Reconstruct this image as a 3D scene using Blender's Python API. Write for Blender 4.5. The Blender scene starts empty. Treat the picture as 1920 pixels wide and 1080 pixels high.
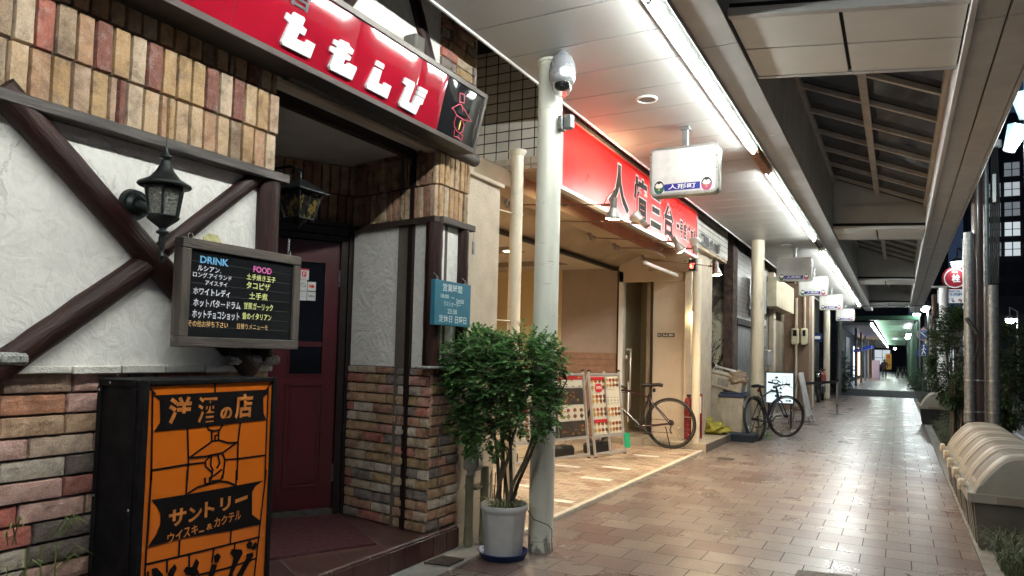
import bpy, math, random
import numpy as np
from mathutils import Matrix, Vector, noise
random.seed(7); rng = np.random.default_rng(7)
C = bpy.context.scene.collection
SC = bpy.context.scene
# ---------------------------------------------------------------- camera
cam = bpy.data.cameras.new('camera'); cam_o = bpy.data.objects.new('camera', cam); C.objects.link(cam_o)
cam_o.matrix_world = Matrix(((0.880463, 0.00213405, 0.47411006, 0), (0.47346833, -0.05616314, -0.87901845, 0),
                             (0.02475164, 0.99841932, -0.05045997, 1.3), (0, 0, 0, 1)))
cam.sensor_width = 36; cam.lens = 1346/1920*36; cam.shift_y = 54/1920
cam.clip_start = .05; cam.clip_end = 600
SC.camera = cam_o
# ---------------------------------------------------------------- night sky
w = bpy.data.worlds.new('World'); SC.world = w; w.use_nodes = True
bg = w.node_tree.nodes['Background']; bg.inputs[0].default_value = (.10, .16, .30, 1); bg.inputs[1].default_value = .07
SC.view_settings.view_transform = 'Standard'; SC.view_settings.look = 'None'
SC.view_settings.exposure = 1.58; SC.view_settings.gamma = 1
SC.cycles.use_denoising = True
SC.cycles.max_bounces = 6; SC.cycles.diffuse_bounces = 4; SC.cycles.glossy_bounces = 3
SC.cycles.sample_clamp_indirect = 6.0
TUBE = 62.0
# ---------------------------------------------------------------- materials
MATS = {}
def nodes(name):
    m = bpy.data.materials.new(name); m.use_nodes = True
    nt = m.node_tree; b = nt.nodes['Principled BSDF']; MATS[name] = m
    return m, nt, b
def setc(b, nt, name, v): b.inputs[name].default_value = v
def rgb(c): return (c[0], c[1], c[2], 1)
def ramp(nt, fac, stops, interp='LINEAR'):
    r = nt.nodes.new('ShaderNodeValToRGB'); e = r.color_ramp; e.interpolation = interp
    while len(e.elements) < len(stops): e.elements.new(.5)
    for k, (p, c) in enumerate(stops):
        e.elements[k].position = p; e.elements[k].color = rgb(c)
    nt.links.new(fac, r.inputs[0]); return r.outputs[0]
def tex(nt, kind='Noise', scale=5, detail=4, rough=.55, dist=0, coord='Object', vec=None, stretch=None):
    if vec is None:
        tc = nt.nodes.new('ShaderNodeTexCoord'); vec = tc.outputs[coord]
    if stretch:
        mp = nt.nodes.new('ShaderNodeMapping'); mp.inputs['Scale'].default_value = stretch
        nt.links.new(vec, mp.inputs[0]); vec = mp.outputs[0]
    t = nt.nodes.new('ShaderNodeTex'+kind); t.inputs['Scale'].default_value = scale
    if kind == 'Noise':
        t.inputs['Detail'].default_value = detail; t.inputs['Roughness'].default_value = rough; t.inputs['Distortion'].default_value = dist
    nt.links.new(vec, t.inputs['Vector']); return t
def mixc(nt, fac, a, b, mode='MIX'):
    m = nt.nodes.new('ShaderNodeMix'); m.data_type = 'RGBA'; m.blend_type = mode
    for s, v in ((m.inputs[0], fac), (m.inputs[6], a), (m.inputs[7], b)):
        if isinstance(v, (int, float)): s.default_value = v
        elif isinstance(v, tuple): s.default_value = rgb(v)
        else: nt.links.new(v, s)
    return m.outputs[2]
def math_(nt, op, a, b=0.0):
    m = nt.nodes.new('ShaderNodeMath'); m.operation = op
    for s, v in ((m.inputs[0], a), (m.inputs[1], b)):
        if isinstance(v, (int, float)): s.default_value = v
        else: nt.links.new(v, s)
    return m.outputs[0]
def bump(nt, b, h, strength=.4, dist=.01):
    n = nt.nodes.new('ShaderNodeBump'); n.inputs['Strength'].default_value = strength; n.inputs['Distance'].default_value = dist
    nt.links.new(h, n.inputs['Height']); nt.links.new(n.outputs[0], b.inputs['Normal']); return n
def M(name, col, rough=.6, metal=0., var=.18, vs=6, bmp=.0, bs=60, emit=0, ecol=None, coat=0, trans=0, stretch=None, spec=.5, dirt=0, dcol=(.05, .04, .03)):
    if name in MATS: return MATS[name]
    m, nt, b = nodes(name)
    b.inputs['Roughness'].default_value = rough; b.inputs['Metallic'].default_value = metal
    b.inputs['Specular IOR Level'].default_value = spec
    if var:
        t = tex(nt, scale=vs, stretch=stretch, detail=5)
        r = ramp(nt, t.outputs[0], [(.3, tuple(c*(1-var) for c in col)), (.7, tuple(min(1, c*(1+var*.6)) for c in col))])
        if dirt:
            t2 = tex(nt, scale=vs*.7, detail=8, rough=.7, stretch=stretch)
            f = ramp(nt, t2.outputs[0], [(.5, (0, 0, 0)), (.72, (dirt, dirt, dirt))])
            r = mixc(nt, f, r, dcol)
        nt.links.new(r, b.inputs['Base Color'])
        rr = ramp(nt, t.outputs[0], [(.3, (min(1, rough*1.15),)*3), (.7, (rough*.85,)*3)])
        nt.links.new(rr, b.inputs['Roughness'])
    else: b.inputs['Base Color'].default_value = rgb(col)
    if bmp:
        t = tex(nt, scale=bs, stretch=stretch, detail=6); bump(nt, b, t.outputs[0], bmp, .01)
    if emit:
        b.inputs['Emission Color'].default_value = rgb(ecol or col); b.inputs['Emission Strength'].default_value = emit
    if coat: b.inputs['Coat Weight'].default_value = coat; b.inputs['Coat Roughness'].default_value = .04
    if trans: b.inputs['Transmission Weight'].default_value = trans
    return m
def island_mat(name, stops, rough=.85, bmp=.5, bs=90, white=.35, thin=0):
    m, nt, b = nodes(name)
    g = nt.nodes.new('ShaderNodeNewGeometry')
    base = ramp(nt, g.outputs['Random Per Island'], stops, 'CONSTANT')
    t = tex(nt, scale=14, detail=7, rough=.65)
    v = ramp(nt, t.outputs[0], [(.3, (.55, .5, .48)), (.5, (1, 1, 1)), (.72, (1.0, .97, .92))])
    c = mixc(nt, 1.0, base, v, 'MULTIPLY')
    t2 = tex(nt, scale=23, detail=8, rough=.75)
    f = ramp(nt, t2.outputs[0], [(.5, (0, 0, 0)), (.7, (white,)*3)])
    c = mixc(nt, f, c, (.62, .56, .5))
    t5 = tex(nt, scale=5.5, detail=8, rough=.75, dist=.6)
    c = mixc(nt, .75, c, ramp(nt, t5.outputs[0], [(.36, (.35, .31, .28)), (.5, (.9, .88, .86)), (.62, (1.0, 1.0, 1.0))]), 'MULTIPLY')
    t4 = tex(nt, scale=260, detail=2)
    c = mixc(nt, .35, c, ramp(nt, t4.outputs[0], [(.35, (.25, .2, .17)), (.6, (1, 1, 1))]), 'MULTIPLY')
    nt.links.new(c, b.inputs['Base Color']); b.inputs['Roughness'].default_value = rough
    t3 = tex(nt, scale=bs, detail=8, rough=.7); bump(nt, b, t3.outputs[0], bmp, .012)
    if thin:
        tr = nt.nodes.new('ShaderNodeBsdfTranslucent'); mx = nt.nodes.new('ShaderNodeMixShader'); mx.inputs[0].default_value = thin; out = nt.nodes['Material Output']
        nt.links.new(c, tr.inputs[0]); nt.links.new(b.outputs[0], mx.inputs[1]); nt.links.new(tr.outputs[0], mx.inputs[2]); nt.links.new(mx.outputs[0], out.inputs[0])
    return m
BR = [(.0, (.66, .44, .28)), (.10, (.60, .19, .14)), (.24, (.72, .55, .42)), (.36, (.46, .32, .23)), (.44, (.74, .47, .40)),
      (.57, (.18, .145, .125)), (.62, (.64, .30, .17)), (.72, (.70, .62, .52)), (.83, (.42, .16, .12)), (.90, (.58, .44, .26))]
m_brick = island_mat('weathered_brick', BR, white=.34, bmp=.75)
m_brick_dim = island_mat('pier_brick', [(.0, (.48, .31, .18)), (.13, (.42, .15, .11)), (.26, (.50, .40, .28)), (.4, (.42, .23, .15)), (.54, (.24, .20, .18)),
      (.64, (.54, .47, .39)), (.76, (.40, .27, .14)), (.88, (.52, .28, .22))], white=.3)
m_soldier = island_mat('tan_brick', [(.0, (.47, .30, .145)), (.14, (.42, .25, .145)), (.26, (.52, .37, .225)), (.40, (.36, .12, .085)), (.45, (.45, .31, .21)), (.52, (.43, .275, .135)),
      (.66, (.19, .07, .05)), (.71, (.48, .32, .16)), (.83, (.29, .205, .13)), (.92, (.52, .40, .28))], white=.35)
m_mortar = M('dark_mortar', (.09, .075, .06), .95, bmp=.5, bs=120)
m_mortar_pale = M('pale_mortar', (.62, .59, .53), .95, bmp=.8, bs=60)
def stucco_mat():
    m, nt, b = nodes('trowelled_stucco')
    t = tex(nt, scale=4.0, detail=6, rough=.6, dist=1.6)
    t2 = tex(nt, scale=11, detail=5, dist=2.5)
    v = nt.nodes.new('ShaderNodeTexVoronoi'); v.feature = 'DISTANCE_TO_EDGE'; v.inputs['Scale'].default_value = 3.4
    tc = nt.nodes.new('ShaderNodeTexCoord'); dn = tex(nt, scale=3, detail=6)
    add = nt.nodes.new('ShaderNodeVectorMath'); add.operation = 'ADD'
    sc = nt.nodes.new('ShaderNodeVectorMath'); sc.operation = 'SCALE'; sc.inputs['Scale'].default_value = .55
    nt.links.new(dn.outputs['Color'], sc.inputs[0]); nt.links.new(tc.outputs['Object'], add.inputs[0]); nt.links.new(sc.outputs[0], add.inputs[1])
    nt.links.new(add.outputs[0], v.inputs['Vector'])
    edge = ramp(nt, v.outputs['Distance'], [(0, (0, 0, 0)), (.022, (1, 1, 1))])
    gate = ramp(nt, tex(nt, scale=2.2, detail=3).outputs[0], [(.52, (1, 1, 1)), (.62, (0, 0, 0))])
    crack = math_(nt, 'MAXIMUM', edge, gate)
    h = math_(nt, 'ADD', math_(nt, 'MULTIPLY', t.outputs[0], 1.4), math_(nt, 'ADD', math_(nt, 'MULTIPLY', t2.outputs[0], .55), math_(nt, 'MULTIPLY', crack, .22)))
    fine = tex(nt, scale=70, detail=6)
    h = math_(nt, 'ADD', h, math_(nt, 'MULTIPLY', fine.outputs[0], .07))
    bump(nt, b, h, .38, .03)
    c = ramp(nt, t2.outputs[0], [(.25, (.64, .615, .57)), (.6, (.76, .735, .685))])
    c = mixc(nt, math_(nt, 'MULTIPLY', math_(nt, 'SUBTRACT', 1.0, crack), .35), c, (.2, .19, .17))
    nt.links.new(c, b.inputs['Base Color']); b.inputs['Roughness'].default_value = .85
    return m
m_stucco = stucco_mat()
m_log = M('stained_log', (.020, .0065, .005), .42, var=.6, vs=3, bmp=.5, bs=9, stretch=(14, 14, 1.2), dirt=.3, dcol=(.07, .035, .025), spec=.22)
m_ledge = M('weathered_ledge_wood', (.05, .04, .035), .6, var=.4, vs=5, bmp=.35, bs=8, stretch=(12, 1.2, 12))
m_darkwood = M('dark_brown_wood', (.040, .025, .020), .5, var=.4, vs=4, bmp=.25, bs=10, stretch=(8, 8, 1))
m_door = M('maroon_door_paint', (.062, .007, .0095), .35, var=.15, vs=3, coat=.2)
m_frame = M('brown_metal_frame', (.022, .014, .012), .35, metal=.3, var=.1)
m_blackglass = M('dark_glass', (.006, .006, .007), .06, var=0, spec=.6)
m_bframe = M('grey_board_wood', (.06, .045, .035), .6, var=.5, vs=4, bmp=.5, bs=10, stretch=(14, 1.3, 14))
m_bframe_v = M('grey_board_wood_upright', (.06, .045, .035), .6, var=.5, vs=4, bmp=.5, bs=10, stretch=(14, 14, 1.3))
m_black = M('black_paint', (.010, .010, .012), .4, var=.3, vs=20)
m_rubber = M('black_rubber', (.012, .012, .012), .6, var=0)
m_steel = M('brushed_steel', (.5, .5, .5), .3, metal=.9, var=.1)
m_chrome = M('chrome', (.7, .7, .7), .12, metal=1, var=0)
m_galv = M('galvanised_steel', (.23, .24, .24), .45, metal=.6, var=.35, vs=25)
m_colpaint = M('pale_green_column_paint', (.68, .68, .59), .35, var=.09, vs=3, dirt=.35, dcol=(.3, .3, .24), stretch=(3, 3, .5), bmp=.05, bs=8)
m_cream = M('cream_column_paint', (.66, .60, .47), .4, var=.1, vs=3, dirt=.3, dcol=(.3, .24, .16), stretch=(3, 3, .6))
m_sooty = M('soot_stained_column_paint', (.62, .55, .42), .5, var=.12, vs=3, dirt=.95, dcol=(.09, .08, .06), stretch=(3, 3, .45))
m_beige = M('beige_stucco', (.52, .44, .34), .9, var=.14, vs=7, bmp=.6, bs=80)
m_beige2 = M('beige_wall_paint', (.50, .425, .34), .85, var=.08, vs=4, bmp=.2, bs=120)
m_taupe = M('taupe_wall', (.33, .265, .225), .8, var=.06, vs=4)
m_white = M('white_enamel', (.75, .75, .74), .35, var=.08, vs=5)
m_dirtywhite = M('dirty_white_metal', (.62, .62, .60), .4, var=.15, vs=4, dirt=.4, dcol=(.3, .28, .25))
m_alu = M('aluminium_frame', (.62, .62, .62), .35, metal=.6, var=.1)
m_arc = M('arcade_panel', (.54, .555, .55), .5, var=.10, vs=3, dirt=.2, dcol=(.22, .19, .15))
m_arcw = M('pale_soffit_panel', (.72, .74, .70), .5, var=.06, vs=2)
m_arc_dk = M('fascia_panel_grey', (.42, .435, .43), .4, metal=.3, var=.1, vs=3)
m_seam = M('black_joint', (.012, .011, .010), .8, var=0)
m_tube = M('fluorescent_glow', (1, 1, 1), .5, var=0, emit=TUBE, ecol=(.955, 1.0, .965))
m_asphalt = M('asphalt', (.045, .046, .05), .6, var=.3, vs=30, bmp=.3, bs=200)
m_conc = M('concrete', (.25, .24, .22), .8, var=.25, vs=5, bmp=.3, bs=60, dirt=.4)
m_line = M('road_paint', (.62, .64, .66), .6, var=.2, vs=10)
def base_grime(m):   # scuffs and dirt round the foot of a column
    nt = m.node_tree; b = nt.nodes['Principled BSDF']; src = b.inputs['Base Color'].links[0].from_socket
    g_ = nt.nodes.new('ShaderNodeNewGeometry'); sp = nt.nodes.new('ShaderNodeSeparateXYZ'); nt.links.new(g_.outputs['Position'], sp.inputs[0])
    n = tex(nt, scale=16, detail=7, rough=.7, vec=g_.outputs['Position']); n2 = tex(nt, scale=2.2, detail=6, rough=.7, vec=g_.outputs['Position'])
    f = math_(nt, 'SUBTRACT', math_(nt, 'MULTIPLY', n.outputs[0], 1.0), math_(nt, 'ADD', math_(nt, 'MULTIPLY', sp.outputs['Z'], 2.2), .34))
    c = mixc(nt, ramp(nt, f, [(0, (0, 0, 0)), (.06, (.8, .8, .8))]), src, (.10, .085, .07))
    f2 = math_(nt, 'SUBTRACT', n2.outputs[0], math_(nt, 'MULTIPLY', sp.outputs['Z'], .12))
    c = mixc(nt, ramp(nt, f2, [(.46, (0, 0, 0)), (.66, (.4, .4, .4))]), c, (.30, .27, .2))
    sc_ = tex(nt, scale=9, detail=2, vec=g_.outputs['Position'], stretch=(1, 1, 7))
    c = mixc(nt, ramp(nt, sc_.outputs[0], [(.70, (0, 0, 0)), (.72, (.6, .6, .6))]), c, (.25, .23, .2))
    nt.links.new(c, b.inputs['Base Color'])
for m_ in (m_colpaint, m_cream, m_sooty): base_grime(m_)
# ---------------------------------------------------------------- mesh helpers
class MB:
    def __init__(s): s.v = []; s.f = []; s.sm = []
    def add(s, vs, fs, smooth=False):
        n = len(s.v); s.v += [tuple(p) for p in vs]
        for f in fs: s.f.append([i+n for i in f]); s.sm.append(smooth)
        return s
    def box(s, x0, x1, y0, y1, z0, z1, M_=None):
        p = [(x, y, z) for x in (x0, x1) for y in (y0, y1) for z in (z0, z1)]
        if M_ is not None: p = [M_ @ Vector(q) for q in p]
        return s.add(p, [(0, 1, 3, 2), (4, 6, 7, 5), (0, 4, 5, 1), (2, 3, 7, 6), (0, 2, 6, 4), (1, 5, 7, 3)])
    def bbox(s, x0, x1, y0, y1, z0, z1, b=.005, M_=None):   # bevelled box
        P = []; F = []
        xs, ys, zs = (x0, x1), (y0, y1), (z0, z1)
        idx = {}
        for i in (0, 1):
            for j in (0, 1):
                for k in (0, 1):
                    sx, sy, sz = (1 if i == 0 else -1), (1 if j == 0 else -1), (1 if k == 0 else -1)
                    for a in range(3):
                        q = [xs[i], ys[j], zs[k]]
                        for t, sg in enumerate((sx, sy, sz)):
                            if t != a: q[t] += sg*b
                        idx[(i, j, k, a)] = len(P); P.append(q)
        I = idx
        for a in range(3):
            o = [t for t in range(3) if t != a]
            for v in (0, 1):
                def g(p, q):
                    c = [0, 0, 0]; c[a] = v; c[o[0]] = p; c[o[1]] = q; return I[(c[0], c[1], c[2], 'xyz'.index('xyz'[a]))]
                pass
        # faces: vertex tag a = axis whose coordinate is NOT inset -> lies on face a
        for a in range(3):
            o = [t for t in range(3) if t != a]
            for v in (0, 1):
                def g(p, q, ax=a):
                    c = [0, 0, 0]; c[a] = v; c[o[0]] = p; c[o[1]] = q; return I[(c[0], c[1], c[2], ax)]
                F.append([g(0, 0), g(1, 0), g(1, 1), g(0, 1)])
        for a in range(3):   # edges along axis a
            o = [t for t in range(3) if t != a]
            for p in (0, 1):
                for q in (0, 1):
                    def h(e, ax):
                        c = [0, 0, 0]; c[a] = e; c[o[0]] = p; c[o[1]] = q; return I[(c[0], c[1], c[2], ax)]
                    F.append([h(0, o[0]), h(1, o[0]), h(1, o[1]), h(0, o[1])])
        for i in (0, 1):
            for j in (0, 1):
                for k in (0, 1): F.append([I[(i, j, k, 0)], I[(i, j, k, 1)], I[(i, j, k, 2)]])
        if M_ is not None: P = [M_ @ Vector(q) for q in P]
        return s.add(P, F)
    def cyl(s, a, b, r0, r1=None, n=16, cap=True, smooth=True):
        a = Vector(a); b = Vector(b); r1 = r0 if r1 is None else r1
        d = (b-a).normalized(); u = d.orthogonal().normalized(); v = d.cross(u)
        P = []
        for c, r in ((a, r0), (b, r1)):
            for k in range(n):
                t = 2*math.pi*k/n; P.append(c+u*(r*math.cos(t))+v*(r*math.sin(t)))
        s.add(P, [(k, (k+1) % n, n+(k+1) % n, n+k) for k in range(n)], smooth)
        if cap: s.add(P, [list(range(n))[::-1], list(range(n, 2*n))])
        return s
    def tube(s, pts, r, n=8, closed=False, cap=True):
        pts = [Vector(p) for p in pts]; R = r if isinstance(r, (list, tuple)) else [r]*len(pts)
        P = []; m = len(pts); u = None
        for i, p in enumerate(pts):
            if closed: d = (pts[(i+1) % m]-pts[i-1])
            else: d = pts[min(i+1, m-1)]-pts[max(i-1, 0)]
            d.normalize()
            u = d.orthogonal().normalized() if u is None else (u-d*u.dot(d)).normalized()
            v = d.cross(u)
            for k in range(n):
                t = 2*math.pi*k/n; P.append(p+u*(R[i]*math.cos(t))+v*(R[i]*math.sin(t)))
        F = []
        for i in range(m if closed else m-1):
            j = (i+1) % m
            for k in range(n): F.append((i*n+k, i*n+(k+1) % n, j*n+(k+1) % n, j*n+k))
        s.add(P, F, True)
        if cap and not closed: s.add(P, [list(range(n))[::-1], [(m-1)*n+k for k in range(n)]])
        return s
    def lathe(s, prof, o=(0, 0, 0), n=24, M_=None, smooth=True, wob=None):
        P = []
        for (r, z) in prof:
            for k in range(n):
                t = 2*math.pi*k/n; rr = r*(wob(t, z) if wob else 1)
                q = Vector((rr*math.cos(t), rr*math.sin(t), z)); q = (M_ @ q) if M_ is not None else q
                P.append(q+Vector(o))
        F = [(i*n+k, i*n+(k+1) % n, (i+1)*n+(k+1) % n, (i+1)*n+k) for i in range(len(prof)-1) for k in range(n)]
        return s.add(P, F, smooth)
    def prism(s, poly, fr, t, t0=0.):       # polygon (u,v) in frame fr (Matrix), thickness along normal
        n = len(poly)
        P = [fr @ Vector((u, v, t0)) for u, v in poly]+[fr @ Vector((u, v, t)) for u, v in poly]
        s.add(P, [list(range(n))[::-1], list(range(n, 2*n))]+[(k, (k+1) % n, n+(k+1) % n, n+k) for k in range(n)])
        return s
    def strip(s, pts, w_, fr, t, t0=0.):   # flat line of width w_ in a frame
        for (a, b) in zip(pts[:-1], pts[1:]):
            a = Vector(a); b = Vector(b); d = (b-a)
            if d.length < 1e-6: continue
            d.normalize(); n = Vector((-d.y, d.x))*w_/2; e = d*w_*.35
            a = a-e; b = b+e
            s.prism([tuple(a-n), tuple(b-n), tuple(b+n), tuple(a+n)], fr, t, t0)
            t += .00012
        return s
    def ell(s, c, r, n=12, m=8, M_=None):
        prof = [(math.sin(math.pi*i/m), -math.cos(math.pi*i/m)) for i in range(m+1)]
        S = Matrix.Translation(c) @ (M_ if M_ is not None else Matrix.Identity(4)) @ Matrix.Diagonal((r[0], r[1], r[2], 1))
        return s.lathe([(max(a, 1e-4), b) for a, b in prof], (0, 0, 0), n, S)
    def build(s, name, mat, parent=None, M_=None):
        me = bpy.data.meshes.new(name); loc = ORG.get(parent.name, Vector()) if parent else Vector()
        if M_ is None: vs = [(p[0]-loc[0], p[1]-loc[1], p[2]-loc[2]) for p in s.v]
        else: vs = s.v
        me.from_pydata([tuple(p) for p in vs], [], s.f); me.polygons.foreach_set('use_smooth', s.sm); me.update()
        me.materials.append(mat)
        o = bpy.data.objects.new(name, me); C.objects.link(o)
        if M_ is not None: o.matrix_local = Matrix.Translation(-loc) @ M_
        if parent:
            o.parent = parent
            ORG[o.name] = loc if M_ is None else Vector()
        return o
ORG = {}
def thing(name, label, cat, loc=(0, 0, 0), group=None):
    o = bpy.data.objects.new(name, None); C.objects.link(o); o.location = loc; ORG[o.name] = Vector(loc)
    o.empty_display_size = .1
    o['label'] = label; o['category'] = cat
    if group: o['group'] = group
    return o
def tag(o, label, cat, group=None, kind=None):
    o['label'] = label; o['category'] = cat
    if group: o['group'] = group
    if kind: o['kind'] = kind
    return o
def struct(o, kind='structure', label=None):
    o['kind'] = kind
    if label: o['label'] = label
    return o
def copy_tree(o, parent=None):
    c = o.copy(); C.objects.link(c); c.parent = parent
    for ch in list(o.children): copy_tree(ch, c)
    return c
def frame(o, ux, uy):
    ux = Vector(ux).normalized(); uy = Vector(uy); uy = (uy-ux*uy.dot(ux)).normalized(); n = ux.cross(uy)
    return Matrix(((ux.x, uy.x, n.x, o[0]), (ux.y, uy.y, n.y, o[1]), (ux.z, uy.z, n.z, o[2]), (0, 0, 0, 1)))
def street(o): return frame(o, (0, 1, 0), (0, 0, 1))      # faces the street (+X)
def facing(o): return frame(o, (1, 0, 0), (0, 0, 1))      # faces down the pavement (-Y)
def text(body, fr, w_, h_, mat, parent, depth=.001, bold=0., name='lettering', shear=0., rot=0.):
    c = bpy.data.curves.new('t', 'FONT'); c.body = body; c.size = 1; c.offset = bold; c.shear = shear; c.resolution_u = 3
    o = bpy.data.objects.new('t', c); C.objects.link(o)
    me = bpy.data.meshes.new_from_object(o.evaluated_get(bpy.context.evaluated_depsgraph_get()))
    bpy.data.objects.remove(o)
    co = np.array([v.co[:] for v in me.vertices]); mn = co.min(0); mx = co.max(0); sz = np.maximum(mx-mn, 1e-6)
    s_ = (w_/sz[0], h_/sz[1]) if w_ and h_ else ((h_/sz[1],)*2 if h_ else (w_/sz[0],)*2)
    q = MB(); cr, sr = math.cos(rot), math.sin(rot)
    P = []
    for p in co:
        x, y = (p[0]-mn[0])*s_[0], (p[1]-mn[1])*s_[1]
        P.append(fr @ Vector((x*cr-y*sr, x*sr+y*cr, depth)))
    q.add(P, [tuple(f.vertices) for f in me.polygons])
    bpy.data.meshes.remove(me)
    return q.build(name, mat, parent)
def rect(u0, u1, v0, v1): return [(u0, v0), (u1, v0), (u1, v1), (u0, v1)]
def rrect(u0, u1, v0, v1, r, n=5):
    P = []
    for cx, cy, a in ((u1-r, v1-r, 0), (u0+r, v1-r, 90), (u0+r, v0+r, 180), (u1-r, v0+r, 270)):
        for k in range(n+1):
            t = math.radians(a+90*k/n); P.append((cx+r*math.cos(t), cy+r*math.sin(t)))
    return P
def area(name, loc, size, power, col, rot=(0, 0, 0), parent=None, shape='DISK', size_y=None):
    l = bpy.data.lights.new(name, 'AREA'); l.shape = shape; l.size = size; l.energy = power; l.color = col
    if size_y: l.size_y = size_y
    o = bpy.data.objects.new(name, l); C.objects.link(o); o.location = loc; o.rotation_euler = rot
    if parent:
        o.location = Vector(loc)-ORG.get(parent.name, Vector()); o.parent = parent
    return o
def spot(name, loc, target, power, col, ang=70, blend=.6, r=.03, parent=None):
    l = bpy.data.lights.new(name, 'SPOT'); l.energy = power; l.color = col; l.spot_size = math.radians(ang); l.spot_blend = blend; l.shadow_soft_size = r
    o = bpy.data.objects.new(name, l); C.objects.link(o)
    o.rotation_euler = (Vector(target)-Vector(loc)).to_track_quat('-Z', 'Y').to_euler(); o.location = Vector(loc)-(ORG.get(parent.name, Vector()) if parent else Vector())
    if parent: o.parent = parent
    return o
def bricks(mb, fr, W, Hh, bl, bh, gap=.0055, depth=.02, off=.5, nx=5, ny=3, jit=.0022, seed=0, cut=(0, 0)):
    """bricks with rounded rough faces laid over a W x Hh panel in frame fr"""
    r_ = random.Random(seed); rows = int(math.ceil(Hh/bh))
    for j in range(rows):
        v0 = j*bh+gap/2; v1 = min((j+1)*bh, Hh)-gap/2
        if v1-v0 < .012: continue
        u = -bl*off*(j % 2)-r_.random()*bl*.12
        while u < W:
            L = bl*(1+r_.uniform(-.05, .05)) if r_.random() > .12 else bl*.5
            a = max(u, 0)+gap/2; b = min(u+L, W)-gap/2; u += L
            if b-a < .015: continue
            n1 = max(2, int(nx*(b-a)/bl+.5)); n2 = max(2, int(ny*(v1-v0)/bh)) if (v1-v0) < bh*.7 else ny
            if bl < bh: n1, n2 = max(2, ny), nx
            dz = r_.uniform(-.003, .004); sd = r_.random()*50
            us = [a]+[a+.004+(b-a-.008)*k/n1 for k in range(n1+1)]+[b]; vv = [v0]+[v0+.004+(v1-v0-.008)*k/n2 for k in range(n2+1)]+[v1]
            P = []
            for q, y in enumerate(vv):
                for p, x in enumerate(us):
                    ed = p in (0, len(us)-1) or q in (0, len(vv)-1)
                    nn = noise.noise(Vector((x*38, y*38, sd)))
                    ex = noise.noise(Vector((x*60+7, y*60, sd)))*jit; ey = noise.noise(Vector((x*60, y*60+9, sd)))*jit
                    if ed:
                        xx = x+ex*1.3; yy = y+ey*1.3; z = -.006 if True else 0
                        if p in (0, len(us)-1) and q in (0, len(vv)-1):
                            xx += .003 if p == 0 else -.003; yy += .003 if q == 0 else -.003
                    else: xx = x; yy = y; z = depth+dz+nn*.004-(.003 if p in (1, len(us)-2) or q in (1, len(vv)-2) else 0)
                    P.append(fr @ Vector((xx, yy, z)))
            w1 = len(us)
            F = [(q*w1+p, q*w1+p+1, (q+1)*w1+p+1, (q+1)*w1+p) for q in range(len(vv)-1) for p in range(w1-1)]
            mb.add(P, F, False)
    return mb
def log(name, a, b, r, mat, parent, seed=0, squash=1.0):
    """a rough round timber from a to b"""
    a = Vector(a); b = Vector(b); L = (b-a).length; d = (b-a).normalized()
    u = Vector((1, 0, 0)); u = (u-d*u.dot(d)).normalized(); v = d.cross(u)
    Mx = Matrix(((u.x, v.x, d.x, a.x), (u.y, v.y, d.y, a.y), (u.z, v.z, d.z, a.z), (0, 0, 0, 1)))
    mb = MB(); n = 18; m = 14; P = []
    for i in range(m+1):
        for k in range(n):
            t = 2*math.pi*k/n
            rr = r*(1+.07*noise.noise(Vector((math.cos(t)*1.3+seed, math.sin(t)*1.3, i*.55)))+.03*noise.noise(Vector((math.cos(t)*4, math.sin(t)*4+seed, i*1.2))))
            P.append((rr*math.cos(t)*squash, rr*math.sin(t), L*i/m))
    mb.add(P, [(i*n+k, i*n+(k+1) % n, (i+1)*n+(k+1) % n, (i+1)*n+k) for i in range(m) for k in range(n)], True)
    mb.add(P, [list(range(n))[::-1], [m*n+k for k in range(n)]])
    return mb.build(name, mat, parent, M_=Mx)
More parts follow.
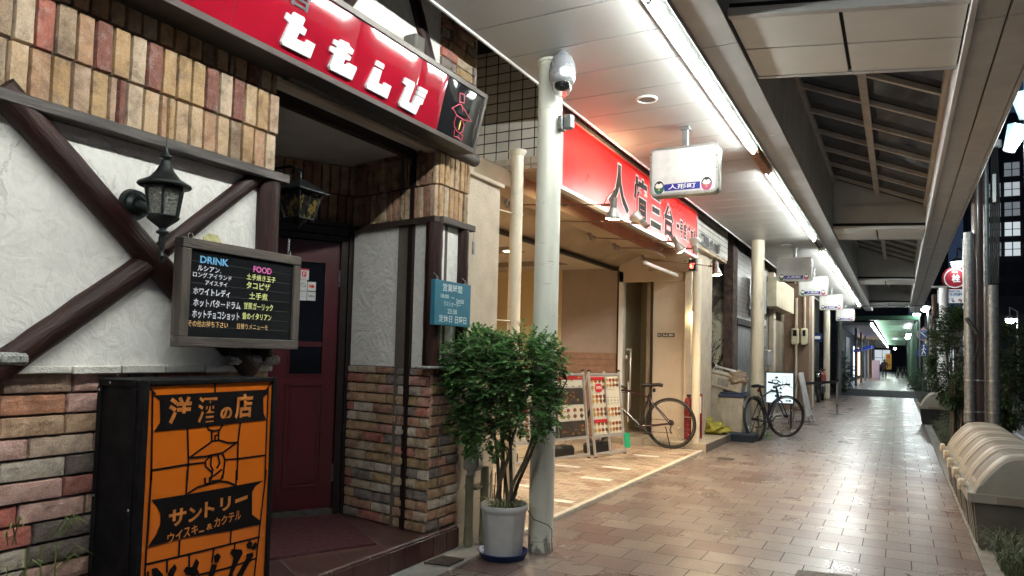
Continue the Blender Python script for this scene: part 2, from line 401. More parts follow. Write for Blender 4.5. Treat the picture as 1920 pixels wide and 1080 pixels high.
# ================================================================ GROUND
def brick_shader(name, bw, rh, stops, mortar=(.05, .045, .04), ms=.006, off=.5, rough=(.28, .45), bmp=.35, dirt=.35, speck=.25, vec_rot=0, patch=0):
    m, nt, b = nodes(name)
    g = nt.nodes.new('ShaderNodeNewGeometry'); mp = nt.nodes.new('ShaderNodeMapping')
    mp.inputs['Rotation'].default_value = (0, 0, vec_rot); mp.inputs['Location'].default_value = (50.03, 50.02, 0); mp.vector_type = 'POINT'
    nt.links.new(g.outputs['Position'], mp.inputs[0])
    t = nt.nodes.new('ShaderNodeTexBrick'); nt.links.new(mp.outputs[0], t.inputs['Vector'])
    t.offset = off; t.inputs['Scale'].default_value = 1; t.inputs['Brick Width'].default_value = bw; t.inputs['Row Height'].default_value = rh
    t.inputs['Mortar Size'].default_value = ms; t.inputs['Mortar Smooth'].default_value = .1
    t.inputs['Color1'].default_value = (0, 0, 0, 1); t.inputs['Color2'].default_value = (1, 1, 1, 1); t.inputs['Mortar'].default_value = (.5, .5, .5, 1)
    col = ramp(nt, t.outputs['Color'], stops, 'CONSTANT')
    n1 = tex(nt, scale=1.1, detail=6, vec=g.outputs['Position'])
    col = mixc(nt, dirt, col, ramp(nt, n1.outputs[0], [(.2, (.6, .57, .55)), (.8, (1, 1, 1))]), 'MULTIPLY')
    vg = nt.nodes.new('ShaderNodeTexVoronoi'); vg.inputs['Scale'].default_value = 3.1; nt.links.new(g.outputs['Position'], vg.inputs['Vector'])
    col = mixc(nt, ramp(nt, vg.outputs['Distance'], [(.045, (.45, .45, .45)), (.06, (0, 0, 0))]), col, (.04, .035, .03))
    n6 = tex(nt, scale=.55, detail=9, rough=.7, dist=.5, vec=g.outputs['Position'])
    col = mixc(nt, .8, col, ramp(nt, n6.outputs[0], [(.38, (.62, .6, .58)), (.5, (1, 1, 1)), (.62, (1, 1, 1))]), 'MULTIPLY')
    if speck:
        n2 = tex(nt, scale=95, detail=2, vec=g.outputs['Position'])
        col = mixc(nt, speck, col, ramp(nt, n2.outputs[0], [(.38, (.35, .3, .28)), (.5, (1, 1, 1)), (.66, (1.0, 1.0, 1.0))]), 'MULTIPLY')
        col = mixc(nt, ramp(nt, n2.outputs[0], [(.66, (0, 0, 0)), (.72, (.35, .35, .35))]), col, (.75, .7, .62))
    col = mixc(nt, t.outputs['Fac'], col, mortar)
    nt.links.new(col, b.inputs['Base Color'])
    n3 = tex(nt, scale=2.3, detail=5, vec=g.outputs['Position'])
    r = ramp(nt, n3.outputs[0], [(.2, (rough[0],)*3), (.8, (rough[1],)*3)])
    nt.links.new(mixc(nt, t.outputs['Fac'], r, (.8, .8, .8)), b.inputs['Roughness'])
    n4 = tex(nt, scale=120, detail=3, vec=g.outputs['Position']); n5 = tex(nt, scale=5, detail=2, vec=g.outputs['Position'])
    h = math_(nt, 'ADD', math_(nt, 'MULTIPLY', t.outputs['Fac'], -1.0), math_(nt, 'ADD', math_(nt, 'MULTIPLY', n4.outputs[0], .22), math_(nt, 'MULTIPLY', n5.outputs[0], .5)))
    h = math_(nt, 'ADD', h, math_(nt, 'MULTIPLY', t.outputs['Color'], .35))
    bump(nt, b, h, bmp, .004)
    return m
m_paver = brick_shader('pavement_pavers', .30, .25, [(0, (.225, .182, .160)), (.25, (.185, .138, .122)), (.42, (.25, .205, .177)), (.62, (.165, .105, .094)), (.70, (.21, .172, .150)), (.86, (.182, .136, .122))], ms=.0035, rough=(.22, .38), bmp=.28, mortar=(.035, .03, .025), dirt=.25, speck=.8)
m_tilefl = brick_shader('forecourt_tiles', .15, .10, [(0, (.46, .36, .26)), (.2, (.40, .30, .21)), (.42, (.50, .41, .30)), (.64, (.30, .19, .13)), (.74, (.43, .33, .24)), (.9, (.34, .23, .17))], mortar=(.13, .10, .08), ms=.003, rough=(.3, .5), bmp=.2, speck=.1)
m_steptile = brick_shader('maroon_step_tiles', .15, .15, [(0, (.060, .023, .018)), (.4, (.050, .021, .017)), (.7, (.072, .028, .023))], mortar=(.16, .13, .11), ms=.003, off=0, rough=(.3, .5), bmp=.3, speck=0, vec_rot=.5)
m_whitetile = brick_shader('dummy', .2, .1, [(0, (.5, .5, .5))])
g = MB().add([(-70, -30, -.15), (90, -30, -.15), (90, 220, -.15), (-70, 220, -.15)], [(0, 1, 2, 3)]).build('ground', m_asphalt); struct(g)
pv = MB().box(-2.36, .47, -14, 30.3, -.14, 0).build('pavement', m_paver); struct(pv)
ks = MB().box(.474, .60, -14, 30.3, -.14, .004).build('pavement_edge_stones', M('edge_stone', (.20, .19, .17), .75, var=.3, vs=8, bmp=.4, bs=50)); struct(ks)
ap = MB().box(-7, -2.364, -14, 4.62, -.14, -.004).build('concrete_apron', m_conc); struct(ap)
sl = MB().box(-9, -2.364, 11.75, 30.3, -.14, -.008).build('side_ground', m_conc); struct(sl)
# tiled forecourt of the restaurant with its edge strip
fc = MB().box(-3.84, -2.42, 4.625, 10.0, -.1, .03).build('forecourt_tiling', m_tilefl); struct(fc)
fe = MB().bbox(-2.416, -2.366, 4.55, 10.02, -.1, .034, .006).build('forecourt_edge', M('pale_edge_tile', (.55, .50, .40), .5, var=.2, vs=14)); struct(fe)
wm = M('white_floor_marker', (.68, .66, .60), .5, var=.12, vs=30)
for k, (x, y) in enumerate(((-2.74, 6.99), (-2.82, 7.80), (-2.84, 8.98), (-3.33, 7.57), (-3.1, 6.2), (-2.62, 5.75))):
    q = MB().box(x-.16, x+.16, y-.05, y+.05, .0301, .034)
    struct(q.build('white_tile', wm))
# landing slab before the stairwell door
m_slab = brick_shader('landing_tiles', .3, .3, [(0, (.42, .37, .29)), (.5, (.39, .34, .27))], mortar=(.12, .10, .08), ms=.004, off=0, speck=.1, rough=(.25, .4))
ls = MB().bbox(-3.85, -2.33, 10.03, 11.74, -.1, .12, .012).build('landing_slab', m_slab); struct(ls)
# grating/dark crossing, then the far pavement
m_farpave = brick_shader('far_pavers', .3, .3, [(0, (.30, .29, .27)), (.5, (.26, .25, .24))], ms=.004, rough=(.25, .42), bmp=.25)
cr = MB().box(-2.4, .6, 30.31, 37.0, -.14, -.004).build('crossing_strip', M('dark_paving', (.03, .03, .034), .85, var=.3, vs=3)); struct(cr)
cl = MB()
for k in range(6): cl.box(-2.3, .45, 31+k*.9, 31.25+k*.9, -.003, .004)
struct(cl.build('crossing_lines', M('grey_line', (.10, .105, .12), .8, var=.1)))
fp = MB().bbox(-2.9, .62, 37.02, 110, -.14, .03, .02).build('far_pavement', m_farpave); struct(fp)
# planter strip, kerb and road
m_soil = M('dark_soil', (.035, .03, .022), .95, var=.4, vs=20, bmp=.8, bs=60)
ps = MB().box(.604, 1.75, -14, 110, -.14, .02).build('planting_strip', m_soil); struct(ps)
kb = MB().bbox(1.754, 1.90, -14, 110, -.149, .03, .015).build('kerb', m_conc); struct(kb)
rd = MB().box(1.904, 9.5, -10, 160, -.149, -.12).build('road', m_asphalt); struct(rd)
rl = MB().box(2.05, 2.20, -10, 120, -.119, -.115).build('road_edge_line', m_line); struct(rl)
zl = MB()
for k in range(5): zl.box(2.5, 6.2, 27+k*1.1, 27.5+k*1.1, -.119, -.115)
zl.box(2.6, 3.3, 17, 17.35, -.119, -.115).box(3.3, 3.5, 8, 16, -.119, -.115)
struct(zl.build('road_markings', m_line))
fk = MB().bbox(9.52, 12.5, -10, 160, -.149, .0, .02).build('opposite_pavement', m_conc); struct(fk)
# manhole covers and a drain plate
m_iron = M('cast_iron', (.075, .06, .05), .55, metal=.4, var=.4, vs=40, bmp=.5, bs=150)
def cover(lab, poly, name='utility_cover'):
    q = MB().prism(poly, Matrix.Identity(4), .006, .001)
    o = q.build(name, m_iron); tag(o, lab, 'cover'); return o
cover('small square iron cover set in the concrete beside the entrance step', [(-2.57, 3.70), (-2.40, 3.72), (-2.40, 3.90), (-2.56, 3.89)])
cover('brown iron cover in the pavers at the bottom edge of the photo', [(-.56, 4.55), (-.24, 4.6), (-.25, 4.90), (-.55, 4.83)])
o = MB().cyl((-1.98, 9.6, .001), (-1.98, 9.6, .006), .11, n=24).build('manhole_cover', m_iron); tag(o, 'small round rusty manhole cover in the lit pavers', 'manhole cover')
# ================================================================ PUB
pub = thing('pub_building', 'half timbered brick pub facade with white stucco and maroon door', 'building', (-2.62, 2.46, 0))
st = MB().box(-3.6, -2.645, -9, 2.445, 0, 3.95).build('wall_core', m_mortar, pub)
bw_ = bricks(MB(), street((-2.642, .75, 0)), 1.71, 1.195, .225, .0745, seed=3, depth=.014, gap=.005, nx=8, ny=4, jit=.003).build('brick_wall', m_brick, pub)
sw = MB().box(-2.644, -2.625, -9, 2.448, 1.215, 2.08).build('stucco_wall', m_stucco, pub)
sill = MB()
for k in range(9):
    y0 = .78+k*.187; sill.bbox(-2.643, -2.598-.008*random.random(), y0, y0+.181, 1.188-.004*random.random(), 1.2145+.004*random.random(), .004)
sill.build('mortar_ledge', m_mortar_pale, pub)
m_granite = M('speckled_granite', (.30, .30, .28), .8, var=.85, vs=130, bmp=.5, bs=60)
for (a, b) in ((1.0, 1.36), (2.17, 2.365), (2.372, 2.475)):
    MB().bbox(-2.643, -2.562, a, b, 1.2175, 1.262, .012).build('stone_cap', m_granite, pub)
bs_ = bricks(MB(), street((-2.642, .85, 2.12)), 1.605, .545, .070, .195, seed=5, depth=.02, off=.5, gap=.006).build('upper_brickwork', m_soldier, pub)
lg = MB().bbox(-2.64, -2.555, .2, 2.475, 2.078, 2.121, .004).build('timber_ledge', m_ledge, pub)
log('timber_brace', (-2.60, 1.235, 2.13), (-2.60, 2.33, 1.19), .054, m_log, pub, 1, .8)
log('timber_brace', (-2.61, 1.24, 1.17), (-2.61, 1.80, 1.62), .050, m_log, pub, 5, .8)
log('timber_brace', (-2.615, 1.84, 1.66), (-2.615, 2.33, 2.09), .036, m_log, pub, 9, .8)
log('timber_post', (-2.61, 2.395, 1.235), (-2.61, 2.395, 2.08), .058, m_log, pub, 12, .8)
# upper wall over the sign
MB().box(-2.90, -2.635, -9, 4.14, 2.665, 3.95).build('upper_stucco', m_stucco, pub)
log('timber_brace', (-2.625, 3.05, 3.42), (-2.625, 2.72, 2.92), .05, m_log, pub, 21, .6)
log('timber_brace', (-2.625, 2.30, 3.3), (-2.625, 2.78, 2.95), .045, m_log, pub, 23, .6)
log('timber_brace', (-2.625, 3.45, 3.55), (-2.625, 3.80, 2.93), .05, m_log, pub, 25, .6)
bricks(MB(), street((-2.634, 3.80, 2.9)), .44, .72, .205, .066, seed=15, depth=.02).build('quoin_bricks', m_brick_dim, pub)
MB().bbox(-2.634, -2.56, 2.86, 2.98, 2.6, 2.7, .01).build('beam_end', m_darkwood, pub)
q = MB().bbox(-2.632, -2.53, 3.40, 3.50, 3.06, 3.20, .012); q.bbox(-2.6, -2.5, 3.41, 3.49, 3.03, 3.075, .008)
tag(q.build('floodlight', M('bronze_grey_lamp_housing', (.13, .12, .105), .45, metal=.3)), 'small grey bronze floodlight on the upper stucco above the pub sign', 'floodlight')
# step
stp = MB().box(-4.8, -2.645, 2.452, 4.14, -.05, .145).build('entrance_step', m_steptile, pub)
rs = MB().bbox(-2.655, -2.60, 2.30, 4.135, -.05, .147, .008).build('step_nosing', m_steptile, pub)
# riser tiles, each a slightly proud slab
rt = MB()
for k in range(12): rt.bbox(-2.6, -2.594, 2.32+k*.152, 2.466+k*.152, .0, .128, .002)
rt.build('riser_tiles', M('maroon_riser_tile', (.066, .024, .019), .32, var=.3, vs=9), pub)
# recess side wall / pier
A = Vector((-3.425, 3.946, 0)); B = Vector((-2.625, 3.803, 0)); ud = (B-A); Wp = ud.length
F0 = frame((A.x, A.y, .147), ud, (0, 0, 1)); NV = ud.cross(Vector((0, 0, 1))).normalized()
def slabp(name, u0, u1, z0, z1, off, mat, th=.02):
    f = frame((A.x, A.y, 0), ud, (0, 0, 1))
    return MB().prism(rect(u0, u1, z0, z1), f, off, off-th).build(name, mat, pub)
slabp('pier_core', 0, Wp-.01, 0, 3.9, -.022, m_mortar, .1)
MB().box(-2.95, -2.634, 3.84, 4.138, 0, 3.9).build('pier_core', m_mortar, pub)
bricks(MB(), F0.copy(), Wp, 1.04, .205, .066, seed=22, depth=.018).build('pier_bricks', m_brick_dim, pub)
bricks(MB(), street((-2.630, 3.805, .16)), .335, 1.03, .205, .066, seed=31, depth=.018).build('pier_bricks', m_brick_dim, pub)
slabp('pier_stucco', .01, Wp, 1.19, 2.14, .004, m_stucco)
MB().box(-2.632, -2.618, 3.805, 4.14, 1.2, 2.14).build('pier_stucco', m_stucco, pub)
f2 = frame((A.x, A.y, 2.165), ud, (0, 0, 1))
m_soldier_recess = island_mat('lightened_recess_brick', [(.0, (.52, .36, .21)), (.2, (.42, .25, .16)), (.4, (.55, .41, .27)), (.6, (.38, .20, .14)), (.75, (.48, .34, .19)), (.9, (.54, .39, .28))], white=.15)  # tan brick copy for the shaded recess, brightness lifted in the colour itself
bricks(MB(), f2, Wp+.01, .46, .06, .215, seed=41, depth=.02, gap=.006).build('pier_upper_bricks', m_soldier_recess, pub)
bricks(MB(), street((-2.630, 3.80, 2.165)), .37, .46, .06, .215, seed=43, depth=.028, gap=.006).build('pier_upper_bricks', m_soldier, pub)
slabp('pier_ledge', -.02, Wp+.03, 2.128, 2.165, .045, m_darkwood, .06)
MB().bbox(-2.635, -2.565, 3.80, 4.20, 2.126, 2.168, .004).build('pier_ledge', m_ledge, pub)
log('timber_post', (-2.625, 3.79, 1.205), (-2.625, 3.79, 2.127), .055, m_log, pub, 51, 1)
log('timber_post', (-2.615, 4.105, 1.205), (-2.615, 4.105, 2.127), .048, m_log, pub, 55, 1)
MB().bbox(-2.67, -2.555, 3.68, 4.15, 1.188, 1.206, .006).build('stone_cap', m_granite, pub)
for (u, t) in ((.575, .018), (.60, .03)):
    slabp('shutter_rail', u, u+.03, .147, 2.60, t, m_frame, .03)
# recess ceiling, lintel
MB().box(-4.9, -2.64, 2.452, 4.1, 2.62, 2.66).build('recess_ceiling', M('grey_plaster', (.55, .54, .50), .9, var=.1, bmp=.5, bs=30), pub)
MB().box(-2.86, -2.80, 2.452, 3.80, 2.565, 2.619).build('shutter_track', m_frame, pub)
MB().box(-2.70, -2.645, 2.452, 4.1, 2.59, 2.619).build('lintel', m_beige, pub)
log('timber_beam', (-2.60, 2.47, 2.635), (-2.60, 4.22, 2.635), .045, m_ledge, pub, 61, 1)
# door wall (angled)
P0 = Vector((-3.504, 3.922, 0)); sd = Vector((.52, .855, 0)).normalized()
def DF(off=0):
    n = sd.cross(Vector((0, 0, 1))); return frame(P0+n*off, sd, (0, 0, 1))
bricks(MB(), DF(-.02) @ Matrix.Translation((-1.75, 2.19, 0)), 1.87, .43, .066, .215, seed=71, depth=.02, gap=.006).build('door_head_bricks', m_soldier_recess, pub)
MB().prism(rect(-1.8, .1, 0, 2.6), DF(-.03), 0, -.1).build('door_wall_core', m_darkwood, pub)
MB().prism(rect(-1.75, .085, 2.165, 2.195), DF(0), .05, -.03).build('door_head_ledge', m_darkwood, pub)
fr_ = MB(); fr_.prism(rect(-.018, .03, .147, 2.10), DF(), .03, -.029); fr_.prism(rect(.034, .08, .147, 2.16), DF(), .045, -.029)
fr_.prism(rect(-1.0, .03, 2.06, 2.10), DF(), .031, -.029); fr_.prism(rect(-1.0, .08, 2.104, 2.16), DF(), .046, -.029)
fr_.prism(rect(-.96, -.90, .147, 2.06), DF(), .03, -.029)
fr_.build('door_frame', m_frame, pub)
MB().prism(rect(-.9, -.018, .147, .185), DF(), .02, -.029).build('threshold', M('worn_metal_threshold', (.09, .08, .075), .5, metal=.4, var=.3, vs=20), pub)
door = MB().prism(rect(-.88, -.345, .19, 2.055), DF(), 0, -.028); door.prism(rect(-.124, -.022, .19, 2.055), DF(), 0, -.028)
door.prism(rect(-.3449, -.1241, .19, 1.12), DF(), 0, -.028); door.prism(rect(-.3449, -.1241, 1.90, 2.055), DF(), 0, -.028); door.prism(rect(-.3449, -.1241, 1.31, 1.345), DF(), 0, -.028)
door = door.build('door', m_door, pub)
def ring(mb, u0, u1, v0, v1, wd, fr, t, t0=0):
    mb.prism(rect(u0, u1, v0, v0+wd), fr, t, t0); mb.prism(rect(u0, u1, v1-wd, v1), fr, t, t0)
    mb.prism(rect(u0, u0+wd, v0+wd, v1-wd), fr, t, t0); mb.prism(rect(u1-wd, u1, v0+wd, v1-wd), fr, t, t0); return mb
mo = MB(); ring(mo, -.365, -.105, .34, 1.05, .012, DF(), .010); ring(mo, -.335, -.135, .37, 1.02, .008, DF(), .006); ring(mo, -.36, -.11, 1.105, 1.915, .014, DF(), .009)
ring(mo, -.80, -.45, .34, 1.05, .012, DF(), .010); mo.prism(rect(-.325, -.145, .38, 1.01), DF(), .004)
mo.build('door_moulding', m_door, door)
for (a, b) in ((1.122, 1.309), (1.347, 1.898)): MB().prism(rect(-.344, -.125, a, b), DF(), -.008, -.02).build('door_window', m_blackglass, door)
for z in (1.80, .43): MB().prism(rect(-.026, -.016, z-.06, z+.06), DF(), .012, .001).build('hinge', m_steel, door)
wst = M('white_sticker', (.72, .72, .70), .4, var=0)
def sticker(u0, u1, v0, v1, lab):
    s_ = MB().prism(rect(u0, u1, v0, v1), DF(), .0005, -.0075).build('sticker', wst, door); return s_
s1 = sticker(-.302, -.236, 1.775, 1.852, ''); MB().prism(rect(-.302, -.236, 1.84, 1.852), DF(), .0012, .0006).build('band', M('red_ink', (.6, .02, .04), .5, var=0), s1)
MB().prism(rrect(-.285, -.253, 1.795, 1.832, .006), DF(), .0012, .0006).build('red_mark', MATS['red_ink'], s1)
text('P', DF() @ Matrix.Translation((-.277, 1.800, .0014)), .016, .026, wst, s1, .0004, .02)
text('PayPay', DF() @ Matrix.Translation((-.295, 1.780, .0008)), .052, .011, m_black, s1, .0004)
s2 = sticker(-.302, -.246, 1.630, 1.772, '')
ring_ = MB(); ring_.tube([DF() @ Vector((-.272+.016*math.cos(t), 1.738+.016*math.sin(t), .001)) for t in np.linspace(0, 6.28, 16)], .0015, 4); ring_.strip([(-.283, 1.749), (-.261, 1.727)], .003, DF(), .0016, .0006)
ring_.build('no_smoking_mark', m_black, s2)
text('※※※', DF() @ Matrix.Translation((-.295, 1.690, .0008)), .04, .009, m_black, s2, .0004)
text('・・・・', DF() @ Matrix.Translation((-.295, 1.655, .0008)), .04, .004, m_black, s2, .0004)
s3 = sticker(-.241, -.184, 1.700, 1.762, '')
q = MB().prism([(-.219+.0115*math.cos(t)-.004, 1.731+.0115*math.sin(t)) for t in np.linspace(0, 6.1, 14)], DF(), .0012, .0006); q.build('orange_disc', M('orange_ink', (.75, .22, .03), .5, var=0), s3)
q = MB().prism([(-.203+.0115*math.cos(t)-.004, 1.731+.0115*math.sin(t)) for t in np.linspace(0, 6.1, 14)], DF(), .0016, .0006); q.build('red_disc', MATS['red_ink'], s3)
s4 = sticker(-.241, -.184, 1.632, 1.694, '')
text('VISA', DF() @ Matrix.Translation((-.235, 1.654, .0008)), .044, .016, M('navy_ink', (.01, .015, .06), .5, var=0), s4, .0004, .02, shear=.2)
mat_ = MB(); mat_.prism([(-3.40, 3.86), (-3.72, 3.50), (-3.03, 2.82), (-2.725, 3.43)], Matrix.Identity(4), .158, .1455)
o = mat_.build('door_mat', M('maroon_rubber_mat', (.06, .009, .012), .8, var=.2, vs=30, bmp=.9, bs=160)); tag(o, 'dark maroon ribbed mat lying askew on the entrance step', 'door mat')
# -------- shop sign
def SG(y0=0):   # sloping face: origin at bottom edge
    return frame((-2.452, 0, 2.605), (0, 1, 0), (.09, 0, .365))
sign = thing('shop_sign', 'long glossy red shop sign with white lettering over the pub entrance', 'sign', (-2.5, 2.5, 2.6))
L_ = .376
ca = MB(); Y0, Y1 = .2, 3.955
ca.add([(-2.62, Y0, 2.60), (-2.452, Y0, 2.60), (-2.362, Y0, 2.97), (-2.60, Y0, 2.99), (-2.62, Y1, 2.60), (-2.452, Y1, 2.60), (-2.362, Y1, 2.97), (-2.60, Y1, 2.99)],
       [(0, 1, 2, 3), (7, 6, 5, 4), (0, 4, 5, 1), (1, 5, 6, 2), (2, 6, 7, 3), (3, 7, 4, 0)])
ca = ca.build('casing', M('sign_underside', (.02, .018, .017), .5, var=.2), sign)
fm = MB(); f = SG(); ring(fm, Y0, Y1, -.004, L_+.004, .026, f, .014, .001)
fm.build('sign_frame', M('grey_brown_metal', (.12, .105, .095), .4, metal=.5, var=.15), sign)
# gently wavy acrylic panels for real reflections
def wavy(name, y0, y1, v0, v1, mat, seed):
    q = MB(); n = 40; m_ = 10; P = []
    for j in range(m_+1):
        for i in range(n+1):
            u = y0+(y1-y0)*i/n; v = v0+(v1-v0)*j/m_
            e = min(1, 5*min(i, n-i)/n)**.6*math.sin(math.pi*j/m_)
            P.append(f @ Vector((u, v, .0028+.0085*e+.0016*noise.noise(Vector((u*3.1+seed, v*4, 0))))))
    q.add(P, [(j*(n+1)+i, j*(n+1)+i+1, (j+1)*(n+1)+i+1, (j+1)*(n+1)+i) for j in range(m_) for i in range(n)], True)
    return q.build(name, mat, sign)
m_redac = M('red_acrylic', (.30, .007, .020), .10, var=.12, vs=2, coat=.6)
for k, (a, b) in enumerate(((.22, 1.1), (1.102, 2.0), (2.002, 2.72), (2.722, 3.25), (3.252, 3.515))): wavy('red_panel', a, b, .022, L_-.022, m_redac, k*3)
m_blac = M('black_acrylic', (.012, .013, .014), .08, var=0, coat=.6)
bp_ = wavy('black_panel', 3.517, 3.93, .022, L_-.022, m_blac, 9)
# white block letters traced on the face: (y, v) polygons
m_wlet = M('white_block_letter', (.74, .78, .80), .45, var=.05)
LET = [[[2.2544, 0.1915], [2.2827, 0.1864], [2.2917, 0.209], [2.3486, 0.21], [2.3584, 0.2038], [2.3519, 0.1716], [2.3799, 0.1654], [2.3747, 0.1351], [2.3422, 0.1367], [2.3335, 0.1053], [2.3906, 0.1086], [2.3958, 0.1256], [2.4481, 0.1237], [2.4357, 0.0538], [2.2655, 0.0521], [2.2567, 0.0631], [2.2768, 0.1535], [2.2492, 0.1635]], [[2.5572, 0.1924], [2.593, 0.1936], [2.598, 0.2074], [2.6525, 0.211], [2.6636, 0.2008], [2.6969, 0.1914], [2.6913, 0.1683], [2.6553, 0.1665], [2.6542, 0.1617], [2.6891, 0.1549], [2.684, 0.1343], [2.6513, 0.1309], [2.6461, 0.1069], [2.6729, 0.1079], [2.6797, 0.1233], [2.7371, 0.1242], [2.743, 0.1164], [2.727, 0.0532], [2.5736, 0.0514], [2.5618, 0.0636], [2.5772, 0.1288], [2.5444, 0.1314], [2.5426, 0.1449], [2.5469, 0.1565], [2.5836, 0.1578], [2.5868, 0.1677], [2.5546, 0.1712]], [[2.8737, 0.2082], [2.9295, 0.2078], [2.935, 0.2003], [2.9315, 0.181], [2.8681, 0.1828]], [[2.8653, 0.1701], [2.925, 0.1721], [2.9191, 0.1047], [2.9598, 0.1045], [2.9659, 0.1233], [3.0218, 0.1218], [3.0106, 0.0503], [2.8461, 0.0515], [2.8374, 0.0648]], [[3.1178, 0.2041], [3.1993, 0.2057], [3.2086, 0.1923], [3.1883, 0.0912], [3.228, 0.0898], [3.2406, 0.1458], [3.3156, 0.1479], [3.3097, 0.1134], [3.2907, 0.1109], [3.2729, 0.0451], [3.1286, 0.048], [3.1191, 0.0609], [3.1408, 0.164], [3.1083, 0.1712]], [[3.2539, 0.2002], [3.3294, 0.2027], [3.3278, 0.1799], [3.2514, 0.18]], [[3.2452, 0.1738], [3.3224, 0.1755], [3.3208, 0.1527], [3.2447, 0.1528]]]
for poly in LET:
    MB().prism(poly, f, .0215, .006).build('lettering', m_wlet, sign)
text('洋酒の店', f @ Matrix.Translation((1.72, .235, .0150)), .66, .10, M('dark_grey_letter', (.04, .04, .05), .4, var=0), sign, .002, .015)
ln = MB(); m_rline = M('red_line_paint', (.45, .03, .07), .4, var=0)
for pts in [[[3.6458, 0.2932], [3.694, 0.3], [3.7105, 0.2518], [3.6628, 0.2434], [3.6458, 0.2932]], [[3.6, 0.1843], [3.6642, 0.23], [3.6884, 0.2331], [3.7311, 0.2139], [3.8335, 0.1718], [3.7467, 0.1576], [3.6687, 0.1596], [3.6217, 0.1819], [3.6, 0.1843]], [[3.6884, 0.2331], [3.7185, 0.203]], [[3.6593, 0.1521], [3.6545, 0.1136], [3.6686, 0.0899], [3.7055, 0.0726], [3.7587, 0.0689]], [[3.7323, 0.1509], [3.7641, 0.1273], [3.7649, 0.0849], [3.7338, 0.0666]], [[3.6756, 0.0733], [3.6876, 0.0347], [3.7274, 0.0412], [3.7741, 0.0329], [3.7779, 0.0649], [3.751, 0.0667]]]: ln.strip(pts, .006, f, .0155, .0145)
ln.build('lamp_drawing', m_rline, sign)
MB().prism([(3.715, .085), (3.722, .085), (3.728, .125), (3.720, .15), (3.712, .12)], f, .0155, .0145).build('flame_drawing', M('yellow_paint', (.7, .5, .1), .5, var=0), sign)
